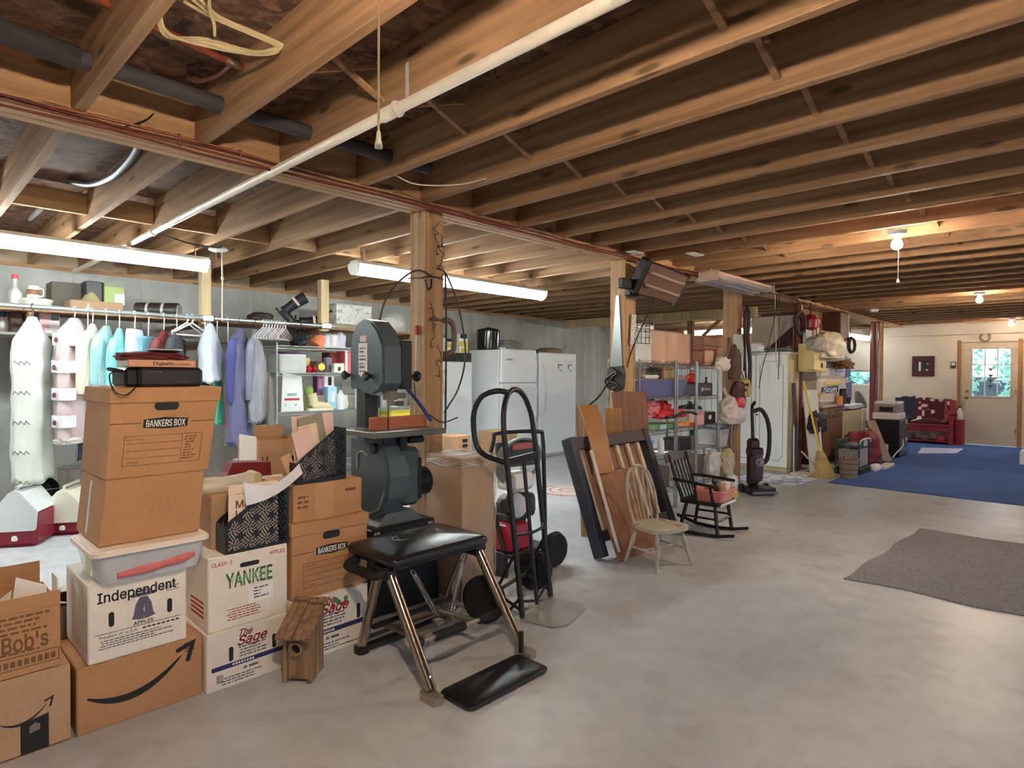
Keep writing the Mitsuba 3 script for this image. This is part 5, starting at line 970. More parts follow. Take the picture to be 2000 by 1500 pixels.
# ---- things on the long shelf
SZ1 = 1.886
def sh(name, label, cat, px, m, d=.25, Y=6.62, parts=(), z=SZ1, bev=.006, group=None): return pack(name, label, cat, px, Y, z, d, m, parts, bev, group)
bottle('red_cap_bottle', 'bottle with a red cap at the far left of the long shelf', 'bottle', (.83, 6.75, SZ1), .05, .30, C(190, 196, 190, .4), C(196, 60, 70), .5)
t = Thing('drip_bottle', 'white bottle with a dark blue cap below the left end of the rail', 'bottle', (.74, 6.72, 1.686)); t.add('body', lathe([(.04, 0), (.045, .01), (.045, .10), (.02, .13)], 14), WHITE, 40); t.add('cap', cyl(.03, .05, (0, 0, .13), 12), C(60, 70, 110))
t = Thing('paint_bucket', 'white plastic bucket with a lid at the left end of the long shelf', 'bucket', (.97, 6.72, SZ1)); t.add('tub', lathe([(.09, 0), (.10, .005), (.115, .08)], 24), C(214, 218, 214, .4), 40); t.add('lid', lathe([(.118, .08), (.122, .084), (.122, .098), (.11, .104), (0, .104)], 24), WHITE, 30)
t = Thing('mug', 'white mug with a brown picture on the lid of the white bucket', 'mug', (.95, 6.72, SZ1+.105)); t.add('body', lathe([(.042, 0), (.045, .005), (.045, .11), (.04, .11), (.04, .01), (0, .01)], 18), C(228, 222, 208, .3), 40); t.add('picture', cyl(.0455, .05, (0, 0, .03), 18), C(120, 82, 56)); t.add('handle', tube([(.04, 0, .09), (.07, 0, .085), (.07, 0, .03), (.04, 0, .02)], .007, 6, 3), C(228, 222, 208, .3))
pack('first_aid_box', 'white and pink printed box behind the left garment bag, under the rail', 'box', (77, 117, 604), 6.60, 1.686, .2, C(220, 216, 218, .5), [('pink_panel', 0, .5, .1, .95, C(214, 178, 186)), ('print', .55, .95, .5, .8, C(120, 130, 150))])
pack('brown_tub', 'dark brown box on the lower shelf behind the left end of the rail', 'box', (20, 44, 610), 6.60, 1.686, .2, C(74, 48, 34, .6))
sh('brown_carton', 'long brown carton lying on the long shelf above the turquoise shirts', 'box', (137, 240, 592), C(146, 120, 92, .7), .3)
t = Thing('funnel', 'olive cone-shaped funnel on the long brown carton', 'funnel', (1.38, 6.75, 1.99)); t.add('cone', lathe([(.085, 0), (.088, .006), (.02, .12), (.012, .17)], 20), C(146, 136, 96, .5), 30)
pack('dark_binder', 'black box standing on the brown carton next to the green box', 'box', (168, 200, 553), 6.72, 1.99, .2, C(40, 42, 46, .5)); pack('green_box', 'green and white picture box right of the black box on the long shelf', 'box', (204, 243, 556), 6.70, 1.99, .2, C(132, 150, 84, .5), [('white_print', .5, 1, .0, .5, C(206, 210, 200)), ('dark_top', 0, 1, .8, 1, C(110, 116, 100))])
pack('dark_box', 'wide dark box behind the cone funnel on the long shelf', 'box', (100, 168, 556), 6.95, 1.887, .25, C(92, 86, 76, .7))
t = Thing('sleeping_roll', 'rolled black and grey bag with buckles on the long shelf', 'rolled bag', (1.92, 6.68, SZ1), -38); t.add('roll', tube([(-.19, 0, .075), (.19, 0, .075)], .075, 18), C(44, 36, 36, .4), 40)
for x, c in ((-.08, 200), (.06, 190)): t.add('strap', mv(rot(lathe([(.077, -.012), (.079, -.01), (.079, .01), (.077, .012)], 18), 90, (0, 1, 0)), x, 0, .075), C(c, c, c, .4))
t.add('end_disc', mv(rot(cyl(.06, .012, (0, 0, 0), 18), 90, (0, 1, 0)), .19, 0, .075), C(150, 150, 150, .4))
def boot(name, label, at, rz, m, s=1.0, lay=None):
    t = Thing(name, label, 'boot', at, rz, tilt=lay)
    body = cat_([tube([(0, 0, .05*s), (0, 0, .12*s), (.0, 0, .24*s), (.01*s, 0, .33*s)], [.055*s, .05*s, .058*s, .065*s], 14, 4), tube([(-.02*s, 0, .045*s), (.08*s, 0, .045*s), (.17*s, 0, .04*s), (.215*s, 0, .035*s)], [.05*s, .048*s, .042*s, .02*s], 12, 4)])
    t.add('upper', body, m, True); t.add('sole', prism(LineString([(-.03*s, 0), (.18*s, 0)]).buffer(.046*s), .018*s, 2), BLACK); t.add('buckle', bx(-.06*s, -.062*s, .2*s, .05*s, -.056*s, .23*s, .002), C(190, 186, 176, .3, .6)); return t
boot('ski_boot', 'large black boot with pale buckles lying on the long shelf, uppermost', (3.18, 6.72, 2.02), -30, C(44, 48, 54, .35), 1.05, (52, (0, 1, 0)))
boot('ski_boot', 'black boot lying behind the buckled boot on the long shelf', (3.40, 6.80, 1.95), -25, C(38, 40, 44, .35), 1.0, (86, (0, 1, 0)))
lump('dark_bag', 'dark brown shoes pile left of the black boots on the long shelf', 'shoes', (493, 540, 611), 6.66, SZ1, .2, C(56, 42, 38, .6), 95, .25)
x0, x1, zt, _ = fit(657, 726, 599, 599, 6.62)
t = Thing('hat_box', 'white patterned box with a hand hole on the long shelf, above the band saw', 'box', (x0, 6.62, 1.95)); M_FLORAL = mat('floral', 0, .6, fn=lambda p, n, uv: mix(S(218, 220, 214), S(160, 166, 160), smoothstep(.5, .7, fbm(p.x*30, p.y*30, p.z*30, 3))))
t.add('body', bx(0, 0, 0, x1-x0, .3, zt-1.95, .006), M_FLORAL); t.add('lid', bx(-.008, -.008, zt-1.95-.01, x1-x0+.008, .308, zt-1.95+.012, .004), C(206, 206, 198)); t.add('hand_hole', bx(-.002, .10, .14, .002, .19, .17, 0), BLACK); 
one('flat_box', bx(x0-.12, 6.6, SZ1, x1, 6.95, 1.949, .006), C(150, 140, 112, .6), 'flat olive board box under the white patterned box', 'box')
lump('pillow_bag', 'white plastic bag of soft things on the long shelf behind the band saw', 'bag', (755, 800, 610), 6.6, SZ1, .35, C(196, 196, 190, .35), 96, .2)
t = Thing('orange_cone', 'orange cone cap lying on the upper wire deck behind the robe', 'cap', (3.45, 6.42, 1.655), 0, tilt=(35, (0, 1, 0))); t.add('cone', lathe([(.10, 0), (.105, .008), (.05, .14), (.03, .16), (0, .165)], 20), C(220, 130, 90, .5), 30)
# ================================================================ wire shelf in the storage bay
WSH = C(176, 186, 186, .3, .5)
wire_shelf('wide light wire shelf unit in the storage bay behind the band saw', 2.945, 4.9, 6.30, 6.72, (.30, .93, 1.355, 1.645), 1.68, WSH)
def on(name, label, cat, px, z, m, d=.2, parts=(), bev=.006, Y=6.36, group=None): return pack(name, label, cat, px, Y, z, d, m, parts, bev, group)
for k, (px, c, lid, lab) in enumerate([((621, 632), (206, 212, 220), (150, 60, 60), 'white jar with a dark red lid, left of the jars on the upper wire deck'), ((634, 643), (200, 208, 216), (170, 174, 176), 'white jar, second of the jars on the upper wire deck'), ((645, 659), (222, 216, 214), (220, 200, 196), 'white jar with a pink print, third of the jars on the upper wire deck')]):
    x = W(sum(px)/2, 655, Y=6.42)[0]; jar('spray_jar', lab, 'jar', (x, 6.42, 1.66-.014), .048, .15, C(*c), C(*lid), group='jars on the upper wire deck')
lump('crumpled_bag', 'crumpled grey-blue bag on the upper wire deck right of the jars', 'bag', (661, 679, 649), 6.38, 1.647, .15, C(186, 190, 204, .4), 97, .3)
lump('black_shoes', 'black shoes lying on the upper wire deck under the black hangers', 'shoes', (575, 600, 662), 6.36, 1.647, .16, C(40, 42, 44, .6), 98, .3)
lump('grey_bundle', 'grey crumpled bundle on the upper wire deck left of the orange cap', 'bundle', (582, 604, 652), 6.50, 1.647, .14, C(124, 124, 112, .7), 99, .3)
t = Thing('plastic_organizer', 'translucent plastic drawer box with white frame on the second wire deck', 'drawer box', (3.00, 6.34, 1.357)); t.add('case', cat_([bx(0, 0, 0, .30, .30, .012), bx(0, 0, .185, .30, .30, .20), bx(0, 0, 0, .012, .30, .2), bx(.288, 0, 0, .30, .30, .2)]), C(226, 234, 232, .4)); t.add('drawer_front', bx(.012, -.004, .012, .288, .006, .185, .004), FILM2); t.add('contents', blob(.25, .2, .09, 101, .2, 3, 4, .3, (.15, .14, .013)), C(206, 212, 200, .7), True)
t = Thing('plate', 'purple plate lying on the plastic drawer box', 'plate', (3.16, 6.48, 1.558)); t.add('dish', lathe([(.06, 0), (.07, .004), (.125, .022), (.128, .026), (.065, .008), (0, .008)], 26), C(126, 62, 130, .35), 40)
for k in range(2): x = 3.36+.085*k; t = Thing('christmas_ball', ['red shiny ball ornament on the second wire deck, left one', 'red shiny ball ornament on the second wire deck, right one'][k], 'ornament', (x, 6.40, 1.357), group='red ornaments'); t.add('ball', sphere(.04, (0, 0, .04), 3), C(168, 30, 40, .15), True); t.add('cap', cyl(.01, .012, (0, 0, .078), 8), BRASS)
t = on('tea_box', 'dark box with a yellow hexagon on the second wire deck', 'box', (619, 637, 707), 1.357, C(70, 50, 46, .5)); 
scene.pop('tea_box', None); tt = t; tt.add('body', bx(0, 0, 0, tt.w, .2, tt.hh, .004), C(70, 50, 46, .5)); tt.add('hexagon', prism([(tt.w/2+.045*math.sin(a), tt.hh/2+.045*math.cos(a)) for a in np.arange(6)*math.pi/3], .002, 1, (0, -.003, 0)), C(222, 204, 84))
jar('spice_jar', 'glass jar with a dark lid behind the hexagon box', 'jar', (3.66, 6.52, 1.357), .05, .20, C(120, 116, 130, .2), BLACK)
pack('red_crate', 'dark red wire basket box on the second wire deck', 'basket', (643, 676, 690), 6.50, 1.357, .18, C(120, 36, 44, .5))
on('white_camera', 'small white toy camera on the second wire deck', 'toy', (653, 673, 711), 1.357, C(224, 224, 210, .5), .08, [('lens', .35, .6, .2, .6, BLACK)]); on('red_white_box', 'red and white box at the right of the second wire deck', 'box', (674, 686, 687), 1.357, C(206, 90, 96, .5), .2, [('white_stripe', 0, .4, 0, 1, WHITE)])
on('pale_box', 'pale yellow box behind the red ornaments', 'box', (593, 606, 701), 1.357, C(206, 178, 124, .6), .1, (), .004, 6.52)
# third deck
t = Thing('flour_bag', 'white bag with a red band standing on the third wire deck', 'bag', (3.02, 6.36, .932)); t.add('bag', prism([(0, 0), (.26, 0), (.24, .38), (.02, .44)], .10, 1), C(226, 232, 230, .5), 20); t.add('red_band', bx(.04, -.003, .12, .21, 0, .145, 0), C(190, 70, 90)); t.add('print', cat_([bx(.07, -.003, .17, .18, 0, .20, 0), bx(.04, -.003, .06, .06, 0, .08, 0), bx(.16, -.003, .06, .18, 0, .08, 0)]), C(150, 180, 170))
lump('grey_sack', 'tall grey sack left of the white bag in the storage bay', 'sack', (518, 541, 725), 6.30, .62, .3, C(124, 122, 112, .7), 103, .15)
one('sack_stand', bx(2.70, 6.3, 0, 2.93, 6.6, .62, .01), C(96, 90, 84), 'dark box under the tall grey sack', 'box')
t = Thing('pale_shoe', 'cream high-top shoe on the third wire deck', 'shoe', (3.40, 6.36, .932), -20); t.add('upper', cat_([tube([(0, 0, .05), (0, 0, .10), (-.02, 0, .19)], [.05, .048, .05], 12, 4), tube([(-.02, 0, .045), (.08, 0, .05), (.16, 0, .04), (.20, 0, .03)], [.05, .05, .042, .02], 12, 4)]), C(206, 196, 156, .7), True); t.add('sole', prism(LineString([(-.03, 0), (.17, 0)]).buffer(.05), .025), C(220, 214, 190)); t.add('laces', cat_([tube([(.02+.02*k, -.03, .10-.008*k), (.03+.02*k, .03, .10-.008*k)], .004, 5) for k in range(4)]), WHITE)
bottle('lotion_bottle', 'white lotion bottle with a blue square on the third wire deck', 'bottle', (3.74, 6.36, .932), .045, .22, C(230, 236, 240), WHITE, .75)
on('purple_box', 'purple patterned box below the second wire deck', 'box', (619, 633, 733), 1.10, C(108, 60, 100, .5), .1, [('print', .2, .8, .3, .8, C(170, 120, 160))], .004, 6.5); on('white_pink_box', 'white box with a dark and pink bottle picture', 'box', (634, 653, 736), 1.10, C(232, 228, 232, .5), .1, [('dark_picture', .35, .7, .5, .95, BLACK), ('pink_picture', .3, .8, .05, .45, C(210, 110, 150))], .004, 6.46)
one('inner_crate', bx(3.30, 6.44, .932, 4.10, 6.70, 1.099, .008), C(140, 130, 118, .7), 'brown crate carrying the purple and white picture boxes on the third wire deck', 'crate')
on('green_canister', 'green canister in front of the purple box', 'canister', (600, 615, 756), .932, C(136, 170, 84, .5), .1, (), .03, 6.40); on('tissue_box', 'light blue tissue box on the third wire deck', 'tissue box', (640, 658, 757), .94, C(150, 200, 224, .5), .12, [('white_panel', .3, .8, .3, .8, WHITE)], .004, 6.39)
lump('green_stripe_bag', 'white and green striped bag behind the left side of the band saw', 'bag', (660, 684, 770), 6.34, .932, .2, C(200, 220, 206, .5), 104, .25)
for k, (px, c, lid, lab) in enumerate([((696, 706), (210, 214, 216), (30, 30, 30), 'white bottle seen through the throat of the band saw, leftmost'), ((711, 722), (222, 206, 90), (30, 30, 32), 'yellow bottle seen through the throat of the band saw'), ((728, 740), (28, 28, 32), (30, 30, 32), 'black can with a white diamond seen through the throat of the band saw'), ((743, 752), (150, 154, 156), (90, 90, 90), 'grey can seen through the throat of the band saw'), ((762, 774), (226, 226, 222), (40, 40, 44), 'white jug with a dark print right of the saw blade')]):
    x = W(sum(px)/2, 790, Y=6.42)[0]; jar('spray_can', lab, 'can', (x, 6.42, .932), .055, .30, C(*c), C(*lid), group='cans behind the band saw')
one('yellow_box', bx(4.42, 6.34, .62, 4.75, 6.6, .89, .01), C(222, 206, 70), 'yellow box under the cans behind the band saw', 'box'); one('grey_storage_box', bx(4.35, 6.34, .305, 4.8, 6.65, .619, .01), C(110, 104, 96), 'grey box under the yellow box behind the band saw', 'box')
t = Thing('white_binder', 'tall white binder standing right below the covered coat', 'binder', (2.72, 6.05, .48)); t.add('cover', bx(0, 0, 0, .10, .24, .33, .006), C(226, 232, 232)); t.add('label_line', bx(.02, -.002, .20, .08, .001, .21, 0), GREY)
one('white_bin', bx(2.50, 6.0, 0, 2.90, 6.35, .478, .015), C(206, 210, 212, .5), 'white storage bin behind the open carton, under the robe', 'bin')
# ================================================================ refrigerators and freezers
APPL = C(240, 246, 250, .3)
def fridge(name, label, cat, x0, x1, y0, d, h, split, hside=1, handles=True):
    t = Thing(name, label, cat, (x0, y0, 0)); w = x1-x0
    t.add('cabinet', bx(0, .06, .03, w, d, h-.012, .008), APPL); t.add('kick_grille', bx(.02, .07, 0, w-.02, d-.02, .05, .004), C(190, 194, 194))
    zs = [(.06, split-.006), (split+.006, h)] if split else [(.06, h)]
    for a, b in zs: t.add('door', bx(0, 0, a, w, .055, b, .016), APPL)
    t.add('gasket', bx(.01, .05, .06, w-.01, .062, h-.02, 0), C(170, 176, 176))
    x = w-.05 if hside > 0 else .07
    for a, b in (((split-.55, split-.05), (split+.05, h-.12)) if split else ((h*.42, h*.88),)):
        t.add('handle', tube([(x, 0, a), (x, -.04, a+.05), (x-.012*hside, -.05, (a+b)/2), (x, -.04, b-.05), (x, 0, b)], .012, 8, 5, flat=(1, 1)), C(216, 222, 226, .3))
    return t
t = fridge('refrigerator', 'white top-freezer refrigerator behind the hand truck, left of the taller freezer', 'refrigerator', 6.47, 7.27, 6.44, .72, 1.735, 1.215)
t.add('badge', bx(.10, -.003, 1.56, .24, .001, 1.585, 0), C(150, 156, 160)); t.add('hinge_cap', bx(.02, .0, 1.736, .10, .08, 1.755, .005), APPL)
t = fridge('upright_freezer', 'white upright freezer with a curved handle, right of the refrigerator', 'freezer', 7.34, 8.29, 6.44, .72, 1.705, None, -1)
for x in (.46, .72): t.add('control_panel', cat_([bx(x, -.003, 1.50, x+.11, .001, 1.515, 0), bx(x, -.003, 1.44, x+.02, .001, 1.5, 0), bx(x+.03, -.003, 1.41, x+.11, .001, 1.42, 0)]), C(80, 84, 90))
t = fridge('upright_freezer', 'pale white freezer behind the first post, with boxes piled on it', 'freezer', 5.55, 6.20, 6.78, .70, 1.53, None, -1)
t = Thing('canning_pot', 'black lidded canning pot on top of the refrigerator', 'pot', (6.72, 6.98, 1.737)); t.add('body', lathe([(.17, 0), (.18, .01), (.18, .28), (.186, .285)], 28), C(26, 28, 34, .15), 40); t.add('lid', lathe([(.19, .286), (.19, .295), (.15, .325), (.03, .345), (.03, .36), (0, .365)], 28), C(24, 26, 30, .2), 40); t.add('handle', tube([(-.18, 0, .22), (-.215, 0, .23), (-.215, 0, .19), (-.18, 0, .18)], .007, 6, 3), BLACK)
lump('plastic_bag', 'grey crumpled bag on the refrigerator, right of the canning pot', 'bag', (984, 1024, 663), 6.80, 1.737, .3, C(136, 138, 130, .5), 105, .25)
pack('dark_tray', 'thin black tray on the left of the taller freezer', 'tray', (1051, 1066, 683), 6.6, 1.707, .3, BLACK); lump('brown_bag', 'brown bag lying on the taller freezer', 'bag', (1068, 1104, 678), 6.6, 1.707, .3, C(150, 132, 112, .6), 106, .2)
yb = [((871, 886, 661), 'yellow and black box, left of two on the pale freezer'), ((897, 914, 652), 'yellow and black box, right of two on the pale freezer')]
pack('dark_strip_box', 'row of dark bottles box along the top of the pale freezer', 'box', (868, 921, 690), 6.9, 1.531, .25, C(36, 36, 38, .4))
for px, lab in yb: pack('tool_box', lab, 'box', px, 6.92, 1.531+fit(868, 921, 690, 690, 6.9)[2]-1.53, .2, C(226, 230, 226, .5), [('yellow_band', 0, 1, .35, .6, C(214, 190, 60)), ('black_band', .1, .9, .75, .98, BLACK), ('yellow_foot', .2, 1, .03, .25, C(214, 190, 60))])
one('label_board', bx(5.585, 6.755, 1.06, 5.66, 6.775, 1.40, .003), C(200, 180, 130), 'tan strip hung on the pale freezer by the first post', 'board')
t = Thing('print_carton', 'small brown carton with black print low in front of the pale freezer', 'box', (4.62, 5.4, 0)); t.add('body', bx(0, 0, 0, .30, .3, .62, .005), M_CARD2); t.add('print', cat_([bx(.16, -.001, .36+.06*k, .24, .001, .40+.06*k, 0) for k in range(4)]), INK)
t = Thing('carton', 'small brown carton on a white box in front of the refrigerator', 'box', (5.55, 5.60, .30)); t.add('body', bx(0, 0, 0, .38, .35, .30, .005), M_CARD2); t.add('tape', bx(.15, -.001, 0, .21, .001, .30, 0), C(206, 176, 130, .3))
one('white_box', bx(5.50, 5.58, 0, 5.98, 5.98, .299, .006), C(220, 224, 224), 'white box on the floor under the small brown carton', 'box')
# ================================================================ coolers and tins at the left
def cooler(label, x0, x1, y0, d, h, cream):
    t = Thing('picnic_cooler', label, 'cooler', (x0, y0, 0), -30); w = x1-x0; wm = C(*cream, .35)
    t.add('tub', bx(0, 0, 0, w, d, h*.62, .03), C(132, 30, 48, .35))
    pent = Polygon([(.012, h*.30), (w-.012, h*.30), (w, h*.62), (w*.62, h*.95), (w*.5, h), (w*.38, h*.95), (0, h*.62)]).buffer(-.008).buffer(.014)
    t.add('tent_lid', cat_([prism(pent, .02, 1, (0, -.012, 0)), prism(Polygon([(0, h*.6), (w, h*.6), (w*.62, h*.95), (w*.38, h*.95)]), d, 1)]), wm, 20)
    t.add('button', blob(.04, .02, .04, 110, .1, 2, 3, .3, (w/2, -.008, h*.12)), WHITE, True); t.add('handle', tube([(w*.5, .04, h), (w*.5, .03, h+.02), (w*.5, d-.03, h+.02), (w*.5, d-.04, h)], .012, 6), wm); return t
cooler('red and white tent-lid cooler at the left edge, below the garment bag', .60, .885, 6.05, .36, .44, (216, 222, 222)); cooler('red and cream tent-lid cooler, right of the first cooler', .93, 1.21, 6.22, .36, .38, (224, 222, 202))
t = Thing('metal_tin', 'rusty grey metal tin behind the second cooler', 'tin', (1.24, 6.85, .0)); t.add('body', lathe([(.10, 0), (.105, .01), (.105, .46), (.11, .465), (.11, .475), (.1, .48)], 22), C(150, 146, 140, .45, .5), 40); t.add('wrap', cyl(.1065, .14, (0, 0, .12), 22), C(124, 96, 92))
t = Thing('paint_can', 'white paint can beside the second cooler, left of the tote', 'paint can', (1.14, 5.72, 0)); t.add('body', lathe([(.055, 0), (.058, .005), (.058, .20), (.06, .205)], 20), C(206, 212, 216, .35), 40); t.add('lid', lathe([(.06, .205), (.06, .212), (.05, .214), (.048, .208), (0, .208)], 20), C(170, 176, 180, .3, .6), 30)
t = Thing('dark_pail', 'dark round pail lying behind the two coolers', 'pail', (.98, 6.60, .30), 0, tilt=(70, (1, 0, 0))); t.add('body', lathe([(.09, 0), (.105, .16), (.1, .165), (.085, .01), (0, .01)], 20), C(36, 44, 50, .4), 40); t.add('wire', tube([(-.105, 0, .15), (-.08, -.02, .24), (0, -.03, .28), (.08, -.02, .24), (.105, 0, .15)], .003, 5, 4), STEEL)
one('brown_crate', bx(.80, 6.70, 0, 1.60, 7.2, .22, .01), C(96, 80, 64, .7), 'low brown crate behind the coolers, against the wall', 'crate')
# ================================================================ white wardrobes
WD = mat('wardrobe_white', S(240, 246, 243), .35)
def wardrobe(label, x, y0, y1, h, d=.45, panel=True):
    t = Thing('wardrobe', label, 'wardrobe', (x, y0, 0)); w = y1-y0
    t.add('carcass', bx(.022, 0, .06, d, w, h, .006), mat('wardrobe_side', S(206, 190, 150), .5) if 'mat_wardrobe_side' not in scene else 'mat_wardrobe_side'); t.add('plinth', bx(.03, .01, 0, d-.02, w-.01, .06, .003), C(186, 176, 140)); t.add('cornice', bx(-.012, -.012, h-.03, d+.01, w+.012, h, .006), WD)
    for k in range(2):
        a, b = w/2*k+.004, w/2*(k+1)-.004; t.add('door', bx(0, a, .07, .02, b, h-.035, .005), WD)
        if panel:
            i, c, z0, z1 = .055, .05, .16, h-.13; ya, yb = a+i, b-i
            pts = [(ya, z0+c), (ya, z1-c), (ya+c*.5, z1-c), (ya+c, z1), (yb-c, z1), (yb-c*.5, z1-c), (yb, z1-c), (yb, z0+c), (yb-c*.5, z0+c), (yb-c, z0), (ya+c, z0), (ya+c*.5, z0+c)]
            t.add('panel_groove', tube([(-.001, p, q) for p, q in pts], .0035, 4, closed=True), C(120, 122, 114))
        else:
            for g in range(4): t.add('groove', bx(-.001, a+(b-a)*(g+1)/5-.003, .1, .002, a+(b-a)*(g+1)/5+.003, h-.06, 0), C(140, 144, 142))
        t.add('knob', mv(rot(lathe([(.008, 0), (.008, .012), (.016, .02), (.012, .03), (0, .032)], 12), -90, (0, 1, 0)), 0, w/2+(-.03 if k == 0 else .03), h*.47), STEEL, True)
    return t
wardrobe('white two-door wardrobe with notched panel outlines, right of the vacuum cleaner', 8.70, 3.09, 3.97, 1.68)
wardrobe('white grooved wardrobe behind the chrome wire shelves', 8.70, 4.0, 4.98, 1.62, panel=False)
lump('white_bundle', 'heap of white cloth and plastic on top of the two-door wardrobe', 'bundle', (1470, 1500, 664), 3.36, 1.682, .3, C(232, 238, 240, .5), 120, .25)
one('white_sheet_pile', blob(.40, .42, .16, 121, .25, 2.5, 4, .25), C(226, 228, 230, .5), 'pile of white cloth hanging over the left end of the wardrobe top', 'cloth', (8.92, 3.72, 1.682), smooth=True)
for k in range(4): one('wire_coil', tube([(8.76+.10*math.cos(a)+.02*k, 3.34+.26*math.sin(a), 1.70+.012*k+.012*math.sin(2*a+k)) for a in np.linspace(0, 2*np.pi, 24)[:-1]], .007, 6, closed=True), [C(150, 154, 160), C(90, 92, 96), C(170, 172, 176), C(120, 122, 120)][k], ['grey wire ring, lowest of the coils on the wardrobe front edge', 'dark wire ring second in the coils on the wardrobe', 'pale wire ring third in the coils on the wardrobe', 'topmost grey wire ring of the coils on the wardrobe'][k], 'wire', smooth=True)
one('maroon_cloth', prism([(3.2, 1.80), (3.62, 1.685), (3.2, 2.06)], .03, 0, (9.16, 0, 0)), C(70, 34, 40, .7), 'dark maroon triangle of cloth above the right end of the wardrobe', 'cloth')
# ================================================================ brooms and boards at the steel post
panel('white_board', 'tall narrow white board leaning by the maroon steel post, behind the broom', 'board', C(226, 222, 212), (8.93, 2.86, .005), (.02, .12, 1.14), (.8, -.35, 0), .26, 1.15, .02)
panel('grey_pole_board', 'thin dark strip leaning left of the tall white board', 'strip', C(70, 66, 66), (8.78, 3.0, 0), (.0, .08, 1.5), (.8, -.35, 0), .06, 1.25, .02)
one('mop_pole', tube([(8.66, 2.98, .02), (8.88, 3.06, 1.15)], .010, 8), STEEL, 'thin grey pole leaning between the wardrobe and the white board', 'pole')
one('floor_mop_pad', prism([(8.50, 2.80), (8.72, 2.72), (8.80, 2.93), (8.60, 3.0)], .035, 2, (0, 0, 0)), C(224, 216, 190), 'flat cream board lying on the floor at the foot of the white board', 'board')
t = Thing('broom', 'straw broom with a yellow handle standing on its bristles by the steel post', 'broom'); 
t.add('handle', tube([(8.98, 2.97, 1.27), (8.76, 2.68, .33)], .0135, 8), C(226, 206, 60, .4)); hp, hd = np.array([8.76, 2.68, .34]), np.array([8.66, 2.58, 0.0])
def straw(u, v): a = 2*np.pi*u; w = .035+.11*v**.8; th = .03+.015*v; return hp*(1-v)[:, None]+hd*v[:, None]+np.c_[np.cos(a)*w*.72, -np.cos(a)*w*.72, 0*u]+np.c_[.5*np.sin(a)*th, .8*np.sin(a)*th, 0*u]
M_STRAW = mat('straw', 0, .8, fn=lambda p, n, uv: mix(S(206, 182, 120), S(160, 130, 76), noise((p.x-p.y)*120, p.z*4, p.x*20)))
t.add('bristles', sheet(straw, 36, 8, .006), M_STRAW, 50); t.add('stitching', cat_([tube([hp*(1-v)+hd*v+np.array([math.cos(a)*(.037+.11*v**.8)*.72, -math.cos(a)*(.037+.11*v**.8)*.72, 0])+np.array([.5*math.sin(a)*.036, .8*math.sin(a)*.036, 0]) for a in np.linspace(0, 2*np.pi, 20)[:-1]], .004, 4, closed=True) for v in (.28, .36)]), C(120, 60, 50), kind='stuff')
one('dust_mop', tube([(8.95, 2.80, .75), (8.80, 2.66, .10)], .011, 8), C(150, 80, 62), 'reddish dust mop stick standing just right of the broom', 'mop'); one('short_stick', tube([(8.86, 2.95, .30), (8.72, 2.72, .14)], .012, 8), C(190, 180, 172), 'short pale stick leaning left behind the broom head', 'stick')
t = Thing('wicker_bucket', 'brown wicker bucket with a wire handle right of the broom', 'bucket', (8.88, 2.36, 0)); t.add('body', lathe([(.095, 0), (.10, .01), (.12, .26), (.125, .27), (.115, .27), (.09, .02), (0, .02)], 22), C(150, 130, 110, .8), 40); t.add('rings', cat_([lathe([(.098+.0009*z*100, z), (.104+.0009*z*100, z+.008), (.098+.0009*z*100, z+.016)], 22) for z in (.05, .12, .19, .25)]), C(120, 100, 84, .8), kind='stuff'); t.add('handle', tube([(-.12, 0, .25), (-.11, .02, .36), (0, .03, .42), (.11, .02, .36), (.12, 0, .25)], .006, 6, 5), STEEL)
t = Thing('step_stool', 'folding stool with a green plaid tray on a dark base, right of the wicker bucket', 'stool', (9.45, 2.46, 0), 0)
t.add('tray', cat_([bx(-.26, -.14, .36, .26, .14, .40, .01), bx(-.26, -.145, .36, .26, -.125, .47, .01), bx(-.26, .125, .36, .26, .145, .47, .01)]), C(46, 64, 60, .5)); t.add('plaid_panel', bx(-.06, -.15, .38, .12, -.146, .46, 0), C(176, 184, 180)); t.add('frame', cat_([tube([(-.27, -.14, .02), (-.25, -.14, .40), (-.27, -.14, .46)], .012, 6), tube([(.27, -.14, .02), (.27, -.14, .45)], .012, 6), tube([(-.27, .14, .02), (-.27, .14, .45)], .012, 6), tube([(.27, .14, .02), (.27, .14, .45)], .012, 6)]), C(60, 66, 64, .4)); t.add('base', bx(-.28, -.16, 0, .28, .16, .09, .01), C(26, 30, 32)); t.add('lower_box', bx(-.24, -.13, .09, .24, .13, .35, .015), C(150, 144, 138, .5)); t.add('rim', tube([(-.27, -.15, .42), (-.2, -.155, .475), (.2, -.155, .475), (.27, -.15, .42)], .012, 6, 3), C(206, 198, 180))
# ================================================================ counter and clutter beyond the post
t = Thing('base_cabinet', 'brown wooden base cabinet with a drawer and doors beyond the brooms', 'cabinet', (9.75, 2.98, 0)); BRN = mat('cabinet_wood', 0, .5, fn=wood_fn(2, (132, 92, 66), (92, 58, 42), knots=False))
t.add('carcass', bx(0, .02, .08, 1.1, .55, .86, .005), BRN); t.add('worktop', bx(-.02, -.02, .862, 1.12, .56, .90, .006), C(186, 168, 148, .4)); t.add('plinth', bx(.02, .05, 0, 1.08, .5, .08, 0), BLACK)
for k in range(3):
    a, b = .36*k+.02, .36*(k+1); q = t.add('drawer', bx(a, 0, .70, b, .02, .85, .006), BRN); t.sub(q, 'pull', tube([(a+.12, 0, .77), (a+.12, -.02, .77), (b-.12, -.02, .77), (b-.12, 0, .77)], .006, 6), C(206, 200, 190, .3, .6))
    q = t.add('door', bx(a, 0, .10, b, .02, .68, .008), BRN); t.sub(q, 'raised_panel', bx(a+.06, -.008, .16, b-.06, .002, .62, .008), BRN)
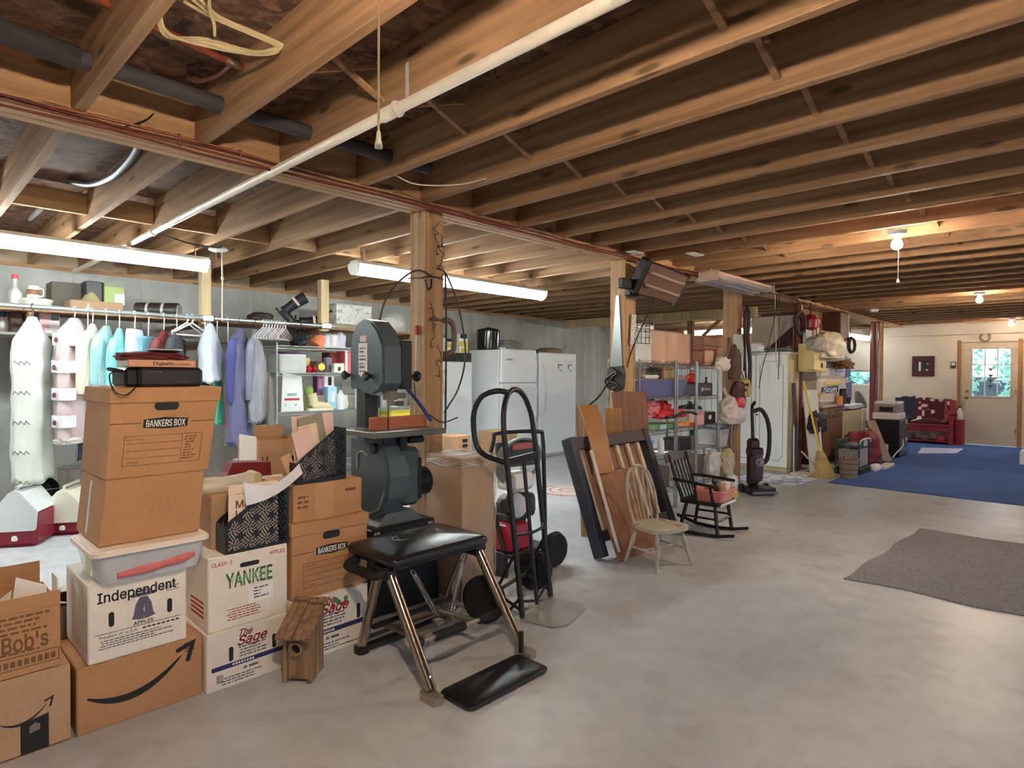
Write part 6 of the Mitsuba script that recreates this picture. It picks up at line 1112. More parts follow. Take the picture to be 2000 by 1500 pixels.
for k in range(3): t.add('side_board', bx(-.006, .06+.16*k, .10, .0, .19+.16*k, .85, .003), BRN)
t = Thing('beige_cabinet', 'beige metal cabinet with a pale side right of the brown base cabinet', 'cabinet', (10.90, 2.98, 0)); t.add('body', bx(0, 0, .02, 1.25, .5, .76, .01), C(196, 178, 138, .5)); t.add('end_panel', bx(1.0, -.02, .02, 1.27, 0, .78, .008), C(214, 206, 182, .5)); t.add('red_print', prism([(.15, .30), (.30, .36), (.22, .26), (.20, .20)], .003, 1, (0, -.004, 0)), C(150, 70, 60)); t.add('foot', bx(.02, .02, 0, 1.2, .46, .02, 0), BLACK)
def towels(label, px, Y, z, d, seed):
    x0, x1, zt, _ = fit(px[0], px[1], px[2], px[2], Y); w, h = x1-x0, zt-z
    t = Thing('paper_towel_bag', label, 'paper towel pack', (x0, Y, z), group='plastic packs of paper towels'); body = bx(0, 0, 0, w, d, h, .05)
    t.add('bag', body, C(216, 202, 190, .3), 20); t.add('yellow_print', blob(w*.55, .02, h*.16, seed+1, .1, 2, 3, .2, (w*.40, -.0, h*.76)), C(216, 186, 84, .35), True); t.add('blue_print', prism([(w*.78, h*.08), (w*.98, h*.12), (w*.98, h*.9), (w*.78, h*.85), (w*.84, h*.5)], .006, 1, (0, -.008, 0)), C(62, 66, 140, .4)); t.add('blue_label', prism([(w*.02, h*.45), (w*.50, h*.50), (w*.52, h*.76), (w*.04, h*.70)], .008, 1, (0, -.016, 0)), C(44, 44, 96, .4)); t.add('lettering', mv(text('Scott', h*.18, .001, True, w*.27, h*.60, w*.40, slant=.2), 0, -.0165, 0), PAPER); t.add('white_print', blob(w*.28, .02, h*.3, seed+2, .1, 2, 3, .2, (w*.62, -.004, h*.3)), C(226, 222, 222, .35), True); return t
towels('lower pack of paper towels with blue lettering, standing on the brown base cabinet', (1602, 1664, 738), 2.99, .902, .40, 130)
towels('upper pack of paper towels, stacked on the lower pack', (1602, 1662, 690), 2.99, fit(1602, 1664, 738, 738, 2.99)[2]+.001, .40, 134)
hb = Thing('hanging_cupboard', 'brown wooden cupboard side hanging below the beam above the paper towels', 'cupboard', (10.2, 3.0, 1.62)); hb.add('panel', bx(.55, .0, .32, .98, .30, .76, .006), M_DARKWOOD); hb.add('shelf', bx(-.6, .02, .38, .55, .30, .42, .004), BRN); hb.add('back', bx(-.6, .28, .38, .98, .30, .76, .004), M_PINE); hb.add('side_trim', bx(.98, .0, .30, 1.02, .30, .76, .004), C(206, 206, 200))
lump('carrier_bag', 'large cloudy plastic carrier bag hanging above the paper towels', 'bag', (1620, 1660, 643), 2.72, 1.60, .25, C(210, 200, 178, .35), 140, .28)
lump('carrier_bag', 'small cloudy plastic bag hanging left of the large carrier bag', 'bag', (1602, 1622, 652), 2.74, 1.70, .22, C(180, 172, 160, .35), 141, .3)
t = Thing('yellow_cabinet', 'small cream-yellow wall cabinet hanging right of the maroon steel post', 'cabinet', (9.02, 2.845, 1.43)); t.add('body', bx(0, 0, 0, .50, .22, .37, .006), C(224, 204, 146, .5)); t.add('ledge', bx(-.01, -.02, -.025, .52, .22, 0, .004), C(210, 190, 134, .5)); t.add('door_line', bx(.28, -.002, .02, .285, 0, .35, 0), C(150, 130, 90)); t.add('latch', cat_([bx(.26, -.012, .06, .34, 0, .075, .002), bx(.29, -.012, .03, .31, 0, .10, .002)]), BLACK); t.add('mount', bx(.33, .22, .1, .5, .30, .3, 0), M_PINE)
one('picture_sheets', cat_([bx(9.05, 2.97, 1.80, 9.38, 3.0, 2.0, .003)]), C(186, 190, 196), 'pale blue printed sheet above the cream-yellow wall cabinet', 'sheet'); one('peach_sheet', bx(9.30, 2.94, 1.80, 9.50, 2.965, 2.08, .003), C(214, 186, 166), 'peach sheet right of the pale blue sheet above the yellow cabinet', 'sheet')
t = Thing('red_lantern', 'dark red lantern-like tin hanging at the top right of the maroon steel post', 'lantern', (9.18, 2.96, 2.0)); t.add('body', lathe([(.06, 0), (.11, .03), (.11, .14), (.06, .2), (.03, .22)], 18), C(150, 40, 48, .35), 30); t.add('hook', tube([(0, 0, .22), (.02, 0, .26), (0, 0, .30), (0, .0, .385)], .008, 6, 3), BLACK); t.add('spout', sphere(.045, (.13, -.05, .12), 2), C(206, 150, 140, .3), True)
one('cord_loop', tube([(9.35, 2.93, 2.36), (9.36, 2.93, 1.75), (9.34, 2.93, 1.52)], .006, 6, 4), BLACK, 'black cord hanging in front of the cream-yellow cabinet', 'cord')
t = Thing('dark_wreath', 'dark round coil hanging right of the brown cupboard above the small far window', 'coil', (11.25, 2.98, 1.86)); t.add('coil', cat_([tube([((.19-.02*k)*math.cos(a), -.02*k, (.13-.015*k)*math.sin(a)) for a in np.linspace(0, 2*np.pi, 22)[:-1]], .016, 7, closed=True) for k in range(2)]), C(64, 58, 44, .7), True); t.add('string', tube([(0, 0, .13), (-.02, .04, .53)], .006, 5), BLACK)
lump('brown_cloth', 'brown rag hanging under the carrier bags right of the paper towels', 'cloth', (1652, 1674, 700), 2.75, 1.46, .2, C(120, 78, 54, .7), 143, .3)
lump('black_bag', 'black bag hanging in front of the brown base cabinet, right of the broom handle', 'bag', (1592, 1622, 795), 2.80, .55, .15, C(30, 26, 28, .5), 144, .28)
one('yellow_strip', tube([(9.1, 2.90, 1.0), (9.5, 2.88, 1.10)], .02, 6, flat=(1.4, .6)), C(206, 180, 70), 'short yellow strip right of the broom handle', 'strip')
for k, (x, h, r, c, lab) in enumerate([(10.62, .24, .05, (70, 50, 60), 'tall dark bottle on the base cabinet in front of the paper towels'), (10.80, .10, .06, (26, 26, 28), 'small round black jar on the base cabinet in front of the paper towels'), (10.45, .13, .045, (230, 160, 90), 'orange-capped jar on the base cabinet, leftmost')]): jar('counter_jar', lab, 'jar', (x, 2.92, .902), r, h, C(*c), C(226, 150, 84) if k == 2 else BLACK)
lump('loose_bag', 'grey and white crumpled bag on the beige cabinet', 'bag', (1655, 1695, 785), 3.0, .782, .3, C(190, 192, 196, .4), 145, .3); one('red_pole', tube([(11.0, 3.05, .83), (10.98, 3.1, 1.30)], [.05, .03], 8), C(176, 44, 40), 'red pole-like canister standing behind the paper towels', 'canister')
t = Thing('grey_chair_back', 'rounded dark grey chair back seen left of the far maroon steel post', 'chair', (12.6, 3.15, 0)); t.add('back', sheet(lambda u, v: np.c_[-.30+.6*u, .08*np.sin(np.pi*u), .45+.62*v*np.sin(np.pi*(.12+.76*u))**.5], 12, 8, .03), C(112, 100, 96, .6), 40); t.add('seat', bx(-.28, -.4, .42, .28, .02, .47, .02), C(112, 100, 96, .6)); t.add('leg', tube([(-.24, -.36, 0), (-.22, -.34, .42)], .02, 8), BLACK); t.add('leg', tube([(.24, -.36, 0), (.22, -.34, .42)], .02, 8), BLACK); t.add('leg', tube([(-.24, .0, 0), (-.22, 0, .42)], .02, 8), BLACK); t.add('leg', tube([(.24, .0, 0), (.22, 0, .42)], .02, 8), BLACK)
t = Thing('floor_bags', 'dark red bag slumped on the floor beyond the folding stool', 'bag', (10.55, 2.62, 0)); t.add('bag', blob(.95, .42, .52, 150, .25, 2.2, 4, .3), C(120, 34, 44, .6), True)
panel('tan_board', 'tan padded board leaning against the dark red bag left of the small black refrigerator', 'board', C(150, 128, 106, .6), (10.74, 2.40, .02), (.12, .26, .6), (.6, -.8, 0), .14, .68, .05)
panel('brown_folded_board', 'dark brown folded board beside the tan padded board', 'board', C(96, 66, 60, .6), (10.58, 2.52, .02), (.12, .2, .5), (.6, -.8, 0), .14, .48, .04)
one('white_shoe', blob(.26, .12, .10, 151, .15, 2, 3, .3), C(226, 222, 214, .6), 'white rounded shoe-like piece on the edge of the stool', 'shoe', (9.86, 2.28, 0), smooth=True); one('pale_board', bx(10.0, 2.18, 0, 10.55, 2.30, .05, .01), C(214, 200, 184), 'pale board lying on the blue carpet edge beyond the stool', 'board')
# small black refrigerator and printers
t = Thing('mini_refrigerator', 'small black refrigerator on the blue carpet with printers on it', 'refrigerator', (11.62, 2.33, 0)); t.add('cabinet', bx(0, 0, .03, .56, .42, .62, .008), C(38, 38, 42, .3)); t.add('door', bx(-.03, 0, .03, -.002, .42, .62, .01), C(30, 30, 33, .3)); t.add('foot', bx(.03, .03, 0, .5, .38, .03, 0), BLACK); t.add('sticker', bx(-.032, .16, .12, -.029, .24, .22, 0), C(206, 202, 196)); t.add('cord', tube([(.1, -.01, .3), (-.1, -.06, .22), (-.35, -.02, .12), (-.5, .0, .06)], .01, 6, 5), C(214, 214, 206))
for z in (.25, .54): t.add('hinge_cover', bx(.40, -.004, z, .48, 0, z+.06, .002), C(206, 204, 200))
t = Thing('printer', 'white printer with a dark slot on the small black refrigerator', 'printer', (11.70, 2.36, .622)); t.add('body', cat_([bx(0, 0, 0, .45, .40, .11, .012), bx(.02, .02, .24, .43, .38, .30, .02)]), C(222, 210, 208, .4)); t.add('middle', bx(.02, .02, .11, .43, .38, .24, .01), C(150, 128, 120, .5)); t.add('slot', bx(.014, .10, .13, .022, .30, .21, 0), BLACK)
# red bench with blankets
t = Thing('red_bench', 'red wooden bench with an arched back against the far cream wall', 'bench', (14.45, 2.02, 0)); RB_ = C(150, 36, 52, .5)
t.add('seat', bx(0, 0, .36, .45, 1.15, .40, .01), RB_); t.add('front_rail', bx(0, .03, .26, .03, 1.12, .34, .006), RB_)
t.add('back', cat_([bx(.44, 0, .40, .48, .05, .72), bx(.44, 1.1, .40, .48, 1.15, .72), prism([(0, .66)]+[(1.15*u, .70+.14*math.sin(math.pi*u)) for u in np.linspace(0, 1, 14)]+[(1.15, .66)], .03, 0, (.445, 0, 0))]), RB_)
for y in (0, 1.08): t.add('leg', bx(0, y, 0, .06, y+.07, .60, .01), RB_); t.add('leg', bx(.40, y, 0, .46, y+.07, .40, .01), RB_); t.add('arm', bx(-.02, y-.01, .60, .46, y+.08, .64, .012), RB_)
t.add('lower_shelf', bx(.02, .07, .05, .42, 1.08, .08, .005), RB_)
def drape(label, y0, y1, m, seed, lift=0.0, name='blanket'):
    f = lambda u, v: np.c_[14.872-.05*v-.50*np.clip(v-.45, 0, 1), y0+(y1-y0)*u, np.where(v < .45, .86+lift+.05*np.sin(np.pi*(y0+(y1-y0)*u-2.02)/1.15)-.85*v, .47+lift-.02*np.sin(7*u+seed)-.03*(v-.45))+.012*np.sin(11*u+5*v+seed)]
    return one(name, sheet(f, 16, 14, .014), m, label, 'blanket', smooth=True)
def _quilt(p, n, uv): return mix(S(84, 30, 40), S(206, 186, 180), smoothstep(.5, .55, noise(p.y*14, p.z*16, 0.0))*smoothstep(.3, .35, cell_check(p)))
def cell_check(p): return mikit.cell_rand(p.y*9, p.z*9)
M_QUILT = mat('patterned_quilt', 0, .9, fn=_quilt)
drape('dark red and white patterned blanket draped over the red bench', 2.10, 2.80, M_QUILT, 1); drape('dark blue-grey blanket over the left end of the red bench', 2.72, 3.08, C(44, 50, 66, .9), 2, .03); drape('red floral cushion cloth at the right end of the red bench', 2.03, 2.22, C(150, 70, 76, .9), 3, .012)
for k, (y, c, lab) in enumerate([(2.75, (90, 84, 84), 'grey shoe on the shelf under the red bench, left'), (2.50, (120, 112, 106), 'pale grey shoe on the shelf under the red bench, middle'), (2.22, (190, 70, 84), 'pink-red shoe on the shelf under the red bench, right')]): one('shoe', blob(.26, .16, .12, 160+k, .15, 2, 3, .35), C(*c, .7), lab, 'shoe', (14.60, y, .081), smooth=True, group='shoes under the bench')
bottle('white_bottle', 'white bottle with a dark cap hanging at the right end of the red bench', 'bottle', (14.75, 1.955, .50), .05, .26, C(226, 224, 220), BLACK); one('side_table', bx(14.6, 1.89, 0, 14.9, 2.0, .499, .008), RB_, 'narrow red stand at the right end of the bench under the white bottle', 'stand')
# on the far wall
t = Thing('framed_picture', 'dark red square frame with a black and white picture on the far cream wall', 'picture', (14.97, 2.42, 1.345)); DF = C(70, 26, 30, .5)
for (a, b, c, d_) in ((0, .39, 0, .11), (0, .39, .31, .42), (0, .10, .11, .31), (.29, .39, .11, .31)): t.add('frame', bx(0, a, c, .03, b, d_, .006), DF)
t.add('image', bx(.012, .10, .11, .016, .29, .31, 0), C(36, 34, 36)); t.add('white_stripe', bx(.010, .235, .11, .0125, .275, .30, 0), C(206, 206, 210)); t.add('pale_mark', bx(.010, .11, .12, .0125, .15, .15, 0), C(200, 196, 196)); t.add('pale_mark', bx(.010, .105, .24, .0125, .13, .28, 0), C(150, 140, 140))
t = Thing('thermostat', 'small thermostat with a dark lower half left of the far door', 'thermostat', (14.98, 2.065, 1.51)); t.add('case', bx(0, 0, 0, .02, .085, .13, .006), C(60, 56, 54, .5)); t.add('face', bx(-.003, .012, .055, .001, .073, .12, 0), C(220, 214, 206))
one('switch_plate', bx(14.99, 2.10, 1.10, 15.0, 2.19, 1.20, .003), C(224, 210, 190), 'cream switch plate on the far wall below the thermostat', 'switch plate')
one('horseshoe', tube([(14.98, 1.60+.07*math.cos(a)*1.05, 2.12+.085*math.sin(a)) for a in np.linspace(math.radians(130), math.radians(410), 20)], .013, 6, flat=(1, 1.4)), C(120, 106, 84, .5, .6), 'grey horseshoe fixed above the far door', 'horseshoe', smooth=True)
t = Thing('sun_catcher', 'dark dangling ornament string hung inside the far door glass', 'ornament', (14.995, 1.51, 0)); t.add('string', tube([(0, 0, 1.55), (0, 0, 1.10)], .003, 5), BLACK)
for k, z in enumerate((1.48, 1.36, 1.26, 1.15)): t.add('pendant', prism([(-.045, z+.03), (.045, z+.03), (0, z-.03)], .008, 0, (-.004, 0, 0)), C(60, 84, 100, .4))
# ================================================================ carpets
def rug(name, label, pts, m, h=.008, cat='carpet', wav=0.0): return one(name, prism(pts, h, 2), m, label, cat)
rug('blue_carpet', 'blue carpet strip crossing the floor, nearer of the two blue carpets', [(8.28, -5.2), (10.93, -5.2), (10.93, 2.42), (8.28, 2.44)], M_BLUE)
rug('blue_carpet', 'blue carpet at the far door, beyond the seam', [(10.96, -5.2), (14.93, -5.2), (14.93, 2.92), (10.96, 2.40)], M_BLUE)
edge = [(4.45+.02*math.sin(9*y), y) for y in np.linspace(-.6, 1.20, 26)]+[(x, 1.20-.045*(x-4.45)+.012*math.sin(8*x)) for x in np.linspace(4.5, 6.34, 20)]+[(6.36+.02*math.sin(7*y), y) for y in np.linspace(1.1, -.6, 16)]
rug('grey_mat', 'flat grey felt mat on the concrete floor at the right edge', edge, M_GREY, .009, 'mat')
rug('patterned_rug', 'pale white and blue patterned rug in front of the white wardrobe', [(7.78, 2.66), (8.48, 2.62), (8.46, 3.42), (7.72, 3.40)], mat('rug_pattern', 0, .9, fn=lambda p, n, uv: mix(S(214, 218, 228), S(150, 164, 196), smoothstep(.52, .6, fbm(p.x*14, p.y*14, 2.0, 3)))), .007, 'rug')
rug('pale_rug', 'pale lavender rug lying on the far blue carpet by the black refrigerator', [(12.45, 2.24), (13.0, 1.76), (13.9, 1.78), (13.5, 2.36)], C(196, 200, 226, .9), .016, 'rug')
t = Thing('round_rug', 'round braided rug with red and cream rings behind the slatted panel', 'rug', (5.55, 4.42, 0))
for k, (r0, r1, c) in enumerate([(.0, .08, (214, 206, 196)), (.08, .12, (196, 150, 140)), (.12, .20, (220, 214, 206)), (.20, .235, (200, 156, 146)), (.235, .29, (222, 216, 208)), (.29, .32, (190, 150, 140))]): t.add('ring', prism(Point(0, 0).buffer(r1-.002, 12).difference(Point(0, 0).buffer(r0, 12)) if r0 else Point(0, 0).buffer(r1, 12), .008, 2), C(*c, .9))
one('white_case', bx(11.9, .70, .009, 12.3, .84, .24, .02), WHITE, 'white box at the right edge of the picture on the blue carpet', 'box')
# ================================================================ pipes, cables and hooks under the ceiling
PVC = C(232, 222, 202, .35)
t = Thing('white_pipe', 'long white plastic pipe hung under the joists in the upper left', 'pipe'); t.add('pipe', tube([(1.392, -5.2, 2.366), (1.392, 7.5, 2.366)], .021, 14), PVC, 40)
for y in (2.02, -2.0, 4.95): t.add('coupling', tube([(1.392, y-.03, 2.366), (1.392, y+.03, 2.366)], .027, 14), PVC, 40)
t.add('hanger_strap', cat_([bx(1.436, 1.945, 2.39, 1.4395, 1.965, 2.56, .001), tube([(1.392+.026*math.cos(a), 1.955, 2.366+.026*math.sin(a)) for a in np.linspace(0, 2*np.pi, 16)[:-1]]+[(1.43, 1.955, 2.385)], .006, 6)]), C(226, 222, 212))
def wire(name, label, pts, r, m, n=6, cat='cable', group=None): return one(name, tube(pts, r, 6, n), m, label, cat, smooth=True, group=group)
t = Thing('cable_coil', 'loops of pale yellow electric cable hanging in the joist bay in the upper left', 'cable coil'); ROM = C(222, 204, 158, .5)
t.add('strand', tube([(.69, 1.90, 2.60), (.74, 2.05, 2.52), (.78, 2.12, 2.50), (.80, 2.17, 2.49)], .0055, 6, 6), ROM, True)
for k in range(3): o = .012*k; t.add('strand', tube([(.66, 2.12+o, 2.55), (.645, 2.20+o, 2.52), (.69, 2.27+o, 2.49), (.80, 2.24, 2.48+o), (.93, 2.18-o, 2.48), (.99, 2.13-o, 2.49+o/2), (.985, 2.10-o, 2.50), (.90, 2.10, 2.505+o/2), (.78, 2.12-o, 2.52), (.69, 2.13-2*o, 2.54+o)], .0055, 6, 6), ROM, True)
t.add('staple', bx(.66, 2.08, 2.575, .70, 2.16, 2.644, .003), C(80, 70, 84))
COP = C(176, 92, 66, .35, .7)
t = Thing('copper_pipe', 'copper water pipe with a tee branch in the joist bay in the upper left', 'pipe'); t.add('pipe', tube([(.20, 2.36, 2.60), (.60, 2.43, 2.59), (.99, 2.50, 2.58), (1.03, 2.50, 2.58)], .013, 10), COP, True); t.add('branch', tube([(.985, 2.50, 2.58), (.975, 2.62, 2.57), (.93, 2.74, 2.57), (.92, 2.78, 2.64)], .011, 8, 3), C(150, 110, 90, .4, .6), True); t.add('tee', cat_([tube([(.96, 2.495, 2.58), (1.02, 2.505, 2.58)], .017, 10), tube([(.94, 2.71, 2.57), (.92, 2.77, 2.59)], .016, 8)]), C(130, 104, 90, .4, .6), True)
t = Thing('black_pipe', 'dark insulated pipe running through the joists just in front of the beam', 'pipe'); t.add('pipe', tube([(-1.2, 2.66, 2.51), (.4, 2.70, 2.50), (1.2, 2.74, 2.50), (2.15, 2.72, 2.50)], .034, 12), C(62, 58, 60, .7), True); t.add('sleeve', tube([(.29, 2.69, 2.503), (.52, 2.71, 2.50)], .042, 12), C(52, 46, 48, .8), True)
for k, (x, y, c, lab) in enumerate([(0, 0, (112, 44, 36), 'reddish cable, lowest of the cables along the bottom edge of the beam'), (.012, .010, (132, 62, 46), 'rust-brown cable, second of the cables along the bottom of the beam'), (.022, -.006, (90, 36, 32), 'dark red cable, third along the bottom edge of the beam'), (.034, .004, (150, 90, 60), 'tan cable, uppermost along the bottom edge of the beam')]):
    r = np.random.default_rng(200+k); P = [(xx, 3.0+y+.004*r.normal(), 2.37+x+.006*r.normal()) for xx in np.arange(-2.0, 9.1, .45)]
    wire('beam_cable', lab, P, .0055, C(*c), 4, group='cables along the beam')
for k, x in enumerate((.95, 1.22, 2.1, 3.0, 4.0)): one('cable_staple', tube([(x, 3.012, 2.36), (x, 2.985, 2.365), (x, 2.985, 2.42), (x, 3.012, 2.425)], .003, 5), C(120, 80, 70), ['wire staple over the beam cables, first from the left', 'wire staple over the beam cables, second from the left', 'wire staple over the beam cables left of the first post', 'wire staple over the beam cables right of the first post', 'wire staple over the beam cables left of the heater'][k], 'staple')
wire('hanging_wire', 'thin dark wire from a nail on the beam face to the beam cables', [(.86, 3.045, 2.50), (.83, 3.02, 2.46), (.78, 3.0, 2.42), (.74, 3.0, 2.395)], .003, BLACK)
wire('conduit', 'bent grey conduit in the joist bay behind the beam, upper left', [(.97, 3.60, 2.60), (1.0, 3.9, 2.56), (1.0, 4.3, 2.54), (.98, 4.75, 2.58), (.90, 4.95, 2.62)], .022, C(112, 120, 124, .4, .4)); wire('conduit', 'dark conduit further back in the same joist bay, near the first strip light', [(.80, 5.25, 2.58), (.84, 5.6, 2.56), (.86, 6.2, 2.58)], .022, C(110, 112, 112, .5))
wire('white_wire', 'thin white wire sagging between two joists right of the pull cord', [(1.93, 2.76, 2.43), (2.05, 2.70, 2.385), (2.22, 2.55, 2.39), (2.34, 2.45, 2.43)], .004, C(206, 200, 190))
wire('dark_wire', 'dark wire drooping under the joists above the unlit lamp holder', [(1.55, 5.2, 2.40), (1.75, 5.15, 2.36), (1.95, 5.22, 2.38), (2.0, 5.3, 2.41)], .006, BLACK)
for k, (x0, x1, y, lab) in enumerate([(4.46, 4.62, 2.90, 'white paper tag on the joists above the heater post'), (4.86, 5.06, 2.56, 'white paper tag on the joists right of the heater')]): one('paper_tag', bx(x0, y-.04, JZ-.008, x1, y+.04, JZ-.001, .001), C(226, 224, 216), lab, 'tag')
# ================================================================ things hung on the first post
t = Thing('c_clamp', 'brown iron C clamp hung on the right side of the first post', 'clamp', (2.557, 3.09, 0)); IR = C(92, 74, 62, .5, .3)
t.add('frame', tube([(-.03, 0, 1.695), (.05, 0, 1.70), (.085, 0, 1.68), (.10, 0, 1.63), (.10, 0, 1.54), (.085, 0, 1.50), (.04, 0, 1.478), (.005, 0, 1.48)], .017, 8, 4, flat=(.7, 1.2)), IR, True); t.add('screw', tube([(-.05, -.022, 1.70), (-.11, -.022, 1.70)], .01, 8), IR); t.add('handle', tube([(-.10, -.03, 1.76), (-.10, -.03, 1.62)], .005, 6), IR)
wire('cable_loop', 'black cable arching from the first post down behind the band saw', [(2.45, 3.06, 1.97), (2.36, 3.10, 2.0), (2.27, 3.16, 1.93), (2.20, 3.22, 1.80), (2.17, 3.25, 1.62), (2.16, 3.25, 1.50)], .006, C(70, 52, 44)); wire('cable_loop', 'dark cable in a wide loop right of the first post', [(2.50, 3.065, 2.03), (2.60, 3.10, 2.0), (2.72, 3.14, 1.85), (2.80, 3.16, 1.65), (2.82, 3.16, 1.45), (2.74, 3.14, 1.25), (2.62, 3.10, 1.14), (2.56, 3.07, 1.10)], .006, C(60, 56, 54)); wire('cable_drop', 'straight black cord hanging down the right edge of the first post', [(2.565, 3.07, 2.0), (2.565, 3.06, 1.6), (2.562, 3.06, 1.2), (2.56, 3.06, .98)], .006, BLACK)
for k, pts in enumerate([[(2.45, 3.07, 1.95), (2.43, 3.05, 1.90), (2.40, 3.04, 1.88), (2.385, 3.05, 1.94)], ]): wire('hook', 'dark bent hook at the top left of the first post', pts, .006, BLACK, cat='hook')
t = Thing('file_tool', 'thin rod with a red tip hanging on the left face of the first post', 'tool', (2.395, 3.15, 0)); t.add('rod', tube([(0, 0, 1.62), (0, .01, .98)], .004, 6), STEEL); t.add('red_tip', bx(-.01, -.012, 1.60, .01, .012, 1.66, .004), C(170, 56, 44))
def squiggle(name, label, base, seed, h, axis='front'):
    r = np.random.default_rng(seed); P = []; z = 0
    while z > -h: z -= r.uniform(.008, .03); P.append((r.uniform(-.03, .03), -.003-.004*r.random(), z+r.uniform(-.015, .03)))
    return one(name, tube(P, .0022, 5, 4), BLACK, label, 'wire', base, smooth=True)
squiggle('wire_scribble', 'thin black wire vine on the upper front of the first post', (2.49, 3.078, 2.32), 1, .22); squiggle('wire_scribble', 'thin black wire vine on the right edge of the first post below the beam', (2.53, 3.078, 2.28), 2, .30); squiggle('wire_scribble', 'thin black wire loops around the first post at clamp height', (2.46, 3.078, 1.80), 3, .28); squiggle('wire_scribble', 'thin black wire loops on the first post below the clamp', (2.51, 3.078, 1.58), 4, .26)
one('wire_wrap', tube([(2.48+.105*math.copysign(min(1, abs(1.3*math.cos(a))), math.cos(a))*.78, 3.163+.1*math.copysign(min(1, abs(1.3*math.sin(a))), math.sin(a))*.95, 1.965+.006*math.sin(3*a)) for a in np.linspace(0, 6*np.pi, 70)], .004, 5), C(64, 50, 42), 'dark wire wrapped around the first post at the height of the strip light', 'wire', smooth=True)
# ================================================================ second post: heater, hand saw, rack
t = Thing('quartz_heater', 'dark rectangular quartz heater tilted on an arm at the top of the second post', 'heater'); t.m = T().translate([4.90, 2.83, 2.165]).rotate([0, 0, 1], -10).rotate([0, 1, 0], 8).rotate([1, 0, 0], 26)
t.add('housing', cat_([bx(-.26, 0, -.15, .26, .09, .15, .02)]), BLACK); t.add('end_cap', bx(-.31, -.02, -.16, -.25, .10, .16, .02), BLACK); t.add('end_cap', bx(.25, -.02, -.16, .275, .06, .16, .008), BLACK); t.add('reflector', bx(-.245, -.008, -.135, .245, .0, .135, .002), C(170, 136, 120, .25, .7))
for z in (-.05, .06): t.add('quartz_tube', cyl(.012, .46, (-.23, -.022, z), 10, 0), C(196, 180, 170, .25))
t.add('guard_wires', cat_([tube([(-.24+.012*k, -.006, -.14), (-.24+.012*k, -.035, -.12), (-.24+.012*k, -.035, .12), (-.24+.012*k, -.006, .14)], .0015, 4) for k in range(41)]), C(150, 130, 120, .3, .6), kind='stuff')
hm_, t.m = t.m, T()
t.add('arm', bx(4.46, 2.96, 2.10, 4.80, 3.02, 2.19, .008), BLACK); t.add('mounting_plate', bx(4.66, 3.02, 2.06, 4.80, 3.079, 2.22, .006), BLACK); t.add('pivot', cyl(.04, .10, (4.70, 2.88, 2.15), 14, 1), BLACK)
t.add('power_cord', tube([(4.88, 2.90, 2.05), (4.84, 2.95, 1.9), (4.80, 3.02, 1.72), (4.74, 3.06, 1.55), (4.68, 3.06, 1.42)], .006, 6, 6), BLACK, True)
t = Thing('hand_saw', 'old hand saw hanging blade up on the left face of the second post', 'hand saw', (4.668, 0, 0)); t.add('blade', prism([(3.175, 2.07), (3.145, 2.07), (3.095, 1.34), (3.235, 1.36)], .002, 0, (-.004, 0, 0)), C(120, 124, 122, .3, .8)); t.add('handle', prism(Polygon([(3.235, 1.40), (3.10, 1.42), (3.075, 1.36), (3.085, 1.24), (3.16, 1.20), (3.24, 1.26)]).buffer(.012).difference(Point(3.155, 1.31).buffer(.03)), .022, 0, (-.026, 0, 0)), C(52, 48, 46, .6))
wire('black_cord_tuft', 'tangle of black cord hanging over the saw handle', [(4.62, 3.2, 1.42), (4.60, 3.12, 1.36), (4.61, 3.22, 1.30), (4.60, 3.10, 1.26), (4.62, 3.2, 1.22), (4.60, 3.24, 1.30), (4.61, 3.12, 1.38), (4.60, 3.24, 1.24), (4.55, 3.3, 1.13), (4.45, 3.4, 1.02)], .010, BLACK); 
t = Thing('wire_rack', 'small wire rack with a white punched strip on the right of the second post', 'rack', (4.72, 3.0, 1.62)); t.add('strip', prism([(0, 0), (.06, .01), (.085, .28), (.02, .28)], .012, 1, (0, .05, 0)), C(206, 206, 206, .4))
for k in range(10): t.add('hole', cyl(.006, .003, (.025+.03*(k % 2), .0485, .03+.026*k), 8, 1), BLACK)
t.add('basket', cat_([tube([(.09, .05, .02+.055*k), (.26, .0, .02+.055*k), (.26, .07, .02+.055*k)], .003, 5) for k in range(5)]+[tube([(.10+.05*k, .045-.012*k, .02), (.10+.05*k, .045-.012*k, .24)], .003, 5) for k in range(4)]), C(70, 64, 60, .4, .5), kind='stuff')
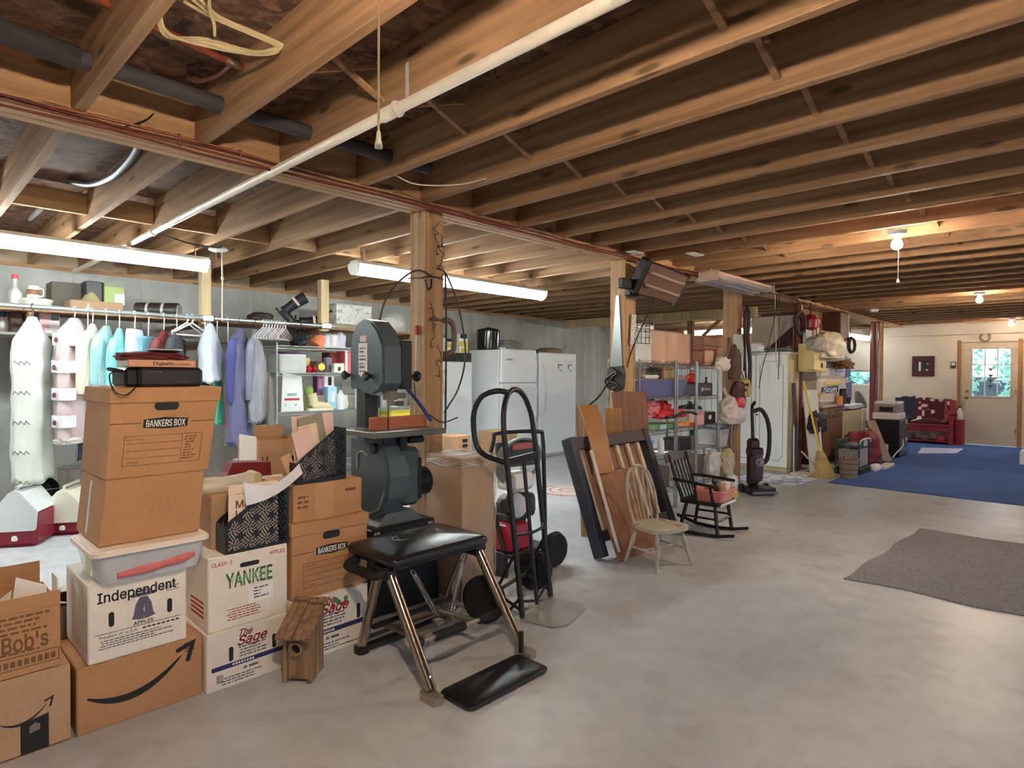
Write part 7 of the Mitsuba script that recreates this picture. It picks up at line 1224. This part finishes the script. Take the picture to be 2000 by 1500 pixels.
# ================================================================ third post: cords, glove, bag
wire('black_hose', 'thick black cord looped over the right side of the third post', [(7.10, 3.02, 1.4), (7.08, 3.0, 1.8), (7.10, 3.0, 2.10), (7.18, 3.02, 2.18), (7.26, 3.04, 2.10), (7.30, 3.05, 1.9), (7.28, 3.05, 1.75), (7.34, 3.05, 1.66)], .012, BLACK); wire('black_hose', 'dark cord bundle hanging straight down the right edge of the third post', [(7.22, 3.02, 2.12), (7.20, 3.02, 1.8), (7.22, 3.0, 1.5), (7.20, 3.0, 1.2)], .024, C(56, 44, 40)); wire('brown_hose', 'reddish cord hanging in the middle of the third post front', [(7.14, 3.04, 2.14), (7.13, 3.04, 1.9), (7.14, 3.03, 1.6), (7.16, 3.02, 1.3)], .012, C(96, 50, 42))
one('work_glove', prism(Polygon([(6.70, 1.76), (6.84, 1.76), (6.85, 1.62), (6.885, 1.57), (6.87, 1.55), (6.835, 1.58), (6.83, 1.50), (6.805, 1.50), (6.80, 1.56), (6.795, 1.48), (6.77, 1.48), (6.765, 1.56), (6.755, 1.49), (6.73, 1.49), (6.73, 1.57), (6.715, 1.51), (6.69, 1.52), (6.69, 1.64)]).buffer(.006), .04, 1, (.19, 3.02, .06)), C(176, 186, 176, .8), 'pale green-grey work glove hanging on the third post', 'glove', smooth=40); lump('white_pouch', 'white and brown pouch hanging below the glove on the third post', 'pouch', (1408, 1430, 693), 2.95, 1.40, .10, C(216, 210, 204, .6), 171, .4, 3.0); lump('brown_tool_bag', 'dark maroon tool bag hanging low on the third post', 'bag', (1438, 1462, 742), 2.94, .95, .10, C(60, 28, 34, .6), 172, .2); lump('old_boot_pair', 'dark brown leather tool holders hung beside the glove', 'tool holder', (1434, 1452, 668), 2.95, 1.30, .09, C(82, 62, 50, .7), 173, .3)
one('mark_on_post', tube([(7.03, 3.078, 1.86), (7.06, 3.076, 1.90), (7.10, 3.076, 1.87), (7.09, 3.076, 1.80), (7.05, 3.076, 1.82), (7.08, 3.076, 1.76)], .008, 5, 4), C(70, 40, 26), 'dark curled hook on the front of the third post', 'hook', smooth=True)
# hanging cords beyond the third post
wire('long_cord', 'long black cord slanting from the beam past the white wardrobe', [(8.0, 2.98, 2.385), (7.85, 2.96, 2.05), (7.66, 2.95, 1.75), (7.42, 2.94, 1.40), (7.30, 2.92, 1.20)], .005, BLACK); wire('long_cord', 'straight black cord hanging from the beam in front of the wardrobe', [(8.12, 3.0, 2.385), (8.12, 3.0, 2.0), (8.13, 3.0, 1.6), (8.12, 3.0, 1.3)], .006, BLACK); wire('hanging_string', 'pale cord hanging down to a loop in front of the wardrobe doors', [(7.92, 2.98, 2.385), (7.94, 2.98, 2.1), (7.97, 2.98, 1.8), (7.98, 2.98, 1.55), (8.05, 2.98, 1.44), (8.12, 2.98, 1.52), (8.11, 2.98, 1.66)], .006, C(190, 186, 180))
one('dark_ring', tube([(8.98, 2.96+0*math.cos(a), 2.02) if False else (8.84+.20*math.cos(a), 2.98, 2.08+.15*math.sin(a)) for a in np.linspace(0, 2*np.pi, 26)[:-1]], .026, 8, closed=True), C(60, 50, 46, .7), 'dark ring of hose hung above the right end of the white wardrobe', 'hose ring', smooth=True); wire('ring_hook', 'hook holding the dark ring of hose under the beam', [(8.84, 2.98, 2.23), (8.84, 2.99, 2.31), (8.84, 3.0, 2.385)], .006, BLACK, cat='hook')
